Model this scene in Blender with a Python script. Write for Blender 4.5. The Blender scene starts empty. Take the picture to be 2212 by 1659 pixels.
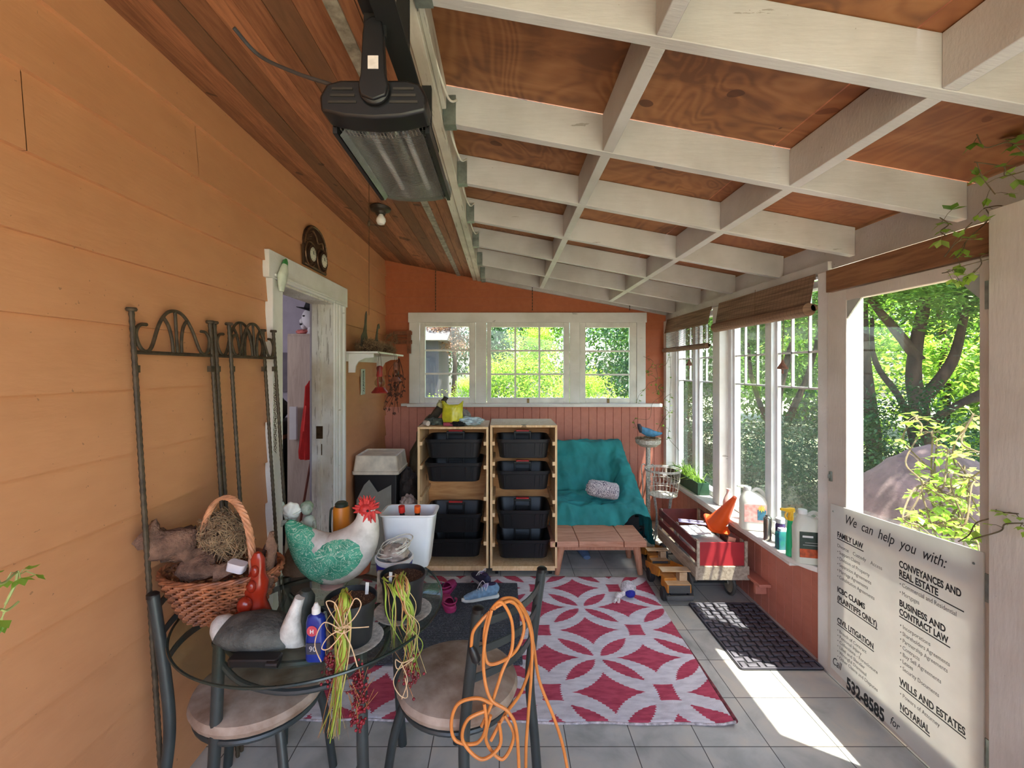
import bpy, math, random
from mathutils import Vector, Matrix, noise
random.seed(7)
R = math.radians
SC = bpy.context.scene
COL = SC.collection
# ------------------------------------------------------------------ camera, sky, sun, exposure
FP = 980.0
cam = bpy.data.cameras.new('camera'); co = bpy.data.objects.new('camera', cam); COL.objects.link(co)
co.location = (0, 0, 1.6); co.rotation_euler = (R(90), 0, 0)
cam.sensor_width = 36; cam.lens = 36 * FP / 2212; cam.shift_x = 21 / 2212; cam.shift_y = -32.5 / 2212
cam.clip_start = 0.02; cam.clip_end = 200
SC.camera = co
SUN_DIR = Vector((.52, -.37, 1.95)).normalized()      # towards the sun
w = bpy.data.worlds.new('sky'); SC.world = w; w.use_nodes = True
nt = w.node_tree; bg = nt.nodes['Background']
sky = nt.nodes.new('ShaderNodeTexSky'); sky.sky_type = 'NISHITA'; sky.sun_disc = False
sky.sun_elevation = math.asin(SUN_DIR.z); sky.sun_rotation = R(135); sky.air_density = 1.0; sky.dust_density = 2.5
nt.links.new(sky.outputs[0], bg.inputs[0]); bg.inputs[1].default_value = .40
sl = bpy.data.lights.new('sun', 'SUN'); sl.energy = 11; sl.angle = R(.6); sl.color = (1, .95, .86)
so = bpy.data.objects.new('sun', sl); COL.objects.link(so); so.rotation_euler = SUN_DIR.to_track_quat('Z', 'Y').to_euler()
SC.view_settings.view_transform = 'Standard'; SC.view_settings.look = 'None'
SC.view_settings.gamma = 1; SC.view_settings.use_curve_mapping = False
SC.view_settings.exposure = 1.75
# added fill lamp, brightens the room behind the left doorway; no source is seen
al = bpy.data.lights.new('inner_room_fill', 'AREA'); al.energy = 7; al.size = 1.2; al.color = (.92, .88, .95)
ao = bpy.data.objects.new('inner_room_fill', al); COL.objects.link(ao); ao.location = (-3.6, 3.2, 1.9); ao.rotation_euler = (0, R(-80), R(20))

# ------------------------------------------------------------------ helpers
def lin(c):
    return tuple(((v / 255) / 12.92 if v / 255 <= .04045 else ((v / 255 + .055) / 1.055) ** 2.4) for v in c) + (1,)
class E:
    """tiny expression builder over math nodes"""
    nt = None
    def __init__(s, v): s.v = v
    @staticmethod
    def op(o, *a):
        n = E.nt.nodes.new('ShaderNodeMath'); n.operation = o
        for i, x in enumerate(a):
            x = x.v if isinstance(x, E) else x
            if isinstance(x, (int, float)): n.inputs[i].default_value = x
            else: E.nt.links.new(x, n.inputs[i])
        return E(n.outputs[0])
    def __add__(s, o): return E.op('ADD', s, o)
    def __sub__(s, o): return E.op('SUBTRACT', s, o)
    def __mul__(s, o): return E.op('MULTIPLY', s, o)
    def __truediv__(s, o): return E.op('DIVIDE', s, o)
    def lt(s, o): return E.op('LESS_THAN', s, o)
    def gt(s, o): return E.op('GREATER_THAN', s, o)
    def pw(s, o): return E.op('POWER', s, o)
    def ab(s): return E.op('ABSOLUTE', s)
    def fl(s): return E.op('FLOOR', s)
    def fr(s): return E.op('FRACT', s)
    def mx(s, o): return E.op('MAXIMUM', s, o)
    def mn(s, o): return E.op('MINIMUM', s, o)
def newmat(name):
    m = bpy.data.materials.new(name); m.use_nodes = True
    n = m.node_tree; E.nt = n
    return m, n, n.nodes['Principled BSDF']
def coords(n, kind='Object'):
    t = n.nodes.new('ShaderNodeTexCoord'); s = n.nodes.new('ShaderNodeSeparateXYZ')
    n.links.new(t.outputs[kind], s.inputs[0])
    return t.outputs[kind], E(s.outputs[0]), E(s.outputs[1]), E(s.outputs[2])
def wpos(n):
    t = n.nodes.new('ShaderNodeNewGeometry'); s = n.nodes.new('ShaderNodeSeparateXYZ')
    n.links.new(t.outputs['Position'], s.inputs[0])
    return t.outputs['Position'], E(s.outputs[0]), E(s.outputs[1]), E(s.outputs[2])
def noi(n, vec, scale, detail=4, stretch=None, dist=0, rough=.55):
    if stretch:
        mp = n.nodes.new('ShaderNodeMapping'); mp.inputs['Scale'].default_value = stretch
        n.links.new(vec, mp.inputs[0]); vec = mp.outputs[0]
    t = n.nodes.new('ShaderNodeTexNoise'); t.inputs['Scale'].default_value = scale
    t.inputs['Detail'].default_value = detail; t.inputs['Distortion'].default_value = dist; t.inputs['Roughness'].default_value = rough
    n.links.new(vec, t.inputs['Vector']); return E(t.outputs[0])
def ramp(n, fac, stops):
    r = n.nodes.new('ShaderNodeValToRGB'); e = r.color_ramp.elements
    while len(e) < len(stops): e.new(.5)
    for i, (p, c) in enumerate(stops): e[i].position = p; e[i].color = lin(c)
    n.links.new(fac.v if isinstance(fac, E) else fac, r.inputs[0]); return r.outputs[0]
def mixc(n, f, a, b, mode='MIX'):
    m = n.nodes.new('ShaderNodeMix'); m.data_type = 'RGBA'; m.blend_type = mode
    for s, v in ((m.inputs[0], f), (m.inputs[6], a), (m.inputs[7], b)):
        v = v.v if isinstance(v, E) else v
        if isinstance(v, (int, float)): s.default_value = v
        elif isinstance(v, tuple): s.default_value = lin(v) if len(v) == 3 else v
        else: n.links.new(v, s)
    return m.outputs[2]
def bumpn(n, bsdf, h, st=.3, dist=.01):
    b = n.nodes.new('ShaderNodeBump'); b.inputs['Strength'].default_value = st; b.inputs['Distance'].default_value = dist
    n.links.new(h.v if isinstance(h, E) else h, b.inputs['Height']); n.links.new(b.outputs[0], bsdf.inputs['Normal'])
def mat(name, c, rough=.6, var=.15, scale=8, metal=0, bump=0, stretch=None, c2=None, trans=0, spec=None):
    m, n, b = newmat(name); v, x, y, z = coords(n)
    d = tuple(max(0, k * (1 - var)) for k in c) if c2 is None else c2
    l = tuple(min(255, k * (1 + var * .5)) for k in c) if c2 is None else c
    nz = noi(n, v, scale, 5, stretch)
    n.links.new(ramp(n, nz, [(.3, d), (.7, l)]), b.inputs['Base Color'])
    b.inputs['Roughness'].default_value = rough; b.inputs['Metallic'].default_value = metal
    if trans: b.inputs['Transmission Weight'].default_value = trans
    if spec is not None: b.inputs['Specular IOR Level'].default_value = spec
    if bump: bumpn(n, b, noi(n, v, scale * 6, 4, stretch), bump)
    return m
def glassmat(name, tint=(235, 240, 238), refl=1.0, dirt=0.0):
    m = bpy.data.materials.new(name); m.use_nodes = True; n = m.node_tree; E.nt = n
    n.nodes.clear(); o = n.nodes.new('ShaderNodeOutputMaterial')
    t = n.nodes.new('ShaderNodeBsdfTransparent'); t.inputs[0].default_value = lin(tint)
    g = n.nodes.new('ShaderNodeBsdfGlossy'); g.inputs['Roughness'].default_value = .02
    f = n.nodes.new('ShaderNodeLayerWeight'); f.inputs[0].default_value = .5
    mx = n.nodes.new('ShaderNodeMixShader'); fac = (E(f.outputs['Facing']).pw(5) * .96 + .035) * refl
    n.links.new(fac.v, mx.inputs[0]); n.links.new(t.outputs[0], mx.inputs[1]); n.links.new(g.outputs[0], mx.inputs[2])
    last = mx.outputs[0]
    if dirt:
        v, x, y, z = wpos(n); d = n.nodes.new('ShaderNodeBsdfDiffuse'); d.inputs[0].default_value = lin((190, 190, 180))
        d2 = n.nodes.new('ShaderNodeBsdfTranslucent'); d2.inputs[0].default_value = lin((200, 200, 190))
        a = n.nodes.new('ShaderNodeAddShader'); n.links.new(d.outputs[0], a.inputs[0]); n.links.new(d2.outputs[0], a.inputs[1])
        k = noi(n, v, 60, 6) * noi(n, v, 3, 3) * dirt
        m2 = n.nodes.new('ShaderNodeMixShader'); n.links.new(k.v, m2.inputs[0]); n.links.new(last, m2.inputs[1]); n.links.new(a.outputs[0], m2.inputs[2]); last = m2.outputs[0]
    n.links.new(last, o.inputs[0]); return m
def leafmat(name, c1, c2, tr=.45):
    m = bpy.data.materials.new(name); m.use_nodes = True; n = m.node_tree; E.nt = n
    b = n.nodes['Principled BSDF']; v, x, y, z = wpos(n)
    c = ramp(n, noi(n, v, 7, 3), [(.32, c1), (.68, c2)])
    n.links.new(c, b.inputs['Base Color']); b.inputs['Roughness'].default_value = .45
    t = n.nodes.new('ShaderNodeBsdfTranslucent'); n.links.new(c, t.inputs[0])
    mx = n.nodes.new('ShaderNodeMixShader'); mx.inputs[0].default_value = tr
    n.links.new(b.outputs[0], mx.inputs[1]); n.links.new(t.outputs[0], mx.inputs[2])
    n.links.new(mx.outputs[0], n.nodes['Material Output'].inputs[0]); return m

def V(*a): return Vector(a)
def P(px, py, d):                     # a photograph pixel at distance d from the camera plane
    return Vector(((px - 1085) * d / FP, d, 1.6 - (py - 797) * d / FP))
def fbm(p, s=1.0, o=3):
    return noise.fractal(Vector(p) * s, 1.0, 2.0, o)
def smooth_path(pts, k=6, closed=False):
    pts = [Vector(p) for p in pts]; n = len(pts); out = []
    rng = range(n if closed else n - 1)
    for i in rng:
        g = (lambda j: pts[j % n]) if closed else (lambda j: pts[max(0, min(n - 1, j))])
        a, b, c, d = g(i - 1), g(i), g(i + 1), g(i + 2)
        for q in range(k):
            t = q / k
            out.append(.5 * ((2 * b) + (c - a) * t + (2 * a - 5 * b + 4 * c - d) * t * t + (3 * b - a - 3 * c + d) * t ** 3))
    if not closed: out.append(pts[-1])
    return out
ORG = {}
class M:
    def __init__(s): s.v = []; s.f = []; s.mi = []; s.cur = 0
    def add(s, vs, fs):
        o = len(s.v); s.v += [Vector(p) for p in vs]
        for f in fs: s.f.append([o + i for i in f]); s.mi.append(s.cur)
        return s
    def box(s, x0, x1, y0, y1, z0, z1, rot=None, piv=None):
        vs = [V(x, y, z) for z in (z0, z1) for y in (y0, y1) for x in (x0, x1)]
        if rot is not None:
            piv = Vector(piv) if piv is not None else V((x0 + x1) / 2, (y0 + y1) / 2, (z0 + z1) / 2)
            vs = [rot @ (p - piv) + piv for p in vs]
        return s.add(vs, [(0, 2, 3, 1), (4, 5, 7, 6), (0, 1, 5, 4), (2, 6, 7, 3), (0, 4, 6, 2), (1, 3, 7, 5)])
    def beam(s, a, b, w, h, up=(0, 0, 1)):
        a = Vector(a); b = Vector(b); d = (b - a).normalized(); sd = d.cross(Vector(up))
        if sd.length < 1e-4: sd = d.cross(V(1, 0, 0))
        sd.normalize(); u = sd.cross(d); vs = []
        for p in (a, b):
            for i, j in ((-1, -1), (1, -1), (1, 1), (-1, 1)): vs.append(p + sd * w / 2 * i + u * h / 2 * j)
        return s.add(vs, [(3, 2, 1, 0), (4, 5, 6, 7), (0, 1, 5, 4), (1, 2, 6, 5), (2, 3, 7, 6), (3, 0, 4, 7)])
    def tube(s, pts, r, n=8, closed=False, flat=1.0, twist=None):
        pts = [Vector(p) for p in pts]; k = len(pts); rr = r if isinstance(r, (list, tuple)) else [r] * k
        if len(rr) != k: rr = [rr[min(len(rr) - 1, int(i * (len(rr) - 1) / (k - 1) + .5))] + 0 for i in range(k)]
        t0 = (pts[1] - pts[0]).normalized(); u = t0.orthogonal().normalized() if twist is None else Vector(twist); vs = []
        for i in range(k):
            if closed: t = pts[(i + 1) % k] - pts[i - 1]
            else: t = pts[min(k - 1, i + 1)] - pts[max(0, i - 1)]
            if t.length < 1e-9: t = t0
            t.normalize(); u = (u - t * u.dot(t))
            if u.length < 1e-6: u = t.orthogonal()
            u.normalize(); w = t.cross(u)
            for j in range(n):
                a = 2 * math.pi * j / n; vs.append(pts[i] + (u * math.cos(a) + w * math.sin(a) * flat) * rr[i])
        fs = []
        for i in range(k if closed else k - 1):
            for j in range(n):
                a = i * n + j; b = i * n + (j + 1) % n; c = ((i + 1) % k) * n
                fs.append((a, b, c + (j + 1) % n, c + j))
        if not closed: fs.append(tuple(reversed(range(n)))); fs.append(tuple(range((k - 1) * n, k * n)))
        return s.add(vs, fs)
    def lathe(s, prof, c=(0, 0, 0), n=28, axis=None, sx=1, sy=1, wob=None):
        c = Vector(c); q = V(0, 0, 1).rotation_difference(Vector(axis)).to_matrix() if axis is not None else Matrix.Identity(3)
        vs = []
        for (r, z) in prof:
            for j in range(n):
                a = 2 * math.pi * j / n; k = 1 if wob is None else wob(a, z)
                vs.append(c + q @ V(r * k * math.cos(a) * sx, r * k * math.sin(a) * sy, z))
        fs = []
        for i in range(len(prof) - 1):
            for j in range(n): fs.append((i * n + j, i * n + (j + 1) % n, (i + 1) * n + (j + 1) % n, (i + 1) * n + j))
        if prof[0][0] > 1e-6: fs.append(tuple(reversed(range(n))))
        if prof[-1][0] > 1e-6: fs.append(tuple(range((len(prof) - 1) * n, len(prof) * n)))
        return s.add(vs, fs)
    def ell(s, c, r, n=18, m=10, rot=None, amp=0, fs_=6, seed=0):
        c = Vector(c); r = (r, r, r) if isinstance(r, (int, float)) else r; vs = []; fs = []
        for i in range(m + 1):
            th = math.pi * i / m
            for j in range(n):
                a = 2 * math.pi * j / n; d = V(math.sin(th) * math.cos(a), math.sin(th) * math.sin(a), math.cos(th))
                k = 1 + (amp * fbm(d + V(seed, seed * 2.3, 0), fs_ * .3, 4) if amp else 0)
                p = V(d.x * r[0], d.y * r[1], d.z * r[2]) * k
                vs.append(c + (rot @ p if rot is not None else p))
        for i in range(m):
            for j in range(n): fs.append((i * n + j, (i + 1) * n + j, (i + 1) * n + (j + 1) % n, i * n + (j + 1) % n))
        return s.add(vs, fs)
    def loft(s, secs, n=20, up=(0, 1, 0)):
        """secs: (centre, in-plane radius, side radius); side axis = up"""
        up = Vector(up).normalized(); k = len(secs); vs = []
        for i, (c, a, b) in enumerate(secs):
            c = Vector(c); t = Vector(secs[min(k - 1, i + 1)][0]) - Vector(secs[max(0, i - 1)][0]); t.normalize()
            w = t.cross(up).normalized()
            for j in range(n):
                q = 2 * math.pi * j / n; vs.append(c + w * math.cos(q) * a + up * math.sin(q) * b)
        fs = []
        for i in range(k - 1):
            for j in range(n): fs.append((i * n + j, i * n + (j + 1) % n, (i + 1) * n + (j + 1) % n, (i + 1) * n + j))
        fs.append(tuple(reversed(range(n)))); fs.append(tuple(range((k - 1) * n, k * n)))
        return s.add(vs, fs)
    def rrect(s, secs, c=(0, 0, 0), k=5, capb=True, capt=True, rot=None):
        """secs: (z, half x, half y, corner radius[, dx, dy])"""
        c = Vector(c); vs = []; n = 4 * (k + 1)
        for q in secs:
            z, hx, hy, r = q[:4]; dx, dy = (q[4], q[5]) if len(q) > 4 else (0, 0); r = min(r, hx, hy)
            for ci, (sx, sy) in enumerate(((1, 1), (-1, 1), (-1, -1), (1, -1))):
                for j in range(k + 1):
                    a = math.pi / 2 * (ci + j / k); p = V(dx + sx * (hx - r) + r * math.cos(a), dy + sy * (hy - r) + r * math.sin(a), z)
                    vs.append(c + (rot @ p if rot is not None else p))
        fs = []
        for i in range(len(secs) - 1):
            for j in range(n): fs.append((i * n + j, i * n + (j + 1) % n, (i + 1) * n + (j + 1) % n, (i + 1) * n + j))
        if capb: fs.append(tuple(reversed(range(n))))
        if capt: fs.append(tuple(range((len(secs) - 1) * n, len(secs) * n)))
        return s.add(vs, fs)
    def grid(s, fn, nu, nv):
        vs = [fn(i / nu, j / nv) for i in range(nu + 1) for j in range(nv + 1)]
        fs = [(i * (nv + 1) + j, (i + 1) * (nv + 1) + j, (i + 1) * (nv + 1) + j + 1, i * (nv + 1) + j + 1) for i in range(nu) for j in range(nv)]
        return s.add(vs, fs)
    def prism(s, pts, fn, d0, d1):
        """pts 2-D outline, fn(u, v, d) -> point"""
        n = len(pts); vs = [fn(u, v, d0) for u, v in pts] + [fn(u, v, d1) for u, v in pts]
        fs = [tuple(reversed(range(n))), tuple(range(n, 2 * n))] + [(i, (i + 1) % n, n + (i + 1) % n, n + i) for i in range(n)]
        return s.add(vs, fs)
    def leaf(s, p, d, up, L, W, fold=.2):
        d = Vector(d).normalized(); sd = d.cross(Vector(up))
        if sd.length < 1e-3: sd = d.orthogonal()
        sd.normalize(); u = sd.cross(d); p = Vector(p)
        a = p; b = p + d * L * .45 + sd * W / 2 + u * fold * W; c = p + d * L; e = p + d * L * .45 - sd * W / 2 + u * fold * W
        return s.add([a, b, c, e, p + d * L * .5], [(0, 1, 4), (1, 2, 4), (2, 3, 4), (3, 0, 4)])
    def build(s, name, m, parent=None, local=False, org=None, solid=0, sub=0, bev=0, ang=38, kind=None):
        me = bpy.data.meshes.new(name)
        if parent is not None:
            o0 = V(0, 0, 0) if local else ORG[parent.name]
        elif local: o0 = V(0, 0, 0)
        elif org is not None: o0 = Vector(org)
        else:
            xs = [p.x for p in s.v]; ys = [p.y for p in s.v]; zs = [p.z for p in s.v]
            o0 = V((min(xs) + max(xs)) / 2, (min(ys) + max(ys)) / 2, min(zs))
        me.from_pydata([tuple(p - o0) for p in s.v], [], s.f); me.validate()
        for mm in (m if isinstance(m, (list, tuple)) else [m]): me.materials.append(mm)
        if isinstance(m, (list, tuple)) and len(me.polygons) == len(s.mi):
            me.polygons.foreach_set('material_index', s.mi)
        me.polygons.foreach_set('use_smooth', [True] * len(me.polygons)); me.set_sharp_from_angle(angle=R(ang)); me.update()
        o = bpy.data.objects.new(name, me); COL.objects.link(o)
        if parent is not None: o.parent = parent; ORG[o.name] = ORG[parent.name]
        else: o.location = o0; ORG[o.name] = o0
        if solid: md = o.modifiers.new('thick', 'SOLIDIFY'); md.thickness = solid
        if bev: md = o.modifiers.new('bevel', 'BEVEL'); md.width = bev; md.segments = 2; md.limit_method = 'ANGLE'
        if sub: md = o.modifiers.new('sub', 'SUBSURF'); md.levels = sub; md.render_levels = sub
        if kind: o['kind'] = kind
        return o
# part of a thing: world-space vertices, so child origin sits on the thing's origin
def thing(name, label, cat, loc=(0, 0, 0), rz=0, group=None):
    o = bpy.data.objects.new(name, None); COL.objects.link(o); o.location = loc; o.rotation_euler = (0, 0, rz)
    o.empty_display_size = .05; ORG[o.name] = Vector(loc); o['label'] = label; o['category'] = cat
    if group: o['group'] = group
    return o
def tag(o, label, cat, group=None, kind=None):
    o['label'] = label; o['category'] = cat
    if group: o['group'] = group
    if kind: o['kind'] = kind
    return o
def setting(name, loc=(0, 0, 0)):
    o = bpy.data.objects.new(name, None); COL.objects.link(o); o.location = loc; ORG[o.name] = Vector(loc); o['kind'] = 'structure'; return o
KIDS = {}
def dup(root, loc=None, rz=None, label=None, name=None, scale=None):
    c = root.copy(); COL.objects.link(c)
    if loc is not None: c.location = loc
    if rz is not None: c.rotation_euler = (c.rotation_euler.x, c.rotation_euler.y, rz)
    if scale is not None: c.scale = (scale,) * 3 if isinstance(scale, (int, float)) else scale
    if label: c['label'] = label
    for ch in [x for x in COL.objects if x.parent == root]:
        d = ch.copy(); COL.objects.link(d); d.parent = c
        for g in [x for x in COL.objects if x.parent == ch]:
            e = g.copy(); COL.objects.link(e); e.parent = d
    return c
def text_into(mm, s, fn, size, shear=0, bold=0, width=None, ext=.0006):
    """lettering as mesh; fn(u, v, d) maps the writing plane into the world"""
    cu = bpy.data.curves.new('t', 'FONT'); cu.body = s; cu.size = size; cu.shear = shear; cu.offset = bold; cu.extrude = ext; cu.resolution_u = 3
    ob = bpy.data.objects.new('t', cu); COL.objects.link(ob); bpy.context.view_layer.update()
    me = bpy.data.meshes.new_from_object(ob.evaluated_get(bpy.context.evaluated_depsgraph_get()))
    vs = [v.co.copy() for v in me.vertices]; mxx = max([v.x for v in vs] + [1e-6]); k = width / mxx if width else 1
    mm.add([fn(v.x * k, v.y, v.z) for v in vs], [tuple(p.vertices) for p in me.polygons])
    bpy.data.objects.remove(ob); bpy.data.curves.remove(cu); bpy.data.meshes.remove(me)
def crumple(c, r, amp, seed, n=40, m=26, fs_=8, fl=None):
    """closed lumpy cloth-like mass"""
    q = M(); q.ell(c, r, n, m, None, amp, fs_, seed)
    if fl is not None:
        for p in q.v:
            if p.z < fl: p.z = fl
    return q
# ------------------------------------------------------------------ materials
def wallpaint(name, c, dark, rough=.55):
    m, n, b = newmat(name); v, x, y, z = wpos(n)
    f = noi(n, v, 1.6, 5) * .6 + noi(n, v, 22, 5, (1, .35, 1)) * .4
    k = ramp(n, f, [(.38, dark), (.6, c)])
    sp = noi(n, v, 55, 2).gt(.74)
    n.links.new(mixc(n, sp * .5, k, tuple(q * .55 for q in c)), b.inputs['Base Color'])
    b.inputs['Roughness'].default_value = rough; bumpn(n, b, noi(n, v, 90, 4, (1, .2, 1)), .12); return m
def whitewood(name, c=(234, 232, 228), d=(214, 211, 204), chip=.72, along=(.25, 1, 1)):
    m, n, b = newmat(name); v, x, y, z = wpos(n)
    k = ramp(n, noi(n, v, 3, 6), [(.35, d), (.62, c)])
    ch = noi(n, v, 28, 6, along).gt(chip)
    sp = noi(n, v, 70, 2).gt(.77)
    n.links.new(mixc(n, ch.mx(sp) * .55, k, (120, 108, 92)), b.inputs['Base Color'])
    b.inputs['Roughness'].default_value = .5; bumpn(n, b, noi(n, v, 60, 4, along), .15); return m
def woodm(name, c1, c2, axis='y', scale=1.0, rough=.6, knots=True, plank=0, org=0, grey=None):
    m, n, b = newmat(name); v, x, y, z = wpos(n)
    st = {'x': (1, 9, 9), 'y': (9, 1, 9), 'z': (9, 9, 1)}[axis]
    g = noi(n, v, 2.2 * scale, 6, st, 1.2)
    fine = noi(n, v, 12 * scale, 4, st)
    k = ramp(n, g * .75 + fine * .25, [(.36, c1), (.6, c2)])
    if plank:
        cell = ((x + org) / plank).fl()
        r = n.nodes.new('ShaderNodeTexWhiteNoise'); r.noise_dimensions = '1D'; n.links.new(cell.v, r.inputs['W'])
        k = mixc(n, E(r.outputs[0]) * .6, k, tuple(q * .62 for q in c1))
        if grey: k = mixc(n, E(r.outputs[0]).gt(.8) * .5, k, grey)
    if knots:
        kn = noi(n, v, 5.5 * scale, 1).gt(.735)
        k = mixc(n, kn * .7, k, tuple(q * .45 for q in c1))
    n.links.new(k, b.inputs['Base Color']); b.inputs['Roughness'].default_value = rough; bumpn(n, b, g, .12); return m
LW = wallpaint('orange_wall_paint', (206, 147, 103), (198, 139, 96))
EW = wallpaint('rust_wall_paint', (186, 106, 68), (174, 96, 60))
KW = wallpaint('brick_wainscot_paint', (200, 128, 108), (186, 114, 94))
WH = whitewood('chipped_white_paint')
WR = whitewood('rafter_white_paint', (200, 197, 195), (180, 176, 172), .70, (.15, 2, 1))
WB = whitewood('beam_cream_paint', (204, 198, 184), (172, 164, 148), .62, (2, .15, 1))
WD = whitewood('weathered_white_paint', (225, 222, 216), (186, 172, 152), .60, (2, 2, .2))
WS = whitewood('sill_white_paint', (226, 220, 214), (205, 196, 188), .74)
PVC = mat('white_vinyl', (232, 234, 236), .35, .05)
PLY = None
def plywood():
    m, n, b = newmat('knotty_plywood'); v, x, y, z = wpos(n)
    sheet = ((x - 1.02) / 1.22).fl()
    mp = noi(n, v, 1.5, 2, (1.3, .9, 1), 1.5)
    rings = E.op('SINE', mp * 85)
    k = ramp(n, rings * .07 + noi(n, v, 3, 5, (1, 3, 1), 1) * .8, [(.25, (112, 70, 42)), (.42, (142, 92, 54)), (.62, (164, 112, 70))])
    kn = noi(n, v, 6.5, 0).gt(.76)
    k = mixc(n, kn * .75, k, (70, 34, 18)); k = mixc(n, (sheet.gt(-.5)) * .35, k, (152, 86, 54))
    n.links.new(k, b.inputs['Base Color']); b.inputs['Roughness'].default_value = .62; return m
PLY = plywood()
CB = woodm('aged_ceiling_boards', (138, 88, 60), (184, 124, 86), 'y', 1.6, .65, True, .0945, 1.243, (110, 84, 62))
HB = woodm('bare_brown_lumber', (112, 72, 44), (150, 104, 68), 'y', 1.2, .7)
SHW = woodm('pale_plywood_shelf', (214, 172, 120), (236, 202, 156), 'z', 1.5, .6)
SHB = woodm('knotty_pine_back', (196, 132, 72), (222, 164, 104), 'x', 1.2, .6)
BEN = woodm('pink_worn_bench_wood', (170, 112, 84), (204, 150, 122), 'x', 1.6, .6, False)
GAL = mat('galvanised_steel', (150, 158, 152), .45, .2, 20, .7)
def tile():
    m, n, b = newmat('slate_look_floor_tile'); v, x, y, z = wpos(n); T = .2865
    a = (x - 1.134) / T; c = (y - 2.208) / T
    r = n.nodes.new('ShaderNodeTexWhiteNoise'); r.noise_dimensions = '2D'; cb = n.nodes.new('ShaderNodeCombineXYZ')
    n.links.new(a.fl().v, cb.inputs[0]); n.links.new(c.fl().v, cb.inputs[1]); n.links.new(cb.outputs[0], r.inputs['Vector'])
    k = ramp(n, noi(n, v, 5, 7, None, .4) * .8 + E(r.outputs[0]) * .2, [(.32, (150, 152, 146)), (.5, (184, 184, 178)), (.66, (202, 194, 180))])
    gr = ((a.fr() - .5).ab().mx((c.fr() - .5).ab())).gt(.493)
    n.links.new(mixc(n, gr, k, (66, 62, 58)), b.inputs['Base Color']); b.inputs['Roughness'].default_value = .38
    bumpn(n, b, noi(n, v, 30, 5) - gr, .12); return m
TILE = tile()
GL = glassmat('window_glass', (236, 240, 238), .9, .06)
GLC = glassmat('clear_window_glass', (240, 243, 241), .9, .015)
BLK = mat('black_plastic', (20, 20, 22), .42, .2)
BLK2 = mat('matt_black', (14, 14, 15), .7, .2)
DGR = mat('dark_grey_metal_tube', (62, 68, 68), .4, .12, 10, .3)
# ------------------------------------------------------------------ room shell
XL, XR, YE = -1.243, 1.74, 4.80
def zr(x): return 2.54 - .186 * (x + .294)          # underside of the rafters
def zc(x): return 2.75 - .2 * (x - XL)              # underside of the ceiling boards
f = M(); f.box(-1.36, 1.95, -1.4, 4.95, -.08, 0); f.build('floor', TILE, kind='structure')
def lap_left(mm, z0, z1, ya, yb):
    x = XL; mm.add([(x + .017, ya, z0), (x + .017, yb, z0), (x, yb, z1), (x, ya, z1), (x - .01, ya, z0), (x - .01, yb, z0)], [(0, 3, 2, 1), (0, 1, 5, 4)])
wl = M(); z = 2.373 - .21 * 11
cs = []
k = z
while k < 2.8: cs.append(k); k += .21
for k in cs:
    z0, z1 = max(0, k), min(k + .21, 2.76)
    if z1 <= 2.165: iv = [(-1.3, 2.40), (3.49, YE)]
    else: iv = [(-1.3, YE)]
    for (a, b_) in iv:
        jn = 1.17 if abs(z1 - 2.373) < .02 else (1.835 if abs(z1 - 2.583) < .02 else None)
        cuts = [a] + ([jn] if jn and a < jn < b_ else []) + [b_]
        for p, q in zip(cuts, cuts[1:]): lap_left(wl, z0, z1, p + (.0012 if p > a else 0), q - (.0012 if q < b_ else 0))
wl.box(XL - .12, XL - .011, -1.3, 2.40, 0, 2.85); wl.box(XL - .12, XL - .011, 3.49, YE + .1, 0, 2.85); wl.box(XL - .12, XL - .011, 2.40, 3.49, 2.17, 2.85)
wl.build('wall_left', LW, kind='structure')
# end wall: narrow laps above the rail, vertical boards below
we = M(); z = 1.235
wx0, wx1 = -.955, 1.485
def lap_end(x0, x1, z0, z1):
    we.add([(x0, YE - .009, z0), (x1, YE - .009, z0), (x1, YE, z1), (x0, YE, z1), (x0, YE, z0), (x1, YE, z0)], [(0, 1, 2, 3), (0, 4, 5, 1)])
while z < 2.80:
    z1 = z + .0862; xm = min(1.80, (2.54 + .14 - z1) / .186 - .294 + .3)
    if z < 2.17 and z1 > 1.24:
        lap_end(XL, wx0, z, z1); lap_end(wx1, min(xm, 1.8), z, z1)
    else: lap_end(XL, min(xm, 1.8), z, z1)
    z = z1
ROOFB = lambda x: min(2.95, zr(x) + .15)
we.box(XL, wx0, YE + .001, YE + .1, 0, 2.62); we.box(wx1, 1.82, YE + .001, YE + .1, 0, 2.28)
we.prism([(XL, 2.17), (1.82, 2.17), (1.82, 2.28), (-.2, 2.66), (XL, 2.85)], lambda u, v, d: V(u, d, v), YE + .001, YE + .1)
we.box(wx0, wx1, YE + .001, YE + .1, 0, 1.235)
we.build('wall_end', EW, kind='structure')
wn = M(); x = XL
while x < 1.82:
    x1 = min(x + .0862, 1.82); wn.add([(x + .003, YE - .014, 0), (x1 - .003, YE - .014, 0), (x1 - .003, YE - .014, 1.2), (x + .003, YE - .014, 1.2), (x, YE - .008, 0), (x1, YE - .008, 0), (x1, YE - .008, 1.2), (x, YE - .008, 1.2)],
        [(0, 1, 2, 3), (4, 0, 3, 7), (1, 5, 6, 2)]); x = x1
wn.build('wall_end_wainscot', KW, kind='structure')
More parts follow.
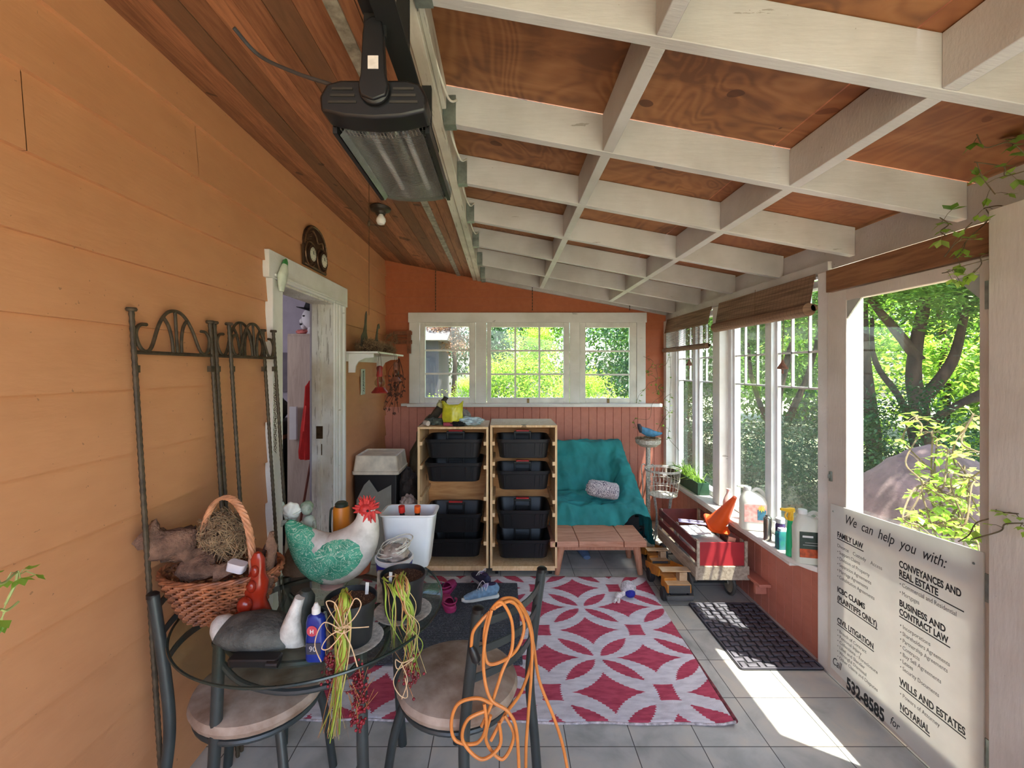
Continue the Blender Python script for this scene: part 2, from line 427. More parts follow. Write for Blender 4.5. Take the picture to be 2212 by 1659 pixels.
# right knee wall, sill, posts, header
kw = M(); y = 2.47
while y < YE - .02:
    y1 = min(y + .082, YE - .016); kw.add([(XR, y + .003, 0), (XR, y1 - .003, 0), (XR, y1 - .003, .486), (XR, y + .003, .486), (XR + .006, y, 0), (XR + .006, y1, 0), (XR + .006, y1, .486), (XR + .006, y, .486)],
        [(0, 3, 2, 1), (4, 7, 3, 0), (1, 2, 6, 5)]); y = y1
kw.box(XR + .007, XR + .12, 2.47, YE - .016, 0, .484); kw.build('wall_right', KW, kind='structure')
t = M(); t.prism([(1.645, 2.62), (1.70, 2.505), (1.72, 2.475), (1.90, 2.475), (1.90, 3.575), (1.645, 3.575)], lambda u, v, d: V(u, v, d), .487, .517)
t.prism([(1.645, 3.575), (1.90, 3.575), (1.90, YE - .02), (1.645, YE - .02)], lambda u, v, d: V(u, v, d), .487, .517)
t.box(1.66, 1.739, 2.62, YE - .02, .462, .4868); t.build('trim_1', WS, kind='structure', bev=.004)
t = M(); t.box(-.99, 1.66, 4.70, YE - .012, 1.205, 1.238); t.box(-1.06, -.99, 4.74, YE - .012, 1.21, 1.238); t.build('trim_2', WH, kind='structure', bev=.003)
t = M()
for (a, b_, ya, yb, z1) in ((1.70, 1.80, 4.71, 4.785, 2.10), (1.715, 1.83, 3.585, 3.70, 2.10), (1.715, 1.90, 2.385, 2.468, 2.118)):
    t.box(a, b_, ya, yb, .518 if ya > 2.4 else 0, z1)
t.build('trim_3', WH, kind='structure', bev=.004)
t = M(); t.box(1.700, 1.738, .2, 2.384, 2.0, 2.115); t.build('trim_4', HB, kind='structure', bev=.003)      # bare header above the screen door
t = M(); t.box(1.722, 1.79, 2.40, YE - .02, 2.105, 2.17); t.box(1.745, 1.782, -1.3, YE - .02, 2.13, 2.285); t.build('trim_5', WR, kind='structure')
t = M(); t.box(1.66, 1.738, 2.93, 3.2, .185, .205); t.box(1.665, 1.738, 2.98, 3.01, .12, .185); t.build('trim_6', KW, kind='structure', bev=.003)
wr = M()
for i in range(7):
    y1 = 1.566 - i * .30; wr.box(1.690 + (.006 if i % 2 else 0), 1.74, y1 - .299, y1, 0, 2.13)
wr.box(1.655, 1.688, 1.415, 1.545, 0, 2.14)
wr.build('wall_right_front', whitewood('door_white_paint', (214, 206, 196), (196, 186, 175), .75, (1, 1, .2)), kind='structure', bev=.003)
q = M(); q.box(XL - .12, .35, -1.42, -1.34, 0, 1.2); q.build('rear_light_block', LW, kind='structure')  # low wall added behind the camera to limit the light from there
# roof: plywood sheet, rafters, blocking, beam, board ceiling
ce = M()
def roofq(x0, x1, y0, y1, dz, th): 
    ce.add([(x, y, zr(x) + dz + t_) for t_ in (0, th) for y in (y0, y1) for x in (x0, x1)], [(0, 2, 3, 1), (4, 5, 7, 6), (0, 1, 5, 4), (2, 6, 7, 3), (0, 4, 6, 2), (1, 3, 7, 5)])
for a, b_ in ((-.30, 1.018), (1.022, 1.80)):
    for c, d in ((-1.30, 1.7), (1.704, 4.95)): roofq(a, b_, c, d, .141, .018)
ceil = ce.build('ceiling', PLY, kind='structure')
RY = [-1.2, -.62, -.05, .55, 1.13, 1.72, 2.26, 2.83, 3.41, 4.0, 4.59, 4.775]
for y in RY:
    q = M(); x0, x1 = -.22, 1.744; h = .139
    ya, yb = y - .019, y + .019
    q.add([(x, yy, zr(x) + dz) for dz in (0, h) for yy in (ya, yb) for x in (x0, x1)], [(0, 2, 3, 1), (4, 5, 7, 6), (0, 1, 5, 4), (2, 6, 7, 3), (0, 4, 6, 2), (1, 3, 7, 5)])
    q.build('rafter', WR, ceil, bev=.002)
    g = M(); x = -.219; g.box(x, x + .045, y - .0215, y - .0195, zr(x) - .008, zr(x) + .10); g.box(x, x + .045, y + .0195, y + .0215, zr(x) - .008, zr(x) + .10); g.box(x, x + .045, y - .0215, y + .0215, zr(x) - .011, zr(x) - .008)
    g.box(x - .001, x + .001, y - .045, y + .045, zr(x), zr(x) + .09); g.build('joist_hanger', GAL, ceil)
for xb in (.395, 1.095):
    for a, b_ in zip(RY, RY[1:]):
        if b_ - a < .3: continue
        q = M(); q.add([(x, yy, zr(x) + dz + .001) for dz in (0, .136) for yy in (a + .0195, b_ - .0195) for x in (xb - .019, xb + .019)], [(0, 2, 3, 1), (4, 5, 7, 6), (0, 1, 5, 4), (2, 6, 7, 3), (0, 4, 6, 2), (1, 3, 7, 5)])
        q.build('blocking', WR, ceil, bev=.002)
q = M(); q.box(-.262, -.222, -1.3, 4.79, 2.525, 2.70); q.box(-.31, -.263, -1.3, 4.79, 2.535, 2.70); q.build('beam', WB, ceil, bev=.003)
q = M(); q.box(-.222, -.20, .62, 1.10, 2.545, 2.66); q.box(-.222, -.205, 1.18, 1.66, 2.55, 2.64); q.build('beam_cleat', WB, ceil, bev=.003)
cb = M(); x = XL; i = 0
while x < -.315:
    x1 = min(x + .0945, -.312); o = .0015 * ((i * 7) % 3)
    cb.add([(xx, y, zc(xx) + dz - o) for dz in (0, .02) for y in (-1.3, 4.79) for xx in (x + .0012, x1 - .0012)], [(0, 2, 3, 1), (4, 5, 7, 6), (0, 1, 5, 4), (2, 6, 7, 3), (0, 4, 6, 2), (1, 3, 7, 5)]); x = x1; i += 1
cb.box(XL - .11, -.262, -1.3, 4.9, 2.80, 2.83); cb.build('board_ceiling', CB, ceil)
q = M(); xx = -.46; q.box(xx - .02, xx + .02, .3, 4.79, zc(xx) - .012, zc(xx) - .004); q.build('ceiling_batten', mat('grey_zinc_strip', (150, 142, 128), .6, .3, 30), ceil)
# crumpled white wires along the beam
for y0 in (1.15, 1.62, 2.2, 2.75):
    q = M(); q.tube(smooth_path([(-.216, y0 + .1, 2.60), (-.208, y0 + .25, 2.56), (-.19, y0 + .45, 2.555), (-.17, y0 + .54, 2.60)]), .004, 6); q.build('white_wire', mat('white_cable', (225, 220, 205), .5), ceil)
# ------------------------------------------------------------------ end windows
def zat(py, d=4.8): return 1.6 - (py - 797) * d / FP
def xat(px, d=4.8): return (px - 1085) * d / FP
q = M()
for a, b_ in ((885, 907), (1028, 1051), (1230, 1251), (1374, 1393)): q.box(xat(a), xat(b_), YE - .03, YE - .008, 1.239, zat(695))
q.box(xat(883), xat(1395), YE - .036, YE - .008, zat(697), zat(676)); q.build('trim_7', WH, kind='structure', bev=.002)
for i, (a, b_, g0, g1, nx) in enumerate(((907, 1028, 919, 1014, 1), (1051, 1230, 1061, 1217, 3), (1251, 1374, 1264, 1359, 1))):
    t = setting('window_%d' % (i + 1), (xat((a + b_) / 2), YE, 1.25))
    y0, y1 = YE - .022, YE + .02; zt, zb, gt, gb = zat(697), 1.239, zat(706 + i), zat(858 + i)
    s = M(); s.box(xat(a) + .003, xat(g0), y0, y1, zb, zt); s.box(xat(g1), xat(b_) - .003, y0, y1, zb, zt); s.box(xat(g0), xat(g1), y0, y1, zb, gb); s.box(xat(g0), xat(g1), y0, y1, gt, zt)
    s.build('sash', mat('sash_paint', (226, 224, 216), .5, .08), t, bev=.003)
    s = M()
    for k in (1, 2): zz = gb + (gt - gb) * k / 3; s.box(xat(g0), xat(g1), y0 + .008, y1 - .008, zz - .009, zz + .009)
    for k in range(1, nx): xx = xat(g0 + (g1 - g0) * k / nx); s.box(xx - .009, xx + .009, y0 + .007, y1 - .007, gb, gt)
    s.build('muntins', WH, t)
    s = M(); s.box(xat(g0), xat(g1), YE - .002, YE + .001, gb, gt); s.build('glass_pane', GLC, t)
    if i: s = M(); xx = xat((a + b_) / 2); s.box(xx - .012, xx + .012, y0 - .012, y0, 1.243, 1.29); s.build('latch', mat('brass_latch', (110, 92, 60), .4, .2, 9, .8), t)
# ------------------------------------------------------------------ right windows
def rwin(name, ya, yb, zt, nm):
    t = setting(name, (1.80, (ya + yb) / 2, .52)); x0, x1 = 1.785, 1.84
    fr = M(); fr.box(x0, x1 + .02, ya, ya + .045, .518, zt); fr.box(x0, x1 + .02, yb - .045, yb, .518, zt); fr.box(x0, x1 + .02, ya, yb, .518, .56); fr.box(x0, x1 + .02, ya, yb, zt - .04, zt)
    fr.build('window_frame', PVC, t, bev=.003); ym = (ya + yb) / 2
    m2 = M(); m2.box(x0 - .012, x1, ym - .035, ym + .035, .56, zt - .04); m2.box(x0 - .004, x1, ym - .06, ym + .055, .56, .60); m2.build('mullion', PVC, t, bev=.003)
    for a, b_ in ((ya + .045, ym - .035), (ym + .035, yb - .045)):
        g = M(); g.box(1.812, 1.816, a, b_, .56, zt - .04); g.build('glass_pane', GL, t)
        s = M(); 
        for zz in (1.485, 1.70): s.box(1.806, 1.822, a, b_, zz - .006, zz + .006)
        for k in (1, 2): yy = a + (b_ - a) * k / 3; s.box(1.806, 1.822, yy - .005, yy + .005, 1.485, zt - .04)
        s.build('muntins', PVC, t)
        s = M(); s.box(1.802, 1.825, a, a + .022, .56, zt - .04); s.box(1.802, 1.825, b_ - .022, b_, .56, zt - .04); s.build('sash', PVC, t)
rwin('window_4', 3.70, 4.70, 2.10, 0); rwin('window_5', 2.47, 3.585, 2.10, 0)
# ------------------------------------------------------------------ screen door with its glass
XD = 1.705
dr = setting('door_2', (XD, 1.97, 0))
DW = whitewood('screen_door_paint', (216, 208, 198), (196, 186, 176), .76, (2, 2, .3))
s = M(); x0, x1 = XD, XD + .035
s.box(x0, x1, 2.25, 2.378, .01, 1.995); s.box(x0, x1, 1.572, 1.622, .01, 1.995); s.box(x0, x1, 1.622, 2.25, 1.94, 1.995); s.box(x0, x1, 1.622, 2.25, .01, .12); s.box(x0 + .003, x1 - .003, 1.622, 2.25, .80, .90)
s.build('door_frame', DW, dr, bev=.003)
s = M(); s.box(x0 + .02, x1 - .012, 1.622, 2.25, .90, 1.94); s.build('glass_pane', GLC, dr)
s = M()
for y, sg in ((2.25, -1), (1.622, 1)):
    s.prism([(0, 0), (.09, 0), (0, .09)], lambda u, v, d, y=y, sg=sg: V(d, y + sg * u, 1.94 - v), XD + .004, XD + .012)
s.build('corner_brace', mat('grey_primer', (168, 172, 166), .5), dr)
for zz in (1.86, .83, .25):
    s = M(); s.box(XD - .006, XD - .001, 1.548, 1.566, zz - .05, zz + .05); s.box(XD - .004, XD, 1.574, 1.600, zz - .05, zz + .05); s.tube([(XD - .012, 1.570, zz - .052), (XD - .012, 1.570, zz + .052)], .006, 10); s.build('hinge', GAL, dr)
s = M(); s.box(XD - .012, XD - .002, 2.34, 2.352, 1.02, 1.07); s.box(XD - .02, XD - .002, 2.345, 2.349, 1.035, 1.055); s.build('catch', GAL, dr)
# ------------------------------------------------------------------ doorway in the left wall
dl = setting('door_1', (XL, 2.9, 0))
s = M(); xf = XL + .032
s.box(XL + .002, xf, 2.372, 2.505, 0, 2.078); s.box(XL + .002, xf, 3.285, 3.30, 0, 2.078)
s.box(XL + .002, xf + .006, 2.345, 3.535, 2.078, 2.222); s.box(XL + .002, xf, 3.30, 3.50, 0, 2.078); s.box(XL + .003, xf + .012, 2.3705, 2.39, .001, 2.077)
s.build('casing', WH, dl, bev=.003)
s = M()
for k, (a, b_) in enumerate(((3.31, 3.33), (3.36, 3.375), (3.44, 3.47))): s.box(xf, xf + .008 + .004 * k, a, b_, 0, 2.075)
s.box(xf + .006, xf + .016, 2.40, 3.48, 2.092, 2.105); s.build('moulding', WH, dl, bev=.002)
s = M(); s.box(XL - .13, XL + .02, 3.27, 3.286, 0, 2.08); s.box(XL - .13, XL + .02, 2.49, 2.506, 0, 2.08); s.box(XL - .13, XL + .02, 2.49, 3.286, 2.065, 2.085); s.box(XL - .085, XL - .06, 3.255, 3.272, 0, 2.064); s.build('jamb', WD, dl)
s = M(); s.box(XL - .07, XL - .055, 3.262, 3.271, .98, 1.06); s.box(XL - .09, XL - .045, 3.250, 3.256, 1.10, 1.19); s.build('strike_plate', mat('tarnished_brass', (96, 74, 48), .4, .3, 20, .8), dl)
s = M(); s.box(XL - .13, XL + .03, 2.5, 3.29, 0, .02); s.build('threshold', WD, dl)
# room behind the doorway
LAV = mat('lavender_paint', (172, 164, 176), .8, .05)
s = M(); s.box(-4.2, -1.37, 5.0, 5.06, 0, 2.6); s.box(-4.2, -4.15, 1.2, 5.0, 0, 2.6); s.box(-4.2, -1.37, 1.15, 1.2, 0, 2.6); s.box(-4.2, -1.37, 1.2, 5.0, 2.56, 2.6); s.box(-1.40, -1.366, 3.3, 5.0, 0, 2.6); s.box(-1.40, -1.366, 1.2, 2.48, 0, 2.6)
s.build('wall_inner_room', LAV, kind='structure')
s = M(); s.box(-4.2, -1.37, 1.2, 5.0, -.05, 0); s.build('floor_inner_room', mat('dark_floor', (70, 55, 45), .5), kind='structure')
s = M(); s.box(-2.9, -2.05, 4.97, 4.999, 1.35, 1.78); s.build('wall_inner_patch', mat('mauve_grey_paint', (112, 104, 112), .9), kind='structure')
# ------------------------------------------------------------------ ground outside
def gmat():
    m, n, b = newmat('sunlit_grass_ground'); v, x, y, z = wpos(n)
    n.links.new(ramp(n, noi(n, v, 3, 8), [(.35, (112, 116, 84)), (.5, (158, 160, 128)), (.65, (190, 188, 165))]), b.inputs['Base Color']); b.inputs['Roughness'].default_value = .9
    bumpn(n, b, noi(n, v, 40, 4), .6, .05); return m
s = M(); s.grid(lambda u, v: V(-14 + 44 * u, -12 + 44 * v, -.35 + .08 * fbm((u * 30, v * 30, 0), .5)), 60, 60); s.build('ground', gmat(), kind='structure')
# ------------------------------------------------------------------ planting outside
LM = [leafmat('bright_yellow_green_leaves', (120, 168, 44), (176, 205, 78), .5), leafmat('mid_green_leaves', (58, 104, 34), (112, 150, 54), .4), leafmat('deep_green_leaves', (28, 66, 36), (62, 104, 56), .35), leafmat('rosy_leaves', (96, 60, 50), (150, 112, 70), .3)]
BARK = mat('dark_bark', (70, 52, 42), .9, .4, 14, bump=.5, stretch=(1, 1, .3))
def crown_mesh(name, r, n, L, seed, mi, hollow=.35, droop=.2):
    rnd = random.Random(seed); q = M(); cl = [Vector((rnd.uniform(-1, 1), rnd.uniform(-1, 1), rnd.uniform(-1, 1))) for _ in range(34)]
    cl = [c.normalized() * rnd.uniform(hollow, .86) for c in cl]
    for i in range(n):
        c = rnd.choice(cl); d = Vector((rnd.gauss(0, 1), rnd.gauss(0, 1), rnd.gauss(0, 1))); p = c + d * .15
        if p.length > 1.08: p *= 1 / p.length
        dd = (p * .6 + Vector((rnd.uniform(-1, 1), rnd.uniform(-1, 1), rnd.uniform(-1, .6) - droop))).normalized()
        q.leaf((p.x * r[0], p.y * r[1], p.z * r[2]), dd, (rnd.uniform(-.6, .6), rnd.uniform(-.6, .6), 1), L * rnd.uniform(.7, 1.3), L * rnd.uniform(.45, .65))
    me = bpy.data.meshes.new(name); me.from_pydata([tuple(v) for v in q.v], [], q.f); me.materials.append(LM[mi]); return me
CR = {}
def tree(name, label, loc, crown, mi, h, r, trunk=None, tr=.11, L=.085, n=5200, seed=1, group=None, cat='tree', sticks=None):
    key = (mi, round(L, 2), n)
    if key not in CR: CR[key] = crown_mesh('foliage', (1, 1, 1), n, L / 1.2, seed * 7 + mi, mi)
    t = thing(name, label, cat, loc, 0, group)
    for (dx, dy, dz, sx, sy, sz) in crown:
        o = bpy.data.objects.new('foliage', CR[key]); COL.objects.link(o); o.parent = t; o.location = (dx, dy, dz); o.scale = (sx, sy, sz); o.rotation_euler = (0, 0, (seed * 1.7 + dx * 3) % 6)
    for pts, r0 in (trunk or []):
        m_ = M(); sp = smooth_path(pts, 5); m_.tube(sp, [r0 * (1 - .6 * i / (len(sp) - 1)) for i in range(len(sp))], 10)
        for p in m_.v: p += V(1, .7, .2) * fbm(p, 5) * .03
        m_.build('trunk' if r0 > .06 else 'branch', BARK, t, local=True)
    return t
# trees seen through the screen door, plus one unseen that shades the bank
tree('garden_tree', 'large forked dark tree seen through the screen door glass', (5.15, 5.6, -.3), [(0, .3, 3.5, 2.3, 1.8, 1.2), (-.9, -.5, 2.75, 1.0, .9, .45), (.5, -.7, 2.7, 1.0, .7, .38), (1.5, -.2, 3.0, 1.2, 1.2, .9)], 1, 0, 0,
     [([(0, 0, 0), (.02, 0, 1.2), (-.03, .05, 1.9), (.1, 0, 2.9)], .135), ([(0, 0, 2.0), (-.18, .1, 2.35), (-.5, .1, 2.75), (-.8, .1, 3.3)], .07), ([(.03, 0, 1.5), (.28, -.1, 1.95), (.42, -.1, 2.4), (.6, -.1, 3.3)], .075), ([(0, -.05, 1.2), (.5, -.2, 1.6), (1.3, -.4, 2.1)], .05)], seed=3)
tree('garden_tree', 'leaning double trunked tree left of the large forked tree', (5.05, 6.2, -.3), [(-.5, .3, 3.4, 1.7, 1.6, 1.0)], 1, 0, 0,
     [([(.05, 0, 0), (0, 0, 1.2), (-.15, 0, 1.6), (-.45, .1, 2.1), (-.75, .1, 2.9)], .10), ([(0, 0, 1.3), (-.08, 0, 2.0), (-.1, 0, 2.9)], .08), ([(.55, -.1, .6), (.35, -.1, 1.4), (.05, 0, 2.0), (0, 0, 2.6)], .055)], seed=4)
tree('garden_tree', 'thin crooked tree at the right edge of the screen door glass', (5.9, 5.1, -.3), [(.4, .6, 3.3, 1.5, 1.5, 1.1)], 1, 0, 0,
     [([(.1, 0, 0), (.1, 0, 1.6), (-.1, 0, 2.1), (-.4, 0, 2.6)], .08), ([(.1, 0, 1.7), (-.5, .2, 1.5), (-.9, .4, 1.2)], .04)], seed=5)
tree('bush', 'dark blue-green bush below the forked tree', (4.3, 4.75, -.3), [(0, 0, 1.12, .9, .85, .68), (.8, -.6, 1.15, .75, .75, .6), (-.5, .9, 1.0, .8, .7, .68), (.2, -.2, .5, .9, .8, .55)], 2, 0, 0, L=.075, seed=6, cat='bush')
tree('garden_tree', 'tall bright leafy tree behind the forked tree', (8.0, 8.3, -.3), [(0, 0, 1.6, 1.9, 1.9, 1.6), (-.5, 1.6, 3.2, 1.9, 1.8, 1.3), (1.6, -1.8, 2.6, 2.0, 1.9, 1.7)], 0, 0, 0, [([(0, 0, 0), (.1, 0, 2), (0, 0, 3)], .12)], seed=7)
tree('garden_tree', 'dense leafy tree behind the thin crooked tree', (9.0, 6.6, -.3), [(0, 0, 1.7, 2.0, 1.9, 1.9), (.5, -.5, 3.9, 1.8, 1.8, 1.2)], 1, 0, 0, [([(0, 0, 0), (.1, 0, 2), (0, 0, 3)], .12)], seed=8)
tree('garden_tree', 'added unseen tree that shades the earth bank beside the deck', (5.4, 2.0, -.3), [(-.9, .45, 4.3, 1.3, 1.7, .55), (-.9, 1.2, 4.9, 1.2, 1.4, .5), (.5, -.3, 4.6, 1.2, 1.2, .7)], 1, 0, 0, [([(0, 0, 0), (.1, 0, 2), (-.2, .1, 4.2)], .12)], seed=40)  # out of view, added so its crown keeps sun off the bank
# seen through the side windows
tree('garden_tree', 'bushy green tree outside the nearer side window', (5.3, 8.6, -.3), [(0, 0, 3.0, 1.9, 1.6, 1.3), (-.7, 1.2, 3.4, 1.5, 1.5, 1.1)], 1, 0, 0, [([(0, 0, 0), (-.1, 0, 1.2), (.2, 0, 2.4)], .12), ([(.1, 0, .9), (.5, 0, 1.8), (.7, 0, 2.6)], .07), ([(.3, .3, 0), (-.35, .3, 1.5), (-.5, .3, 2.6)], .06)], seed=9)
tree('bush', 'dark dense bush outside below the nearer side window', (4.1, 6.6, -.3), [(0, 0, .55, 1.0, .9, .62), (-.4, 1.2, .5, .8, .8, .6)], 2, 0, 0, L=.075, seed=10, cat='bush')
tree('garden_tree', 'green tree outside the farther side window', (4.6, 11.2, -.3), [(0, 0, 2.6, 1.6, 1.7, 1.5), (.2, -.5, 1.2, 1.0, 1.1, .9)], 1, 0, 0, [([(0, 0, 0), (-.1, 0, 1.2), (.2, 0, 2.4)], .12)], seed=11)
tree('bush', 'low dark bush outside the farther side window', (3.1, 7.7, -.3), [(0, 0, .6, .7, .8, .62)], 2, 0, 0, L=.075, seed=12, cat='bush')
tree('garden_tree', 'tall leafy tree far behind the side windows', (8.6, 14.5, -.3), [(0, 0, 2.2, 2.6, 2.4, 2.4), (-1.6, 1, 4.2, 2.2, 2, 1.6), (2.4, -2.0, 3.9, 2.4, 2.2, 1.8)], 1, 0, 0, [([(0, 0, 0), (.1, 0, 2), (0, 0, 3)], .2)], seed=13)
# seen through the end windows
tree('bush', 'bright yellow-green shrub behind the middle end window', (.25, 7.9, -.3), [(0, 0, 1.55, .95, .8, .85), (-.3, .2, .95, .8, .7, .6), (.25, .1, 2.3, .5, .5, .5)], 0, 0, 0, L=.075, seed=14, cat='bush')
tree('bush', 'bright shrub filling the right of the middle end window', (1.35, 8.4, -.3), [(0, 0, 1.3, .85, .7, .8), (-.35, -.4, 1.05, .5, .5, .5)], 0, 0, 0, L=.075, seed=15, cat='bush')
tree('bush', 'yellow-green shrub low in the left end window', (-.75, 7.5, -.3), [(0, 0, 1.0, .62, .6, .62), (.3, .1, 1.5, .4, .4, .35)], 0, 0, 0, L=.075, seed=16, cat='bush')
tree('bush', 'pale green shrub low in the right end window', (1.9, 6.9, -.3), [(0, 0, 1.05, .6, .55, .62)], 0, 0, 0, L=.075, seed=17, cat='bush')
tree('garden_tree', 'dark evergreen tree behind the right end window', (3.4, 11.5, -.3), [(0, 0, 2.6, 1.8, 1.6, 1.7)], 2, 0, 0, [([(0, 0, 0), (.1, 0, 2), (0, 0, 3)], .16)], L=.075, seed=18)
tree('garden_tree', 'dark evergreen tree behind the left end window', (-2.2, 12.2, -.3), [(0, 0, 3.0, 2.0, 1.6, 1.8), (1.7, 0, 3.1, 1.5, 1.5, 1.6)], 2, 0, 0, [([(0, 0, 0), (.1, 0, 2), (0, 0, 3)], .16)], L=.075, seed=19)
tree('garden_tree', 'rosy leaved tree in the top of the left end window', (-1.1, 9.6, -.3), [(0, 0, 2.7, .8, .8, .6)], 3, 0, 0, [([(0, 0, 0), (.1, 0, 2), (0, 0, 2.6)], .07)], seed=20)
for i, (x, y, s_) in enumerate(((-5.5, 17, 3.2), (.8, 18.5, 3.4), (5.5, 19, 3.4), (13.5, 12.5, 3.6), (14.5, 6.5, 3.6), (11.5, 17.5, 3.4), (14, 1, 3.4), (8.5, 2.6, 2.2))):
    tree('background_tree', 'dense green tree standing far back behind the garden trees', (x, y, -.3), [(0, 0, s_ * .8, s_, s_ * .8, s_ * .95), (.5, 0, s_ * 1.75, s_ * .8, s_ * .7, s_ * .6)], 1 if i != 7 else 0, 0, 0, [([(0, 0, 0), (.1, 0, 2), (0, 0, 4)], .25)], n=7400, L=.075, seed=30 + i, group='background trees')
# grey shed behind the left end window
s = thing('garden_shed', 'grey shed behind the shrubs in the left end window', 'shed', (-2.2, 9.2, -.3))
q = M(); q.box(-3.6, -1.25, 8.9, 10.6, -.3, 2.15); q.build('wall', mat('grey_lavender_siding', (62, 61, 68), .8), s)
q = M(); q.prism([(8.6, 2.15), (10.9, 2.15), (9.75, 2.55)], lambda u, v, d: V(d, u, v), -3.8, -1.05); q.build('roof', mat('grey_roof', (88, 84, 84), .8), s)
# shaded earth bank beyond the screen door
def bank(u, v):
    x = 2.1 + 2.6 * u; y = 1.6 + 3.6 * v; d = ((x - 3.15) / .95) ** 2 + ((y - 3.3) / 1.0) ** 2
    return V(x, y, -.34 + 1.38 * math.exp(-d * 1.25) + .03 * fbm((x, y, 0), 5, 4))
q = M(); q.grid(bank, 50, 60); tag(q.build('earth_bank', mat('mauve_brown_earth', (92, 75, 75), .95, .25, 9, bump=.5)), 'mauve brown bank of bare earth low in the screen door glass', 'earth bank')
q = M()
for k in range(7):
    q.box(1.92 + .135 * k, 2.045 + .135 * k, .3, 5.6, -.10, -.07)
tag(q.build('deck', BEN), 'narrow board deck running outside along the screen door', 'deck')
# climbing vines
VM = leafmat('fresh_vine_leaves', (124, 170, 50), (190, 214, 100), .55)
VM2 = leafmat('shaded_vine_leaves', (84, 128, 40), (150, 180, 72), .5)
STEM = mat('brown_vine_stem', (96, 82, 56), .8, .3, 30); GST = mat('green_vine_stem', (150, 160, 96), .6, .2, 30)
def vine(name, label, stems, nleaf, L, m, seed, r=.0022, cat='vine', trif=True, sm=None, group=None):
    rnd = random.Random(seed); a = M(); b = M()
    for pts in stems:
        sp = smooth_path(pts, 7); a.tube(sp, r, 6)
        tot = max(2, int(nleaf / len(stems)))
        for k in range(tot):
            i = rnd.randrange(1, len(sp)); p = sp[i]; d0 = Vector((rnd.uniform(-1, 1), rnd.uniform(-1, 1), rnd.uniform(-.9, .5))).normalized()
            e = p + d0 * L * rnd.uniform(.6, 1.6); a.tube([p, (p + e) / 2 + V(0, 0, .004), e], r * .45, 5)
            sz = L * rnd.uniform(.7, 1.25)
            for j in range(3 if trif else 1):
                q = Matrix.Rotation((j - 1) * 1.15, 3, V(0, 0, 1)) @ d0
                nrm = (q.x, q.y, .8 + rnd.uniform(-.5, .5)); b.leaf(e, q + V(0, 0, rnd.uniform(-.5, .2)), nrm, sz, sz * .72, .08)
    t = thing(name, label, cat, stems[0][0], 0, group); a.build('stem', sm or STEM, t); b.build('leaves', m, t); return t
def rw(a, b, n, amp, seed):
    rnd = random.Random(seed); a = Vector(a); b = Vector(b)
    return [a + (b - a) * i / n + (Vector((rnd.gauss(0, 1), rnd.gauss(0, 1), rnd.gauss(0, 1))) * amp if 0 < i < n else V(0, 0, 0)) for i in range(n + 1)]
st = [rw(P(2120, 1330, 2.1), P(2100 - 17 * k, 900 + 37 * (k * 3 % 7), 2.15 + .04 * k), 6, .05, k) + rw(P(2098 - 17 * k, 905 + 37 * (k * 3 % 7), 2.14 + .04 * k), P(2080 - 19 * k, 1120 + 14 * (k % 4), 2.1), 5, .045, k + 50) for k in range(8)]
vine('climbing_vine', 'bright sunlit vine just outside the screen door glass', st, 300, .042, VM, 5, .004)
vine('climbing_vine', 'vine hanging from the last rafter at the top right corner', [rw(P(2212, 440, 1.5), P(2125, 450, 1.62), 3, .01, 1), rw(P(2130, 452, 1.6), P(2060, 560, 1.60), 4, .012, 2), rw(P(2212, 370, 1.45), P(2105, 350, 1.5), 4, .015, 3),
     rw(P(2110, 350, 1.5), P(2150, 420, 1.5), 3, .012, 4), rw(P(2212, 330, 1.4), P(2110, 290, 1.42), 3, .01, 5), rw(P(2030, 470, 1.6), P(2045, 510, 1.6), 3, .01, 6), rw(P(2100, 480, 1.55), P(2040, 555, 1.58), 4, .012, 7)], 34, .036, VM2, 8, .0018)
vine('climbing_vine', 'short vine sprig hanging across the top corner of the screen door', [rw(P(2140, 545, 1.56), P(2090, 600, 1.57), 4, .008, 11), rw(P(2135, 560, 1.55), P(2035, 590, 1.56), 4, .008, 12)], 11, .03, VM, 12, .0016)
vine('climbing_vine', 'vine sprig poking through the hinge side of the screen door', [rw(P(2070, 1170, 1.64), P(2165, 1092, 1.52), 4, .006, 14), rw(P(2150, 1105, 1.52), P(2200, 1110, 1.45), 3, .006, 15), rw(P(2100, 1165, 1.6), P(2210, 1130, 1.42), 4, .008, 16)], 13, .026, VM, 16, .0022)
vine('climbing_vine', 'thin wispy vine trailing down the far right corner of the porch', [rw(P(1445, 770, 4.55), P(1375, 870, 4.68), 7, .03, 21), rw(P(1440, 760, 4.6), P(1465, 1010, 4.3), 8, .03, 22), rw(P(1390, 770, 4.68), P(1420, 850, 4.68), 6, .03, 23), rw(P(1430, 830, 4.6), P(1375, 925, 4.6), 6, .03, 24), rw(P(1450, 850, 4.4), P(1420, 930, 4.5), 6, .02, 25)], 90, .022, VM2, 26, .0018)
vine('houseplant', 'blurred sprig of pale green leaves at the left edge of the picture', [rw(P(-8, 1262, .42), P(38, 1235, .45), 3, .002, 31), rw(P(38, 1235, .45), P(12, 1305, .45), 3, .002, 32), rw(P(-8, 1325, .42), P(40, 1300, .45), 3, .002, 33)], 9, .012, VM2, 34, .0012, cat='plant', sm=GST)
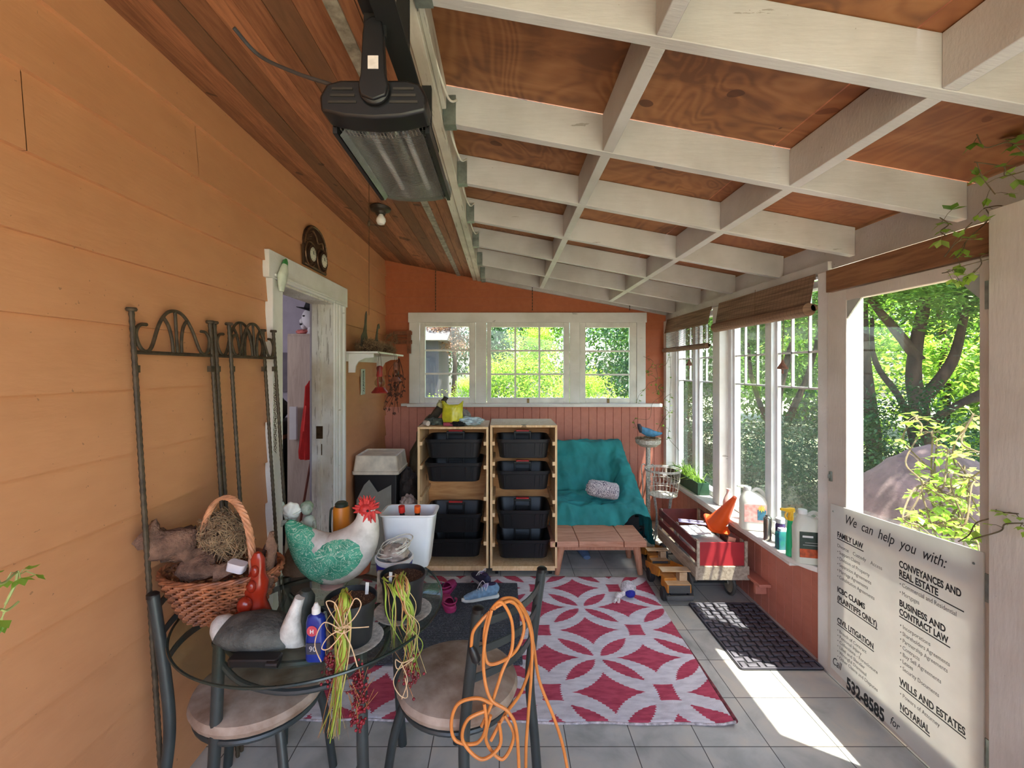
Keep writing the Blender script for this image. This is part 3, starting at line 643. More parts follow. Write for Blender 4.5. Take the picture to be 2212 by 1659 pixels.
# ------------------------------------------------------------------ shelving with black tote trays
def shelf_unit(x0, x1, zt, tag_, nrun, side):
    y0, y1, zb = 3.50, 3.95, .062
    t = thing('shelf_unit', tag_, 'shelf unit', ((x0 + x1) / 2, y0, 0), 0, 'plywood shelf units'); h = .017
    for a in (x0, x1 - h): q = M(); q.box(a, a + h, y0, y1, zb, zt - h - .0005); q.build('side_panel', SHW, t, bev=.001)
    q = M(); q.box(x0, x1, y0 - .002, y1 + .002, zt - h, zt); q.build('top_panel', SHW, t, bev=.001)
    q = M(); q.box(x0 + h, x1 - h, y0, y1 - .013, zb, zb + h); q.box(x0 + h, x1 - h, y0 + .004, y0 + .018, zb - .02, zb); q.build('bottom_panel', SHW, t)
    q = M(); q.box(x0 + h, x1 - h, y1 - .012, y1, zb, zt - h); q.build('back_panel', SHB, t)
    for z in nrun:
        for a, b_ in ((x0 + h, x0 + h + .02), (x1 - h - .02, x1 - h)):
            q = M(); q.box(a, b_, y0 - .003, y1 - .03, z - .016, z + .013); q.build('runner', SHW, t, bev=.001)
    for (a, b_) in ((x0 + .05, y0 + .05), (x1 - .05, y0 + .05), (x0 + .05, y1 - .05), (x1 - .05, y1 - .05)):
        q = M(); q.box(a - .02, a + .02, b_ - .02, b_ + .02, .052, .0615); q.tube([(a - .011, b_, .026), (a + .011, b_, .026)], .026, 16); q.box(a - .014, a - .0115, b_ - .01, b_ + .01, .024, .055); q.box(a + .0115, a + .014, b_ - .01, b_ + .01, .024, .055); q.build('caster', BLK, t)
    return t
LX0, LX1, RX0, RX1 = -.654, -.107, -.094, .424
lz = [.905, .722, .325, .135]; rz_ = [.905, .660, .355, .125]     # height of the tray bottoms
shelf_unit(LX0, LX1, 1.153, 'plywood shelf unit on casters, the left one with the yellow bag on top', [z + .12 for z in lz] + [.60], 0)
shelf_unit(RX0, RX1, 1.166, 'plywood shelf unit on casters, the right one beside the teal chair', [z + .12 for z in rz_] + [.575, .87], 1)
RED = mat('red_plastic', (200, 36, 40), .4)
tt = thing('tote_tray', 'x', 'tote tray', (0, 0, 0)); q = M(); W, D, H = .222, .195, .150
q.rrect([(0, W - .03, D - .03, .05), (.004, W - .024, D - .024, .05), (H - .03, W - .006, D - .006, .055), (H - .026, W, D, .055), (H, W + .004, D + .004, .055), (H, W - .004, D - .004, .055), (H - .01, W - .009, D - .009, .052), (.01, W - .032, D - .032, .04), (.01, .001, .001, .001)], k=6, capt=False)
q.build('tub', BLK, tt, local=True)
for sx in (-1, 1):
    for dx in (.135, .155, .095): q = M(); q.beam((sx * dx, -D + .0135, .025), (sx * dx * 1.03, -D + .001, H - .035), .006, .006, (0, 1, 0)); q.build('rib', BLK, tt, local=True)
q = M(); q.box(-.075, -.058, -.008, .008, .02, H + .035); q.box(.058, .075, -.008, .008, .02, H + .035); q.box(-.075, .075, -.009, .009, H + .018, H + .037); q.box(-.058, .058, -.003, .003, .012, H - .02); hd = q.build('handle', BLK, tt, local=True, bev=.003)
q = M(); q.box(-.056, .056, -.012, .012, H + .0355, H + .048); q.build('grip', RED, hd, local=True, bev=.003)
first = True
for sd, xm, zs, nm in ((0, (LX0 + LX1) / 2, lz, 'left'), (1, (RX0 + RX1) / 2, rz_, 'right')):
    for k, z in enumerate(zs):
        o = tt if first else dup(tt); first = False
        o.location = (xm, 3.50 + .21 - .006, z); o['label'] = 'black tote tray, %s in the %s plywood shelf unit' % (('topmost', 'second from the top', 'third from the top', 'lowest')[k], nm); o['group'] = 'black tote trays in the shelf units'
        if sd: o.scale = (.94, 1, 1)
# ------------------------------------------------------------------ things on top of the left shelf unit
def bagmesh(c, prof, seed, amp=.12, n=30, sx=1, sy=.7):
    q = M(); q.lathe(prof, c, n, None, sx, sy, lambda a, z: 1 + amp * fbm((math.cos(a) * 2, math.sin(a) * 2, z * 25), 1.3, 4) * 1.6)
    for p in q.v: p += V(1, 1, .3) * fbm(p, 22, 3) * .008
    return q
YEL = mat('translucent_yellow_plastic', (212, 206, 52), .25, .12, 20)
zt = 1.1545
q = bagmesh((-.395, 3.62, zt), [(.001, 0), (.072, .0), (.083, .05), (.083, .10), (.075, .135), (.082, .165), (.078, .168), (.068, .14), (.05, .12), (.001, .10)], 3, .14)
for p in q.v:
    if p.z > zt + .13: p.z += .035 * max(0, math.cos(math.atan2(p.y - 3.62, p.x + .395) * 2)) - .01
tag(q.build('plastic_bag', YEL, ang=60), 'crumpled yellow plastic bag standing on the left shelf unit', 'bag')
q = M(); q.box(-.46, -.385, 3.53, 3.56, zt, zt + .028); tag(q.build('small_box', mat('magenta_card', (150, 46, 66), .6), bev=.004), 'small dark pink packet below the yellow bag', 'packet')
q = M(); q.tube(smooth_path([(-.62, 3.70, zt + .02), (-.57, 3.71, zt + .045), (-.52, 3.72, zt + .11), (-.49, 3.73, zt + .16), (-.46, 3.72, zt + .215)]), [.02, .032, .035, .028, .02], 14)
for p in q.v: p += V(1, 1, 1) * fbm(p, 20) * .01
a = tag(q.build('work_glove', mat('dark_olive_leather', (66, 58, 46), .8, .3, 20, bump=.4)), 'dark work glove leaning up behind the yellow bag', 'glove')
q = M(); q.lathe([(.022, 0), (.03, .006), (.03, .034), (.024, .04)], (-.515, 3.705, zt + .135), 16, (.5, 0, .85)); q.lathe([(.026, 0), (.033, .008), (.026, .016)], (-.497, 3.705, zt + .168), 16, (.5, 0, .85)); q.build('cuff_band', mat('pale_yellow_band', (214, 210, 150), .5), a)
q = M(); q.tube([(-.607, 3.55, zt + .025), (-.575, 3.52, zt + .022)], .02, 16); q.tube([(-.61, 3.552, zt + .025), (-.606, 3.55, zt + .025)], .012, 12); tag(q.build('cardboard_tube', mat('pale_pink_cardboard', (205, 190, 180), .7)), 'short pale cardboard roll at the front left corner of the shelf top', 'roll')
q = crumple((-.54, 3.64, zt + .022), (.075, .06, .03), .35, 5, fl=zt + .001); tag(q.build('folded_cloth', mat('grey_green_cloth', (96, 104, 96), .9, .3, 30)), 'crumpled grey-green cloth behind the cardboard roll', 'cloth')
q = crumple((-.265, 3.62, zt + .03), (.105, .08, .034), .35, 8, fl=zt + .001); tag(q.build('plastic_wrap', mat('pale_blue_clear_plastic', (190, 212, 220), .2, .15, 30), ang=60), 'crumpled pale blue plastic wrap on the right of the shelf top', 'plastic wrap')
q = crumple((-.325, 3.74, zt + .055), (.065, .05, .06), .25, 9, fl=zt + .001); tag(q.build('grey_bundle', mat('grey_fleece', (140, 134, 132), .95, .2, 30)), 'grey cloth bundle behind the yellow bag', 'cloth')
q = crumple((-.345, 3.54, zt + .016), (.05, .03, .018), .5, 12, fl=zt + .001); tag(q.build('dark_glove', mat('black_knit', (34, 32, 30), .95, .3, 30)), 'small black glove in front of the yellow bag', 'glove')
# ------------------------------------------------------------------ draped pile and bin in the far left corner
OLV = mat('olive_tarp', (92, 88, 68), .85, .25, 8, bump=.3)
def pile(u, v):
    x = -.93 + .42 * u; y = 4.0 + .68 * v
    e = (math.sin(math.pi * min(1, max(0, u))) ** .45) * (math.sin(math.pi * min(1, max(0, v))) ** .4)
    h = (1.0 + .28 * u) * e; return V(x + .04 * fbm((x, y, h * 2), 4, 3), y, max(.0, h + .05 * fbm((x * 3, y * 3, 0), 3, 4)))
q = M(); q.grid(pile, 44, 44); tag(q.build('tarp_bundle', OLV, ang=70), 'olive green tarp thrown over a pile behind the left shelf unit', 'tarp')
q = crumple((-.80, 3.86, .56), (.085, .12, .20), .22, 21); tag(q.build('dark_bag', mat('dark_brown_fabric', (62, 54, 50), .9, .3, 16, bump=.3)), 'dark stuffed bag between the bin and the left shelf unit', 'bag')
q = crumple((-.765, 3.70, .50), (.065, .07, .07), .3, 22); tag(q.build('pale_cloth', mat('dusty_pink_cloth', (190, 172, 165), .9, .2, 20)), 'dusty pale cloth poking out left of the shelf unit', 'cloth')
q = crumple((-.78, 3.72, .20), (.08, .10, .20), .25, 24, fl=.002); tag(q.build('black_bag', BLK2), 'black bag on the floor left of the shelf unit', 'bag')
bt = thing('litter_bin', 'tall black bin with a beige boxy lid and pale cut-out shape', 'bin', (-1.03, 3.86, 0))
q = M(); q.rrect([(0, .165, .16, .02), (.70, .178, .172, .02), (.74, .178, .172, .02)], (-1.03, 3.86, 0)); q.build('body', BLK, bt)
BEI = mat('dusty_beige_plastic', (222, 210, 188), .55, .12, 12)
q = M(); q.rrect([(.742, .19, .185, .02), (.765, .192, .187, .02), (.77, .185, .18, .02), (.89, .170, .165, .02), (.895, .16, .155, .015), (.885, .15, .145, .012), (.885, .001, .001, .001)], (-1.03, 3.86, 0), capt=False); q.build('lid', BEI, bt)
q = M(); q.prism([(-.15, .02), (.13, .02), (.13, .66), (.02, .60), (-.02, .66), (-.05, .70), (-.09, .66), (-.15, .54)], lambda u, v, d: V(-1.03 + u, d, v), 3.675, 3.684); q.build('panel', mat('grey_panel_plastic', (140, 138, 128), .6, .1), bt)
# ------------------------------------------------------------------ teal draped armchair, pillow, low bench
TEAL = mat('teal_cloth', (34, 128, 128), .8, .18, 4)
def drape(u, v):
    y = 4.56 - .70 * v; xe = 1.15 + (4.56 - y) * .14; tt_ = max(0, (u - .84) / .16)
    x = .40 + (xe - .40) * min(1, u / .84) + .05 * tt_ ** .5
    yy = y
    if yy > 4.44: zs = .89
    elif yy > 4.26: zs = .47 + (.89 - .47) * (yy - 4.26) / .18
    elif yy > 3.94: zs = .42 + .05 * (yy - 3.94) / .32
    else: zs = .42 - (3.94 - yy) / .08 * .17
    za = .90 - (4.50 - yy) * .86 if yy < 4.50 else .90
    xa = 1.13; k = min(1, max(0, (x - (xa - .12)) / .10)); k = k * k * (3 - 2 * k)
    z = zs + (max(za, zs) - zs) * k
    if tt_: z = z * (1 - tt_) + .08 * tt_
    wr = .012 * math.sin(x * 26 + 5 * fbm((x, y, 0), 4)) * (1 if yy < 4.0 else .35) + .02 * fbm((x * 2.2, y * 3, z * 2), 3.4, 4)
    tuft = -.022 * math.exp(-(((x - .86) / .03) ** 2 + ((y - 3.99) / .04) ** 2))
    return V(x + .012 * fbm((y * 3, z * 3, 2), 4), y - wr * .8, z + wr + tuft)
ch = thing('armchair', 'armchair draped in a teal cloth behind the low pink bench', 'armchair', (.85, 4.2, 0))
q = M(); q.grid(drape, 96, 96); q.build('drape', TEAL, ch, ang=75)
for x, y in ((.48, 4.0), (1.18, 4.0), (.48, 4.5), (1.15, 4.5)): q = M(); q.box(x - .02, x + .02, y - .02, y + .02, 0, .3); q.build('leg', BLK2, ch)
q = M(); q.box(.44, 1.16, 3.97, 4.5, .22, .36); q.build('seat_frame', BLK2, ch)
def paisley():
    m, n, b = newmat('paisley_fabric'); v, x, y, z = wpos(n)
    g = noi(n, v, 17, 1, None, 1.6); r = E.op('SINE', g * 60)
    n.links.new(mixc(n, r.gt(.25), (214, 204, 204), (92, 82, 98)), b.inputs['Base Color']); b.inputs['Roughness'].default_value = .9; return m
q = M(); a, b_ = V(.76, 4.06, .545), V(1.03, 3.99, .515); q.tube([a + (b_ - a) * k for k in (0, .03, .12, .3, .5, .7, .88, .97, 1)], [.03, .058, .072, .074, .074, .074, .072, .058, .03], 24)
q.tube([a - (b_ - a) * .03, a + (b_ - a) * .01], .03, 14)
for p in q.v: p += V(1, 1, 1) * fbm(p, 14) * .006
tag(q.build('bolster_pillow', paisley(), ang=60), 'small grey patterned bolster pillow on the teal chair', 'pillow')
bn = thing('bench', 'low pinkish plank bench with splayed legs before the teal chair', 'bench', (.75, 3.7, 0))
for i, (a, b_) in enumerate(((.37, .588), (.592, .938), (.942, 1.115))):
    q = M(); q.box(a, b_, 3.50, 3.875, .222, .268); q.build('plank', BEN, bn, bev=.004)
LEG = woodm('pink_leg_wood', (160, 104, 78), (196, 142, 112), 'z', 1.6, .6, False)
for x, y, dx in ((.46, 3.54, -.035), (1.045, 3.54, .03), (.46, 3.84, -.03), (1.045, 3.84, .03)):
    q = M(); q.tube([(x + dx, y - .01 if y < 3.7 else y + .01, 0), (x + dx * .6, y, .10), (x, y, .2215)], [.020, .026, .030], 12); q.build('leg', LEG, bn)
q = M(); q.box(.44, 1.07, 3.53, 3.56, .19, .2215); q.box(.44, 1.07, 3.82, 3.85, .19, .2215); q.build('cleat', LEG, bn)
# dim shoes and stand below the bench
q = M(); q.loft([((.66, 4.0, .02), .02, .03), ((.68, 3.93, .045), .04, .04), ((.70, 3.86, .03), .028, .042), ((.71, 3.80, .02), .018, .03)], 14, (1, 0, 0)); tag(q.build('shoe', mat('faded_blue_shoe', (90, 110, 140), .7)), 'faded blue shoe in the dark below the bench', 'shoe')
# ------------------------------------------------------------------ rugs and mats
def rugm():
    m, n, b = newmat('red_white_lattice_weave'); v, x, y, z = wpos(n)
    jag = (E.op('SINE', y * 420) * .004); x = x + jag + (noi(n, v, 30, 2) - .5) * .008; px, py = .565, .53
    def cell(ox, oy):
        return ((((x - ox) / px + .5).fr() - .5) * px).ab(), ((((y - oy) / py + .5).fr() - .5) * py).ab()
    def ell(c, a, b2): return (((c[0] / a) * (c[0] / a)) + ((c[1] / b2) * (c[1] / b2))).pw(.5)
    A = cell(.527, 2.765); B = cell(.8095, 3.03)
    ea, eb = ell(A, .238, .277), ell(B, .293, .211)
    ia, ib = ell(A, .172, .222), ell(B, .236, .148)
    da = (A[0] / .185).pw(.72) + (A[1] / .148).pw(.72); db = (B[0] / .185).pw(.72) + (B[1] / .128).pw(.72)
    inA, inB = ea.lt(1), eb.lt(1); lens = ea.lt(.90) * eb.lt(.90)
    white = inA.mx(inB) * (E(1.0) - lens) if False else inA.mx(inB)
    white = white * (lens.lt(.5)) * (da.gt(1)) * (db.gt(1))
    f = noi(n, v, 14, 5, (1, 3, 1)); thr = E.op('SINE', (x + y * .9) * 900)
    wc = ramp(n, f, [(.3, (200, 195, 202)), (.6, (226, 222, 228))]); rc = ramp(n, f, [(.3, (164, 50, 76)), (.6, (198, 80, 104))])
    k = mixc(n, white, rc, wc); k = mixc(n, noi(n, v, 9, 2).gt(.73) * .25, k, (120, 90, 96)); n.links.new(k, b.inputs['Base Color']); b.inputs['Roughness'].default_value = .95
    bumpn(n, b, thr, .35, .003); return m
RUG = rugm()
c0, c1, c2, c3 = V(-1.10, 2.07, .004), V(1.045, 2.035, .004), V(1.085, 3.47, .004), V(-1.05, 3.50, .004)
def rugf(u, v):
    p = (c0 * (1 - u) + c1 * u) * (1 - v) + (c3 * (1 - u) + c2 * u) * v
    lift = .016 * max(0, (u - .965) / .035) * max(0, 1 - v * 1.9)
    return p + V(0, .004 * math.sin(u * 37), lift + .0025 * (fbm((p.x, p.y, 0), 3) + .5))
q = M(); q.grid(rugf, 90, 70); rug = tag(q.build('area_rug', RUG, solid=-.004), 'red and white woven rug with interlocking oval lattice', 'rug')
q = M(); q.tube([rugf(1, v / 20) + V(.002, 0, -.001 if v > 9 else .0) for v in range(0, 12)], [.010, .010, .009, .009, .008, .007, .006, .005, .004, .003, .002, .002], 8); q.build('rolled_edge', mat('dusty_red_rug_edge', (120, 60, 66), .95, .4, 40), rug)
q = M(); q.tube([rugf(u / 40, 0) + V(0, -.003, .001) for u in range(41)], .005, 6); q.build('hem', mat('frayed_white_hem', (190, 182, 184), .95, .3, 60), rug)
def charc():
    m, n, b = newmat('charcoal_ribbed_carpet'); v, x, y, z = wpos(n)
    n.links.new(ramp(n, noi(n, v, 160, 2), [(.35, (46, 50, 58)), (.6, (80, 84, 94)), (.75, (130, 134, 142))]), b.inputs['Base Color']); b.inputs['Roughness'].default_value = 1; bumpn(n, b, E.op('SINE', y * 520), .6, .004); return m
q = M(); q.rrect([(.0125, .44, .46, .012), (.0205, .44, .46, .012), (.0215, .436, .456, .01)], (-.33, 2.89, 0)); tag(q.build('doormat', charc()), 'charcoal ribbed doormat lying on the red rug', 'doormat')
q = M(); mx0, mx1, my0, my1 = 1.262, 1.715, 2.405, 3.09
ML = lambda x, y: V(x + (y - 2.4) * -.03 * (1 - (x - mx0) / .45), y, 0)
q.rrect([(.001, (mx1 - mx0) / 2, (my1 - my0) / 2, .02), (.006, (mx1 - mx0) / 2, (my1 - my0) / 2, .02)], ((mx0 + mx1) / 2, (my0 + my1) / 2, 0))
GM = mat('grey_rubber', (92, 88, 96), .6, .12, 12)
mt = thing('rubber_mat', 'grey basket-weave rubber mat beside the knee wall and screen door', 'rubber mat', ((mx0 + mx1) / 2, (my0 + my1) / 2, 0))
q.build('backing', mat('dark_rubber', (40, 38, 42), .7), mt)
q = M()
for i in range(9):
    for j in range(14):
        x = mx0 + .034 + i * .0475; y = my0 + .03 + j * .0475
        ax = (i + j) % 2
        hx, hy = (.0235, .0125) if ax else (.0125, .0235)
        q.rrect([(.0058, hx, hy, .003), (.012, hx, hy, .003), (.0135, hx - .003, hy - .003, .003)], (x, y, 0), 2)
q.box(mx0 + .006, mx0 + .012, my0 + .01, my1 - .01, .005, .012); q.box(mx1 - .012, mx1 - .006, my0 + .01, my1 - .01, .005, .012); q.box(mx0 + .01, mx1 - .01, my0 + .005, my0 + .012, .005, .012); q.box(mx0 + .01, mx1 - .01, my1 - .012, my1 - .005, .005, .012)
q.build('woven_tread', GM, mt)
# ------------------------------------------------------------------ knitted toy, clogs, sneakers
YT = .0125
t = thing('knit_toy', 'white knitted ball toy with a blue patch lying on the rug', 'toy', (.875, 3.16, YT))
q = M(); q.ell((.885, 3.19, .06), (.055, .05, .05), 24, 14, None, .06, 30, 3); q.build('ball', mat('white_knit', (222, 216, 220), .95, .2, 70, bump=.8), t)
q = M(); q.ell((.888, 3.150, .042), (.036, .03, .028), 16, 10); q.build('patch', mat('royal_blue_knit', (40, 44, 150), .9, .2, 60), t)
q = M(); q.ell((.80, 3.13, .035), (.024, .02, .021), 14, 8, None, .2, 20, 5); q.tube([(.81, 3.135, .033), (.85, 3.16, .04)], .016, 10); q.tube([(.785, 3.11, .025), (.76, 3.08, .018)], .01, 8); q.tube([(.80, 3.11, .022), (.79, 3.08, .018)], .01, 8); q.build('tail', mat('white_rope', (226, 220, 216), .95, .2, 60), t)
PK = mat('magenta_foam', (164, 46, 100), .6, .12, 12)
def clog(loc, rz, label, first=None):
    if first is not None: return dup(first, loc, rz, label)
    t = thing('clog_shoe', label, 'shoe', loc, rz, 'pink clogs on the doormat')
    q = M(); q.rrect([(0, .036, .095, .034), (.012, .040, .098, .036), (.022, .040, .098, .036)], (0, 0, 0), 6); q.build('sole', PK, t, local=True)
    def up(u, v):
        a = math.pi * u; y = -.095 + .115 * v; r = .040 * (math.sin(math.pi * min(.98, (v * .62 + .10))) ** .5); return V(-math.cos(a) * r, y, .02 + math.sin(a) * (.018 + .030 * v ** .8))
    q = M(); q.grid(up, 18, 12); q.build('upper', PK, t, local=True, solid=.004)
    q = M(); q.grid(lambda u, v: V(math.cos(math.pi * u) * .041 * (1 - .0 * v), .035 + math.sin(math.pi * u) * .062, .02 + .022 * v), 18, 3); q.build('heel_wall', PK, t, local=True, solid=.004)
    q = M(); q.tube(smooth_path([(-.042, .02, .055), (-.044, .06, .065), (-.02, .105, .066), (.02, .105, .066), (.044, .06, .065), (.042, .02, .055)]), .004, 6, flat=1.8); q.build('heel_strap', PK, t, local=True)
    return t
c_ = clog((-.385, 3.235, .022), R(165), 'pink clog with its open heel facing up at the mat edge')
clog((-.36, 3.02, .022), R(200), 'pink clog lying nearer the glass table edge', c_)
def sneaker(loc, rz, label, cm, sm):
    t = thing('sneaker', label, 'shoe', loc, rz, 'sneakers on the doormat')
    q = M(); q.loft([((-.125, 0, .016), .012, .018), ((-.11, 0, .016), .016, .034), ((-.03, 0, .015), .015, .031), ((.06, 0, .015), .015, .038), ((.115, 0, .017), .015, .030), ((.135, 0, .02), .010, .014)], 18); q.build('sole', sm, t, local=True)
    q = M(); q.loft([((-.122, 0, .055), .02, .018), ((-.108, 0, .062), .042, .030), ((-.06, 0, .060), .042, .031), ((-.02, 0, .055), .036, .032), ((.03, 0, .045), .026, .034), ((.085, 0, .036), .019, .032), ((.118, 0, .030), .012, .02)], 20); q.build('upper', cm, t, local=True)
    q = M(); q.ell((-.075, 0, .100), (.034, .020, .010), 16, 8); q.build('opening', mat('dark_shoe_lining', (52, 34, 66), .9), t, local=True)
    q = M(); q.ell((-.035, 0, .092), (.028, .016, .016), 14, 8, Matrix.Rotation(.35, 3, 'Y')); q.build('tongue', mat('lilac_mesh', (150, 140, 176), .9), t, local=True)
    q = M()
    for k in range(5):
        x = -.028 + .018 * k; z = .094 - .0085 * k; q.tube(smooth_path([(x, -.026, z - .014), (x + .004, 0, z + .003), (x + .008, .026, z - .014)]), .0026, 6)
    q.tube(smooth_path([(-.03, 0, .105), (-.02, -.03, .115), (.0, -.04, .09), (.015, -.042, .06)]), .0024, 6); q.tube(smooth_path([(-.03, 0, .105), (-.04, .03, .115), (-.02, .045, .08)]), .0024, 6); q.build('laces', mat('white_laces', (224, 222, 226), .8), t, local=True)
    return t
sneaker((-.145, 3.10, .0215), R(198), 'light blue running shoe with purple lining on the doormat', mat('light_blue_mesh', (120, 152, 180), .8, .2, 40), mat('pale_foam_sole', (206, 208, 204), .7))
sneaker((-.16, 3.33, .0215), R(120), 'dark navy running shoe behind the light blue one', mat('navy_mesh', (44, 44, 74), .8, .3, 40), mat('grey_foam_sole', (150, 150, 160), .7))
# ------------------------------------------------------------------ round glass table and chairs
TX, TY, TZ = -.68, 1.68, .740
GT = glassmat('tinted_table_glass', (232, 240, 235), .7, .02)
tb = thing('glass_table', 'round glass topped table on dark grey tube legs, crowded with ornaments', 'table', (TX, TY, 0))
q = M(); q.lathe([(.001, -.010), (.447, -.010), (.450, -.008), (.450, -.002), (.447, 0), (.001, 0)], (TX, TY, TZ), 72); q.build('tabletop', GT, tb)
q = M(); q.tube([(TX + .4515 * math.cos(a * math.pi / 48), TY + .4515 * math.sin(a * math.pi / 48), TZ - .005) for a in range(96)], .0045, 6, True); q.build('rim', mat('dark_green_glass_edge', (34, 48, 44), .2), tb)
lg = []
for k in range(4):
    a = math.pi / 4 + k * math.pi / 2; x, y = TX + .32 * math.cos(a), TY + .32 * math.sin(a); lg.append((x, y))
    q = M(); q.tube(smooth_path([(TX + .36 * math.cos(a), TY + .36 * math.sin(a), 0), (TX + .335 * math.cos(a), TY + .335 * math.sin(a), .35), (x, y, .722)], 5), .0185, 14); q.lathe([(.022, .7215), (.022, .7295)], (x, y, 0), 16); q.build('leg', DGR, tb)
q = M(); q.tube([(TX + .30 * math.cos(a * math.pi / 32), TY + .30 * math.sin(a * math.pi / 32), .700) for a in range(64)], .011, 8, True); q.build('support_ring', DGR, tb)
for k in range(4):
    a, b_ = lg[k], lg[(k + 1) % 4]; mid = ((a[0] + b_[0]) / 2 * .4 + TX * .6, (a[1] + b_[1]) / 2 * .4 + TY * .6)
    mid = ((a[0] + b_[0]) / 2 + ((a[0] + b_[0]) / 2 - TX) * .1, (a[1] + b_[1]) / 2 + ((a[1] + b_[1]) / 2 - TY) * .1)
    q = M(); q.tube(smooth_path([(a[0], a[1], .665), ((a[0] * 2 + mid[0]) / 3, (a[1] * 2 + mid[1]) / 3, .60), (mid[0], mid[1], .58), ((b_[0] * 2 + mid[0]) / 3, (b_[1] * 2 + mid[1]) / 3, .60), (b_[0], b_[1], .665)], 5), .010, 8); q.build('brace', DGR, tb)
SEAT = mat('stained_beige_seat_vinyl', (186, 168, 152), .7, .3, 9, bump=.1, c2=(122, 94, 74))
def chair(loc, rz, label, first=None):
    if first is not None: return dup(first, loc, rz, label)
    t = thing('dining_chair', label, 'chair', loc, rz, 'round seat tube chairs')
    q = M(); q.lathe([(.001, .425), (.19, .425), (.215, .435), (.222, .452), (.214, .472), (.17, .484), (.001, .487)], (0, 0, 0), 40); q.build('seat', SEAT, t, local=True)
    q = M(); q.tube([(.2 * math.cos(a * math.pi / 20), .2 * math.sin(a * math.pi / 20), .413) for a in range(40)], .010, 8, True); q.build('seat_ring', DGR, t, local=True)
    for s_ in (-1, 1):
        q = M(); q.tube(smooth_path([(-.235, .19 * s_, 0), (-.215, .185 * s_, .25), (-.20, .178 * s_, .43), (-.215, .175 * s_, .60), (-.255, .175 * s_, .868)], 6), .0175, 14); q.build('back_post', DGR, t, local=True)
        q = M(); q.lathe([(.0185, 0), (.0185, .012), (.012, .017), (.001, .018)], (-.2565, .175 * s_, .862), 14); q.build('post_cap', BLK, t, local=True)
        q = M(); q.tube(smooth_path([(.19, .19 * s_, 0), (.165, .165 * s_, .25), (.13, .13 * s_, .413)], 5), .016, 12); q.build('leg', DGR, t, local=True)
    for z in (.82, .73, .64):
        x0 = -.215 - (z - .6) * .15; n = 12
        pts = [(x0 - .045 * math.sin(math.pi * i / n), -.175 + .35 * i / n, z) for i in range(n + 1)]
        q = M()
        for i in range(n):
            a, b_ = V(*pts[i]), V(*pts[i + 1]); q.beam(a, b_ + (b_ - a) * .02, .005, .024)
        q.build('back_slat', DGR, t, local=True)
    return t
c_ = chair((-.872, 1.64, 0), 0, 'dining chair against the orange wall, its back holding the basket side')
chair((-.165, 1.675, 0), R(141.5), 'dining chair in front with the orange extension cord over its back', c_)
# ------------------------------------------------------------------ orange cord
ORC = mat('orange_cord_rubber', (204, 124, 56), .5, .1, 20)
ext = thing('extension_cord', 'orange extension cord looped over the back of the front chair', 'cord', P(1063, 1320, 1.36))
LO = [[(1063, 1316, 1.325), (1088, 1293, 1.33), (1120, 1300, 1.36), (1146, 1350, 1.42), (1150, 1415, 1.42), (1128, 1490, 1.36), (1090, 1545, 1.30), (1060, 1600, 1.28)],
      [(1060, 1318, 1.32), (1082, 1300, 1.31), (1105, 1340, 1.32), (1106, 1400, 1.32), (1085, 1450, 1.30), (1062, 1520, 1.29), (1040, 1570, 1.28)],
      [(1066, 1316, 1.33), (1100, 1296, 1.35), (1135, 1330, 1.40), (1152, 1390, 1.45), (1165, 1470, 1.40), (1200, 1560, 1.36), (1222, 1640, 1.35), (1245, 1800, 1.34), (1262, 1962, 1.34)],
      [(1058, 1320, 1.315), (1046, 1370, 1.30), (1052, 1430, 1.30), (1085, 1428, 1.30), (1118, 1400, 1.34), (1132, 1350, 1.36), (1108, 1300, 1.33), (1070, 1312, 1.31)],
      [(1062, 1318, 1.31), (1048, 1380, 1.295), (1045, 1450, 1.29), (1060, 1510, 1.28), (1100, 1540, 1.28), (1118, 1600, 1.28), (1122, 1800, 1.30), (1110, 1990, 1.31)],
      [(1100, 1298, 1.33), (1130, 1320, 1.38), (1148, 1375, 1.40), (1148, 1450, 1.39), (1140, 1560, 1.37), (1136, 1640, 1.36), (1140, 1800, 1.36), (1165, 1945, 1.36)],
      [(1058, 1322, 1.32), (1040, 1340, 1.31), (1022, 1365, 1.31), (1018, 1398, 1.31)],
      [(1062, 1520, 1.28), (1030, 1508, 1.27), (990, 1520, 1.27), (975, 1560, 1.27), (985, 1600, 1.27), (1030, 1605, 1.27), (1050, 1570, 1.27), (1046, 1520, 1.275)],
      [(1050, 1535, 1.275), (1010, 1555, 1.26), (1000, 1600, 1.26), (1040, 1640, 1.26), (1080, 1610, 1.27), (1078, 1560, 1.28)],
      [(1090, 1545, 1.295), (1110, 1590, 1.29), (1085, 1640, 1.28), (1050, 1600, 1.28), (1060, 1545, 1.28)]]
q = M()
for l_ in LO: q.tube(smooth_path([P(*p) for p in l_], 8), .0048, 8)
q.build('cable', ORC, ext)
q = M(); a, b_ = P(1018, 1396, 1.31), P(1030, 1428, 1.31); q.tube([a, a * .7 + b_ * .3, b_ * .9 + a * .1, b_], [.007, .012, .014, .012], 12); q.beam(b_, b_ + (b_ - a) * .25 + V(.004, 0, 0), .002, .006); q.beam(b_ + V(-.008, 0, 0), b_ + (b_ - a) * .25 + V(-.006, 0, 0), .002, .006); q.build('plug', BLK, ext)
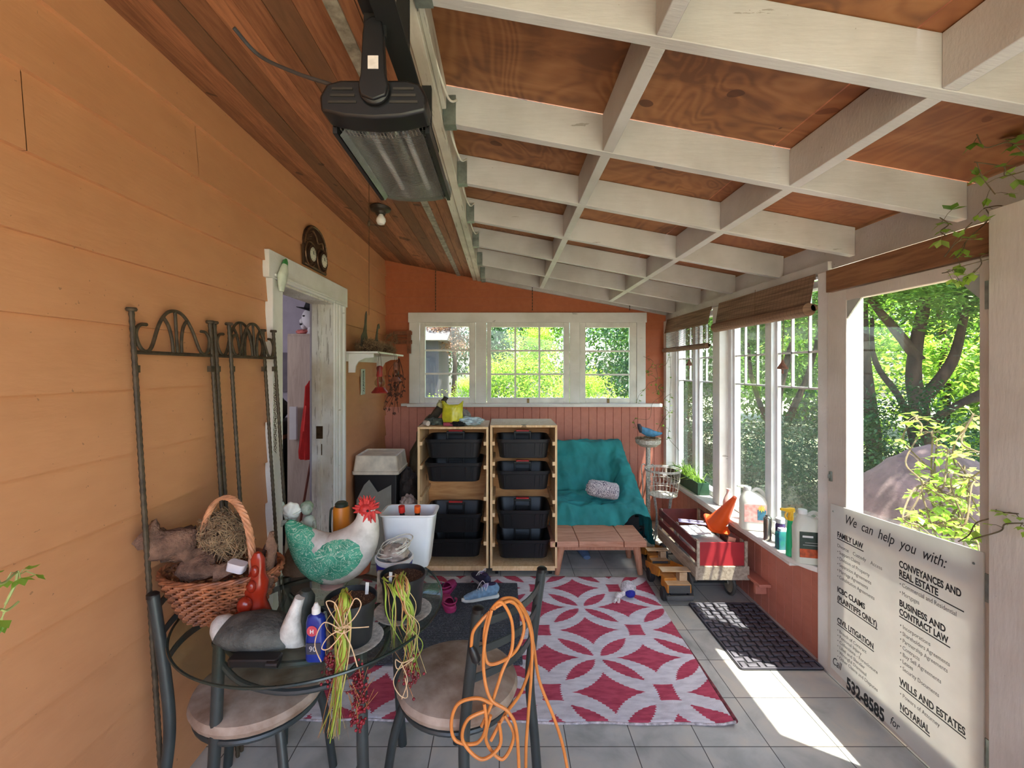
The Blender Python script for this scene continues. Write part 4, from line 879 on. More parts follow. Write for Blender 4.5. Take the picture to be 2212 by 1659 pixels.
# ------------------------------------------------------------------ table ornaments
Z0 = TZ + .0008
def roostermat():
    m, n, b = newmat('painted_rooster'); v, x, y, z = wpos(n)
    cx, cz = P(738, 1196, 1.8).x, P(738, 1196, 1.8).z
    dx = x - cx; dz = z - cz; u_ = dx * .93 + dz * .37; w_ = dz * .93 - dx * .37
    wing = (((u_ / .104) * (u_ / .104)) + ((w_ / .070) * (w_ / .070)) + (noi(n, v, 24, 2) - .5) * .7).lt(1)
    tl = P(686, 1165, 1.8); tail = ((x - tl.x) + (z - tl.z) * .28 + E.op('SINE', z * 190) * .006).lt(0)
    scr = E.op('SINE', (noi(n, v, 16, 3, (1, 1, 1.6), .6) * 75)).gt(.80)
    g = ramp(n, noi(n, v, 20, 4), [(.3, (34, 120, 92)), (.65, (78, 168, 134))]); g = mixc(n, scr * .75, g, (196, 214, 186))
    wh = ramp(n, noi(n, v, 16, 5), [(.3, (176, 168, 156)), (.6, (216, 210, 200))])
    n.links.new(mixc(n, wing.mx(tail), wh, g), b.inputs['Base Color']); b.inputs['Roughness'].default_value = .5; bumpn(n, b, scr, .25); return m
r = thing('rooster_figure', 'painted rooster figure with red comb and green wings', 'rooster ornament', (P(720, 1270, 1.8).x, 1.8, Z0))
k = 1.8 / FP
secs = [(620, 1124, 7, .008), (630, 1137, 17, .020), (646, 1158, 30, .034), (668, 1183, 45, .054), (692, 1203, 56, .070), (722, 1209, 59, .080), (750, 1196, 57, .078), (774, 1172, 46, .068), (789, 1146, 34, .052), (794, 1122, 24, .038), (793, 1104, 20, .030), (792, 1092, 12, .018)]
q = M(); q.loft([(P(a, b_, 1.8), c * k, d) for a, b_, c, d in secs], 30); q.build('body', roostermat(), r, sub=1)
q = M(); fx, fz = P(718, 1255, 1.8).x, P(718, 1255, 1.8).z; q.lathe([(.045, Z0), (.045, Z0 + .008), (.02, Z0 + .018), (.016, fz), (.028, fz + .03)], (fx, 1.8, 0), 20); q.build('foot', mat('dull_pink_plaster', (170, 140, 132), .7), r)
rnd = random.Random(4); q = M(); cm = P(792, 1100, 1.8)
for i in range(46):
    a = rnd.uniform(.1, math.pi + .2); d = V(math.cos(a), rnd.uniform(-.5, .5), math.sin(a)).normalized(); b0 = cm + d * .012; q.tube([b0, b0 + d * .02, b0 + d * rnd.uniform(.03, .050)], [.011, .007, .0012], 7)
for i in range(10):
    d = V(rnd.uniform(-.5, .6), rnd.uniform(-.6, -.2), -1).normalized(); b0 = cm + V(rnd.uniform(-.02, .03), -.02, -.005); q.tube([b0, b0 + d * .02, b0 + d * rnd.uniform(.03, .05)], [.011, .008, .0015], 7)
q.ell(cm, (.030, .034, .028), 18, 12, None, .15, 20, 2); q.build('comb', mat('faded_red_paint', (206, 58, 54), .55, .25, 30), r)
q = M(); b0 = P(806, 1106, 1.8); q.tube([b0, b0 + V(.018, 0, 0), b0 + V(.033, 0, -.004)], [.010, .007, .001], 8); q.build('beak', mat('red_beak', (196, 60, 48), .5), r)
q = M(); q.ell(P(794, 1104, 1.765), .005, 12, 8); q.build('eye', BLK, r)
def potmat(): return mat('black_nursery_pot', (34, 36, 38), .45, .25, 14)
PM = potmat()
def soil():
    m, n, b = newmat('potting_soil'); v, x, y, z = wpos(n); f = noi(n, v, 260, 3)
    n.links.new(ramp(n, f, [(.4, (48, 32, 24)), (.6, (92, 66, 48)), (.7, (180, 160, 130))]), b.inputs['Base Color']); b.inputs['Roughness'].default_value = 1; bumpn(n, b, f, .8, .005); return m
SOIL = soil(); SAU = mat('speckled_grey_saucer', (214, 210, 198), .55, .25, 60)
for x, y, lb, mk in ((-.478, 1.435, 'black nursery pot in front, full of soil, on a speckled saucer', (.035, .045)), (-.350, 1.60, 'black nursery pot at the table edge below the white bin', (-.035, -.045))):
    p_ = thing('saucer', 'speckled grey saucer under the ' + ('nearer' if y < 1.5 else 'farther') + ' black nursery pot', 'saucer', (x, y, Z0), 0, 'saucers under the pots')
    q = M(); q.lathe([(.001, 0), (.078, 0), (.098, .008), (.100, .010), (.094, .0105), (.078, .004), (.001, .004)], (x, y, Z0), 40); q.build('dish', SAU, p_)
    t = thing('nursery_pot', lb, 'plant pot', (x, y, Z0 + .0045), 0, 'black nursery pots')
    q = M(); q.lathe([(.001, 0), (.060, 0), (.063, .004), (.074, .118), (.079, .119), (.080, .135), (.077, .1355), (.0745, .112), (.001, .111)], (x, y, Z0 + .0045), 40); q.build('pot', PM, t)
    q = M(); q.grid(lambda u, v: V(x + .0735 * v * math.cos(u * 2 * math.pi), y + .0735 * v * math.sin(u * 2 * math.pi), Z0 + .124 + .004 * fbm((v * 4 * math.cos(u * 6.28), v * 4 * math.sin(u * 6.28), y), 2)), 36, 8); q.build('soil', SOIL, t)
    q = M(); a = V(x + mk[0], y + mk[1], Z0 + .11); q.beam(a, a + V(.004, -.004, .055), .011, .0012, (0, 1, 0)); q.build('plant_label', mat('white_marker', (226, 224, 216), .5), t)
# bundles of drying stalks tied with raffia
STK = [mat('green_stalk', (150, 170, 58), .6, .25, 8, stretch=(1, 1, .3)), mat('straw_stalk', (206, 178, 116), .7, .2, 8, stretch=(1, 1, .3)), mat('reddish_stalk', (172, 116, 66), .7, .2, 8, stretch=(1, 1, .3))]
RAF = mat('pale_raffia', (214, 180, 140), .8, .15, 20)
def bundle(name, label, top, via, end, n, seed, loops, dia=.0075):
    rnd = random.Random(seed); t = thing(name, label, 'plant bundle', P(*top)); qs = [M(), M(), M()]
    for i in range(n):
        w_ = [(P(*p) + V(rnd.gauss(0, s_), rnd.gauss(0, s_ * .5), rnd.gauss(0, s_ * .4))) for p, s_ in zip((top,) + via + (end,), [.008] + [.013] * (len(via)) + [.018])]
        sp = smooth_path(w_, 6); kx = 0 if i % 3 == 0 else (1 if i % 3 == 1 else 2)
        rr = dia * rnd.uniform(.35, 1.0) if kx == 0 else dia * rnd.uniform(.15, .5)
        qs[kx].tube(sp, [rr * (1 - .7 * (j / (len(sp) - 1)) ** 2) for j in range(len(sp))], 6, flat=.45)
    qs[0].build('green_stalks', STK[0], t); qs[1].build('straw_stalks', STK[1], t); qs[2].build('dry_stalks', STK[2], t)
    q = M()
    for l_ in loops: q.tube(smooth_path([P(*p) for p in l_], 7), .0016, 5)
    q.build('raffia_tie', RAF, t); return t
bundle('stalk_bundle', 'bundle of yellow-green stalks tied with raffia hanging off the near pot', (745, 1278, 1.40), ((742, 1300, 1.345), (738, 1350, 1.315), (742, 1400, 1.305), (732, 1470, 1.30)), (722, 1590, 1.30), 30, 3,
       [[(738, 1360, 1.29), (715, 1325, 1.29), (705, 1300, 1.29), (725, 1305, 1.29), (740, 1355, 1.285)], [(740, 1358, 1.285), (765, 1335, 1.28), (780, 1305, 1.29), (765, 1295, 1.29), (742, 1350, 1.285)], [(738, 1360, 1.285), (710, 1375, 1.28), (695, 1400, 1.28), (712, 1400, 1.28), (745, 1362, 1.28)],
        [(725, 1358, 1.285), (750, 1352, 1.275), (758, 1358, 1.285), (740, 1368, 1.28), (722, 1362, 1.285)], [(740, 1356, 1.285), (770, 1356, 1.29), (797, 1354, 1.30)], [(738, 1362, 1.285), (700, 1345, 1.28), (680, 1390, 1.28), (694, 1430, 1.28)], [(742, 1362, 1.28), (760, 1400, 1.28), (772, 1440, 1.28)]])
bundle('stalk_bundle', 'bundle of green and straw stalks hanging off the pot at the table edge', (863, 1242, 1.56), ((868, 1265, 1.49), (878, 1310, 1.475), (884, 1350, 1.47), (892, 1390, 1.47)), (888, 1450, 1.47), 22, 5,
       [[(895, 1420, 1.455), (870, 1432, 1.45), (855, 1425, 1.45), (860, 1445, 1.45), (895, 1422, 1.45)], [(870, 1430, 1.45), (850, 1470, 1.45), (862, 1500, 1.45), (880, 1505, 1.45), (875, 1465, 1.45)], [(868, 1435, 1.45), (880, 1470, 1.45), (868, 1510, 1.45)]], .0065)
bundle('stalk_bundle', 'thin dry brown stalks drooping beside the green bundle on the edge pot', (832, 1250, 1.56), ((838, 1280, 1.49), (845, 1320, 1.475)), (855, 1400, 1.46), 7, 9, [[(836, 1247, 1.55), (855, 1244, 1.55), (875, 1250, 1.54)]], .004)
BER = mat('dark_red_berries', (128, 22, 34), .35, .3, 30)
def berries(label, boxes, n, seed):
    rnd = random.Random(seed); q = M(); st_ = M()
    for i in range(n):
        a, b_, d = rnd.choice(boxes); p = P(a + rnd.gauss(0, 10), b_ + rnd.gauss(0, 18), d + rnd.gauss(0, .012)); q.ell(p, rnd.uniform(.0035, .0055), 7, 5)
        if i % 7 == 0: st_.tube([p, p + V(rnd.gauss(0, .02), 0, .05)], .0008, 4)
    t = thing('berry_bunch', label, 'berries', P(*boxes[0])); q.build('berries', BER, t, kind='stuff'); st_.build('stem', STK[2], t); t['kind'] = 'stuff'
berries('dark red dried berries hanging below the near pot', [(715, 1440, 1.33), (775, 1460, 1.33), (780, 1500, 1.33), (775, 1545, 1.33)], 200, 2)
berries('small dark red berry cluster under the edge pot bundle', [(888, 1440, 1.48), (893, 1460, 1.48)], 60, 6)
# blue squeeze bottle
bx = P(683, 1430, 1.345).x; t = thing('squeeze_bottle', 'blue squeeze bottle with a white nozzle cap beside the decoy', 'bottle', (bx, 1.345, Z0))
q = M(); q.rrect([(0, .027, .017, .015), (.006, .029, .019, .017), (.06, .029, .019, .017), (.075, .027, .018, .016), (.11, .028, .018, .016), (.128, .024, .017, .016), (.136, .012, .012, .012)], (bx, 1.345, Z0)); q.build('body', mat('deep_blue_plastic', (20, 42, 128), .3, .1), t)
q = M(); q.lathe([(.0125, .136), (.0125, .152), (.009, .156), (.005, .166), (.001, .167)], (bx, 1.345, Z0), 16); q.build('cap', mat('white_cap', (224, 222, 216), .4), t)
q = M(); q.lathe([(.001, 0), (.0155, 0), (.0155, .001), (.001, .001)], (bx - .004, 1.3255, Z0 + .093), 20, (0, -1, 0)); q.build('round_badge', mat('pink_red_label', (196, 70, 84), .5), t)
q = M(); fn = lambda u, v, d: V(bx + u, 1.3235 - d, Z0 + v); text_into(q, 'H', lambda u, v, d: fn(-.010 + u, .087 + v, d), .016, 0, .0004); q.build('badge_lettering', mat('white_print', (232, 230, 226), .5), t)
q = M(); q.box(bx - .021, bx + .021, 1.3245, 1.3258, Z0 + .025, Z0 + .058); q.build('lower_label', mat('dark_grey_label', (50, 52, 70), .5), t)
q = M(); text_into(q, '90', lambda u, v, d: V(bx - .013 + u, 1.3242 - d, Z0 + .034 + v), .022); q.build('lower_lettering', mat('pale_print', (190, 188, 190), .5), t)
# duck decoy
t = thing('duck_decoy', 'weathered black and white waterfowl decoy at the near edge of the glass', 'duck decoy', (P(560, 1395, 1.42).x, 1.42, Z0)); D_ = 1.42; k = D_ / FP
DK = mat('weathered_black_paint', (96, 96, 90), .75, .35, 16, c2=(44, 44, 42), bump=.6); DWH = mat('flaking_white_paint', (214, 210, 204), .7, .3, 26, c2=(168, 164, 156), bump=.3)
q = M(); q.loft([(P(466, 1360, D_), 8 * k, .02), (P(478, 1362, D_), 22 * k, .045), (P(510, 1362, D_), 32 * k, .07), (P(550, 1361, D_), 36 * k, .08), (P(590, 1364, D_), 34 * k, .078), (P(622, 1370, D_), 27 * k, .06), (P(640, 1375, D_), 16 * k, .035)], 26)
for p in q.v: p.z = max(p.z, Z0 + .001); 
q.build('body', DK, t)
q = M(); q.loft([(P(459, 1352, D_), 10 * k, .012), (P(466, 1352, D_), 20 * k, .03), (P(478, 1354, D_), 25 * k, .046), (P(484, 1357, D_), 25 * k, .05)], 20); q.build('tail_patch', DWH, t)
q = M(); q.loft([(P(628, 1392, 1.40), 30 * k, .02), (P(628, 1370, 1.395), 25 * k, .034), (P(632, 1340, 1.395), 17 * k, .028), (P(640, 1312, 1.395), 12 * k, .022), (P(648, 1290, 1.40), 10 * k, .016)], 20, (0, 1, 0)); 
for p in q.v: p.z = max(p.z, Z0 + .001)
q.build('neck_patch', DWH, t)
q = M(); q.loft([(P(650, 1392, 1.43), 20 * k, .03), (P(652, 1360, 1.43), 20 * k, .034), (P(652, 1325, 1.43), 20 * k, .033), (P(656, 1300, 1.43), 23 * k, .034), (P(660, 1286, 1.43), 20 * k, .030), (P(662, 1274, 1.43), 10 * k, .016)], 22)
for p in q.v: p.z = max(p.z, Z0 + .001)
q.build('head', mat('dark_decoy_head', (52, 56, 50), .6, .3, 12, bump=.3), t)
q = M(); q.loft([(P(676, 1308, 1.44), 9 * k, .012), (P(690, 1316, 1.45), 6 * k, .012), (P(700, 1320, 1.46), 3 * k, .01)], 14); q.build('bill', BLK, t)
q = M(); q.rrect([(0, .072, .02, .012), (.018, .074, .022, .012), (.022, .070, .019, .01)], (P(556, 1420, 1.335).x, 1.325, Z0)); q.tube([(P(575, 1410, 1.30).x, 1.302, Z0 + .011), (P(600, 1410, 1.30).x, 1.302, Z0 + .011)], .009, 10); tag(q.build('black_case', BLK), 'small flat black case in front of the duck decoy', 'case')
# basket with bark, nest and twigs
BX, BY = -.985, 1.60
WIC = mat('brown_wicker', (176, 106, 66), .6, .3, 22, c2=(84, 44, 26))
t = thing('wicker_basket', 'brown wicker basket with a tall hooped handle, full of bark', 'basket', (BX, BY, Z0))
q = M(); nr = 15; ns = 28
def bw(z): k_ = z / .155; return .115 + .082 * k_ ** .8, .085 + .060 * k_ ** .8
for i in range(nr):
    z = .006 + i * .0105; rx, ry = bw(z)
    q.tube([(BX + (rx + (.0065 if (j + i) % 2 else -.0055)) * math.cos(j * math.pi / ns), BY + (ry + (.0065 if (j + i) % 2 else -.0055)) * math.sin(j * math.pi / ns), Z0 + z + .0) for j in range(2 * ns)], .0045, 6, True)
q.build('woven_side', WIC, t)
q = M()
for j in range(ns):
    a = j * 2 * math.pi / ns + .11; q.tube([(BX + bw(z)[0] * math.cos(a), BY + bw(z)[1] * math.sin(a), Z0 + z) for z in (.004, .05, .10, .158)], .0035, 5)
q.lathe([(.001, .002), (.108, .002), (.108, .008), (.001, .008)], (BX, BY, Z0), 28, None, 1, .74); q.build('stakes', WIC, t)
q = M(); rx, ry = bw(.158)
for o in range(3): q.tube([(BX + (rx + .004 * math.cos(j * .9 + o * 2.1)) * math.cos(j * math.pi / 36), BY + (ry + .004 * math.cos(j * .9 + o * 2.1)) * math.sin(j * math.pi / 36), Z0 + .163 + .005 * math.sin(j * .9 + o * 2.1)) for j in range(72)], .005, 6, True)
q.build('braided_rim', WIC, t)
q = M()
for o in range(4):
    pts = []
    for i in range(41):
        a = math.pi * i / 40; w_ = 2 * math.pi * (i / 6 + o / 4); c = V(BX + .03 - .10 * math.cos(a) * 1.02, BY - .03 + .02 * math.cos(a), Z0 + .13 + .285 * math.sin(a) ** .72)
        pts.append(c + V(.007 * math.cos(w_), .007 * math.sin(w_), .004 * math.cos(w_)))
    q.tube(pts, .006, 6)
q.build('handle', mat('light_wicker_handle', (196, 136, 98), .55, .2, 22), t)
BK = mat('crumbly_bark', (150, 112, 90), .95, .4, 20, c2=(72, 50, 40), bump=1.0)
def chunk(name, label, a, b_, r0, seed, m=BK, cat='bark'):
    q = M(); a, b_ = Vector(a), Vector(b_); pts = [a + (b_ - a) * i / 14 for i in range(15)]; q.tube(pts, [r0 * (.35 + .75 * math.sin(math.pi * min(1, .12 + i / 15))) for i in range(15)], 18, flat=.6)
    for p in q.v: p += V(1, 1, 1) * fbm(p + V(seed, 0, 0), 18, 4) * r0 * .55
    return tag(q.build(name, m, ang=80), label, cat)
chunk('bark_piece', 'long dark slab of bark sticking out of the basket to the left', P(303, 1152, 1.50), P(440, 1205, 1.58), .052, 1)
chunk('bark_piece', 'rounded bark lump at the middle of the basket', P(395, 1222, 1.55), P(505, 1232, 1.55), .040, 2)
chunk('bark_piece', 'pale brown bark strip lying behind the basket handle foot', P(405, 1200, 1.60), P(530, 1192, 1.66), .030, 5, mat('pale_bark', (142, 108, 84), .9, .3, 14, bump=.8))
q = M(); q.rrect([(0, .028, .02, .01), (.028, .03, .02, .012)], P(510, 1232, 1.545), rot=Matrix.Rotation(.25, 3, 'Y')); tag(q.build('white_card', mat('white_bark_curl', (222, 214, 216), .7, .1)), 'white curled piece in the basket by the red figure', 'card')
def twigs(c, r, n, seed, m, name='nest', L=.09, fl=None):
    rnd = random.Random(seed); q = M(); c = Vector(c)
    for i in range(n):
        a = rnd.uniform(0, 6.28); e = rnd.uniform(-.9, 1.2); d = V(math.cos(a) * math.cos(e), math.sin(a) * math.cos(e), math.sin(e)); p = c + V(d.x * r[0], d.y * r[1], d.z * r[2]) * rnd.uniform(.8, 1.05)
        tg = d.cross(V(rnd.gauss(0, 1), rnd.gauss(0, 1), rnd.gauss(0, 1))).normalized() * L * rnd.uniform(.3, .8)
        pts = [p - tg, p + d * .008, p + tg]
        if fl is not None:
            for w_ in pts: w_.z = max(w_.z, fl + .001)
        q.tube(smooth_path(pts, 3), rnd.uniform(.0008, .0016), 4)
    return q
NST = mat('dry_grass_twigs', (176, 146, 110), .9, .35, 30, c2=(84, 58, 40))
t = thing('bird_nest', 'round ball of dry grass and roots on top of the basket', 'nest', P(480, 1190, 1.62))
q = twigs(P(480, 1150, 1.62), (.068, .06, .058), 520, 3, NST); q.build('grass_strands', NST, t, kind='stuff')
q = M(); q.ell(P(480, 1150, 1.62), (.060, .052, .050), 16, 10, None, .1, 8, 1); q.build('core', mat('dark_nest_core', (62, 44, 34), 1), t)
tl = twigs(P(505, 1180, 1.60), (.03, .03, .055), 90, 8, NST); tl.build('hanging_roots', NST, t, kind='stuff')
t = thing('twig_wreath', 'small dark twig ring leaning behind the red figure', 'wreath', P(585, 1205, 1.62)); q = M(); rnd = random.Random(3)
for i in range(60):
    o = rnd.uniform(0, 6.28); rr = .038 + rnd.gauss(0, .004); c = P(582, 1203, 1.62)
    q.tube([c + V(rr * math.cos(o + j * .25) * .55, rnd.gauss(0, .006), (rr * 1.35) * math.sin(o + j * .25)) for j in range(8)], .0016, 4)
q.build('twigs', mat('dark_twig', (88, 52, 40), .9, .3, 20), t, kind='stuff')
# glossy red ceramic figure
CR_ = mat('glossy_red_glaze', (168, 48, 24), .22, .2, 8, c2=(120, 30, 18)); k = 1.52 / FP; RX_ = P(545, 1300, 1.52).x
t = thing('ceramic_figure', 'glossy red-brown ceramic figure in front of the basket', 'ceramic figure', (RX_, 1.52, Z0))
q = M(); q.lathe([(.001, 0), (.040, 0), (.052, .015), (.054, .04), (.044, .07), (.033, .095), (.036, .12), (.036, .15), (.028, .175), (.024, .20), (.022, .225), (.012, .245), (.001, .25)], (RX_, 1.52, Z0), 26, None, 1, .8)
for p in q.v: p += V((p.z - Z0) * .10, 0, 0) + V(1, 1, 0) * fbm(p, 16, 2) * .006
q.build('body', CR_, t)
q = M(); q.ell((RX_ - .006, 1.485, Z0 + .085), (.024, .02, .028), 16, 10); q.ell((RX_ + .016, 1.488, Z0 + .145), (.014, .014, .020), 14, 8); q.ell((RX_ + .020, 1.50, Z0 + .19), (.013, .012, .020), 14, 8); q.build('arms', CR_, t)
chunk('bark_piece', 'dark bark spike rising behind the red ceramic figure', (RX_ + .024, 1.565, Z0 + .10), (RX_ + .045, 1.57, Z0 + .30), .020, 12)
# angel with shell basin on a bark stump
D_ = 1.93; k = D_ / FP; AX = P(650, 1240, D_).x
t = thing('garden_figurine', 'weathered child figurine with a shell basin on a brown stump', 'figurine', (AX, D_, Z0))
STP = mat('brown_stump', (126, 98, 76), .9, .35, 10, c2=(84, 62, 46), bump=.8)
q = M(); q.lathe([(.001, 0), (.075, 0), (.070, .03), (.060, .06), (.062, .09), (.05, .12), (.03, .135)], (AX, D_, Z0), 26, None, 1, .8, lambda a, z: 1 + .14 * fbm((math.cos(a) * 2, math.sin(a) * 2, z * 20), 1.5)); q.build('stump', STP, t)
PLA = mat('verdigris_plaster', (186, 192, 176), .75, .25, 26, c2=(130, 142, 128))
q = M(); q.loft([(P(662, 1190, D_), 22 * k, .035), (P(664, 1165, D_), 20 * k, .032), (P(668, 1140, D_), 15 * k, .026), (P(668, 1122, D_), 15 * k, .026), (P(664, 1112, D_), 7 * k, .012)], 18); q.tube([P(676, 1124, D_ - .01), P(684, 1138, D_ - .02), P(672, 1148, D_ - .035)], .009, 8); q.tube([P(656, 1124, D_ - .01), P(646, 1136, D_ - .02), P(640, 1128, D_ - .03)], .009, 8)
q.tube([P(655, 1175, D_ - .02), P(650, 1190, D_ - .05), P(640, 1200, D_ - .05)], .014, 8); q.tube([P(672, 1175, D_ - .02), P(676, 1192, D_ - .045), P(672, 1210, D_ - .045)], .014, 8); q.build('child', PLA, t, sub=1)
q = M(); q.ell(P(663, 1099, D_ - .006), (.023, .024, .026), 18, 12); q.ell(P(667, 1102, D_ - .030), .004, 8, 6); q.ell(P(659, 1098, D_ - .026), .003, 8, 6); q.ell(P(671, 1098, D_ - .026), .003, 8, 6); q.build('head', PLA, t)
q = M(); q.ell(P(663, 1093, D_ + .002), (.026, .026, .021), 18, 10, None, .2, 30, 4); q.build('hair', mat('green_grey_curls', (132, 152, 130), .8, .25, 40), t)
q = M(); q.grid(lambda u, v: P(634, 1106, D_) + V(.036 * v * math.cos(u * 6.2832) * (1 + .07 * math.cos(u * 6.2832 * 7)), -.012 + .02 * v * v - .02, .032 * v * math.sin(u * 6.2832) * (1 + .07 * math.cos(u * 6.2832 * 7)) + .012 * v * v), 42, 8); q.build('shell_basin', mat('pale_shell', (214, 216, 204), .6, .15, 20), t, solid=.004)
q = M(); q.loft([(P(632, 1190, D_), 16 * k, .03), (P(630, 1150, D_), 12 * k, .022), (P(628, 1130, D_), 9 * k, .018), (P(634, 1115, D_), 9 * k, .018)], 16); q.tube([P(622, 1120, D_), P(614, 1100, D_), P(611, 1084, D_)], [.012, .012, .002], 8); q.tube([P(622, 1126, D_), P(612, 1128, D_), P(608, 1138, D_)], [.01, .010, .003], 8); q.build('column', PLA, t)
# orange flask, terracotta pot, lidded tub with twine, white bin with bottles
x, y = P(727, 1100, 2.03).x, 2.03
t = thing('flask', 'orange insulated flask with a dark lid behind the rooster', 'flask', (x, y, Z0)); q = M(); q.lathe([(.001, 0), (.034, 0), (.036, .004), (.036, .235), (.032, .245), (.001, .245)], (x + .022, y, Z0), 24); q.build('body', mat('orange_enamel', (226, 134, 36), .4, .12), t)
q = M(); q.lathe([(.001, 0), (.028, 0), (.028, .012), (.02, .02), (.001, .02)], (x + .022, y, Z0 + .2455), 20); q.tube(smooth_path([(x - .010, y, Z0 + .235), (x - .026, y, Z0 + .225), (x - .028, y, Z0 + .13), (x - .010, y, Z0 + .115)]), .005, 8); q.build('lid_and_handle', mat('dark_green_plastic', (44, 56, 46), .5), t)
x, y = P(775, 1230, 1.93).x, 1.93; t = thing('terracotta_pot', 'terracotta flower pot behind the rooster, low and empty', 'plant pot', (x, y, Z0)); q = M(); q.lathe([(.001, 0), (.045, 0), (.058, .085), (.066, .086), (.068, .115), (.062, .116), (.056, .09), (.042, .01), (.001, .01)], (x, y, Z0), 32); q.build('pot', mat('terracotta', (176, 84, 56), .8, .2, 10), t)
q = M(); q.box(P(812, 1, 1.66).x, P(842, 1, 1.66).x, 1.672, 1.686, Z0, Z0 + .11, Matrix.Rotation(-.12, 3, 'X')); tag(q.build('seed_packet', mat('mottled_stone_card', (188, 178, 158), .8, .45, 40, c2=(110, 100, 86))), 'mottled standing card wedged behind the two black pots', 'card')
x, y = P(855, 1200, 1.84).x, 1.815
t = thing('plastic_tub', 'small white tub with a blue label band and tangled cord on top', 'tub', (x, y, Z0)); q = M(); q.lathe([(.001, 0), (.060, 0), (.070, .100), (.075, .101), (.076, .112), (.070, .113), (.066, .1), (.058, .004), (.001, .004)], (x, y, Z0), 36); q.build('tub', mat('white_tub_plastic', (226, 226, 224), .35, .05), t)
q = M(); q.lathe([(.0688, .058), (.0714, .092), (.0694, .092), (.0668, .058)], (x, y, Z0), 36); q.build('label_band', mat('blue_band', (44, 46, 150), .4), t)
q = M(); q.box(x - .035, x - .002, y - .0735, y - .071, Z0 + .060, Z0 + .080); q.build('white_label', mat('pale_label', (206, 206, 210), .5), t)
q = M(); rnd = random.Random(9)
for i in range(7):
    c = V(x + rnd.gauss(0, .006), y + rnd.gauss(0, .008), Z0 + .135 + i * .004); rr = .050 + rnd.gauss(0, .008)
    q.tube([c + V(rr * math.cos(j * .4) * 1.05, rr * math.sin(j * .4) * .8, .020 * math.sin(j * .4 + 1 + rnd.uniform(-.2, .2))) for j in range(17)], .0024, 5)
tag(q.build('twine', mat('cream_twine', (214, 208, 190), .8, .15, 40)), 'tangled cream cord lying on the small white tub', 'twine')
q = crumple((x, y, Z0 + .122), (.055, .05, .035), .2, 33, fl=Z0 + .106); tag(q.build('clear_bag', mat('dusty_clear_film', (168, 152, 138), .2, .3, 30), ang=70), 'crumpled clear plastic film under the cream cord', 'plastic film')
x, y = P(884, 1200, 2.0).x, 2.02
t = thing('storage_bin', 'tall white plastic bin standing open at the back of the glass table', 'bin', (x, y, Z0)); q = M(); q.rrect([(0, .085, .058, .02), (.004, .088, .060, .02), (.205, .112, .076, .028), (.222, .114, .078, .03), (.226, .122, .084, .032), (.232, .122, .084, .032), (.232, .112, .076, .028), (.008, .085, .057, .02), (.008, .001, .001, .001)], (x, y, Z0), capt=False); q.build('bin', mat('white_bin_plastic', (228, 230, 232), .35, .04), t)
for dx, lb, cc in ((-.012, 'dark bottle with a red cap inside the tall white bin', (200, 40, 34)), (.036, 'dark bottle with an orange cap inside the tall white bin', (232, 96, 30))):
    tt_ = thing('sauce_bottle', lb, 'bottle', (x + dx, y, Z0 + .009)); a = V(x + dx - .01, y + .01, Z0 + .0262); b_ = V(x + dx - (.02 if dx < 0 else .0), y - .02, Z0 + .232); q = M(); q.tube([a, a * .3 + b_ * .7, a * .12 + b_ * .88, b_], [.022, .022, .012, .010], 18); q.build('body', BLK, tt_)
    q = M(); d = (b_ - a).normalized(); q.tube([b_ - d * .004, b_ + d * .024], .014, 16); q.build('cap', mat('bright_cap', cc, .4, .08), tt_)

# ------------------------------------------------------------------ trellis panels leaning on the orange wall
IR = mat('brown_iron_rod', (78, 66, 50), .6, .3, 40, .3)
def trellis(name, label, y0, y1, x, first=None):
    t = thing(name, label, 'trellis', (x, (y0 + y1) / 2, 0), 0, 'arched iron trellis panels')
    L = lambda z: V(.115 * (1 - z / 1.79), 0, z); w = (y1 - y0) / 2
    for s_ in (-1, 1):
        q = M(); n = 150; q.tube([L(1.79 * i / n) + V(0, s_ * w, 0) for i in range(n + 1)], [.0088 if i % 2 else .0073 for i in range(n + 1)], 8); q.lathe([(.001, 0), (.014, 0), (.017, .006), (.014, .012), (.001, .013)], L(1.788) + V(0, s_ * w, 0), 14); q.build('pole', IR, t, local=True)
        for z in (1.60,): q = M(); q.box(-.008 + .012, .020, s_ * w - .012 - (.012 if s_ > 0 else -.012), s_ * w + .0 - (.0 if s_ > 0 else -.012), z - .012, z + .012); q.build('clip', IR, t, local=True)
    q = M(); q.tube([L(1.655) + V(0, -w, 0), L(1.655) + V(0, w, 0)], .0065, 8); q.build('crossbar', IR, t, local=True)
    f_ = lambda u, v: L(1.655 + v) + V(0, u * w, 0)
    q = M(); q.tube(smooth_path([f_(*p) for p in ((-.70, .095), (-.86, .09), (-.94, .06), (-.88, .02), (-.76, .004), (-.62, .02), (-.42, .10), (-.22, .145), (0, .158), (.22, .145), (.42, .10), (.62, .02), (.76, .004), (.88, .02), (.94, .06), (.86, .09), (.70, .095))], 5), .0062, 8)
    q.tube([f_(0, 0), f_(0, .156)], .0058, 8)
    for s_ in (-1, 1): q.tube(smooth_path([f_(s_ * .11, 0), f_(s_ * .12, .05), f_(s_ * .19, .10), f_(s_ * .30, .128)], 4), .0058, 8)
    q.build('arch_scroll', IR, t, local=True)
trellis('iron_trellis', 'arched iron trellis panel nearest the camera against the orange wall', 1.475, 1.872, -1.206)
trellis('iron_trellis', 'arched iron trellis panel behind the first, close to the wall', 1.90, 2.285, -1.206)
trellis('iron_trellis', 'arched iron trellis panel overlapping the middle one beside the door casing', 1.955, 2.335, -1.178)
q = M()
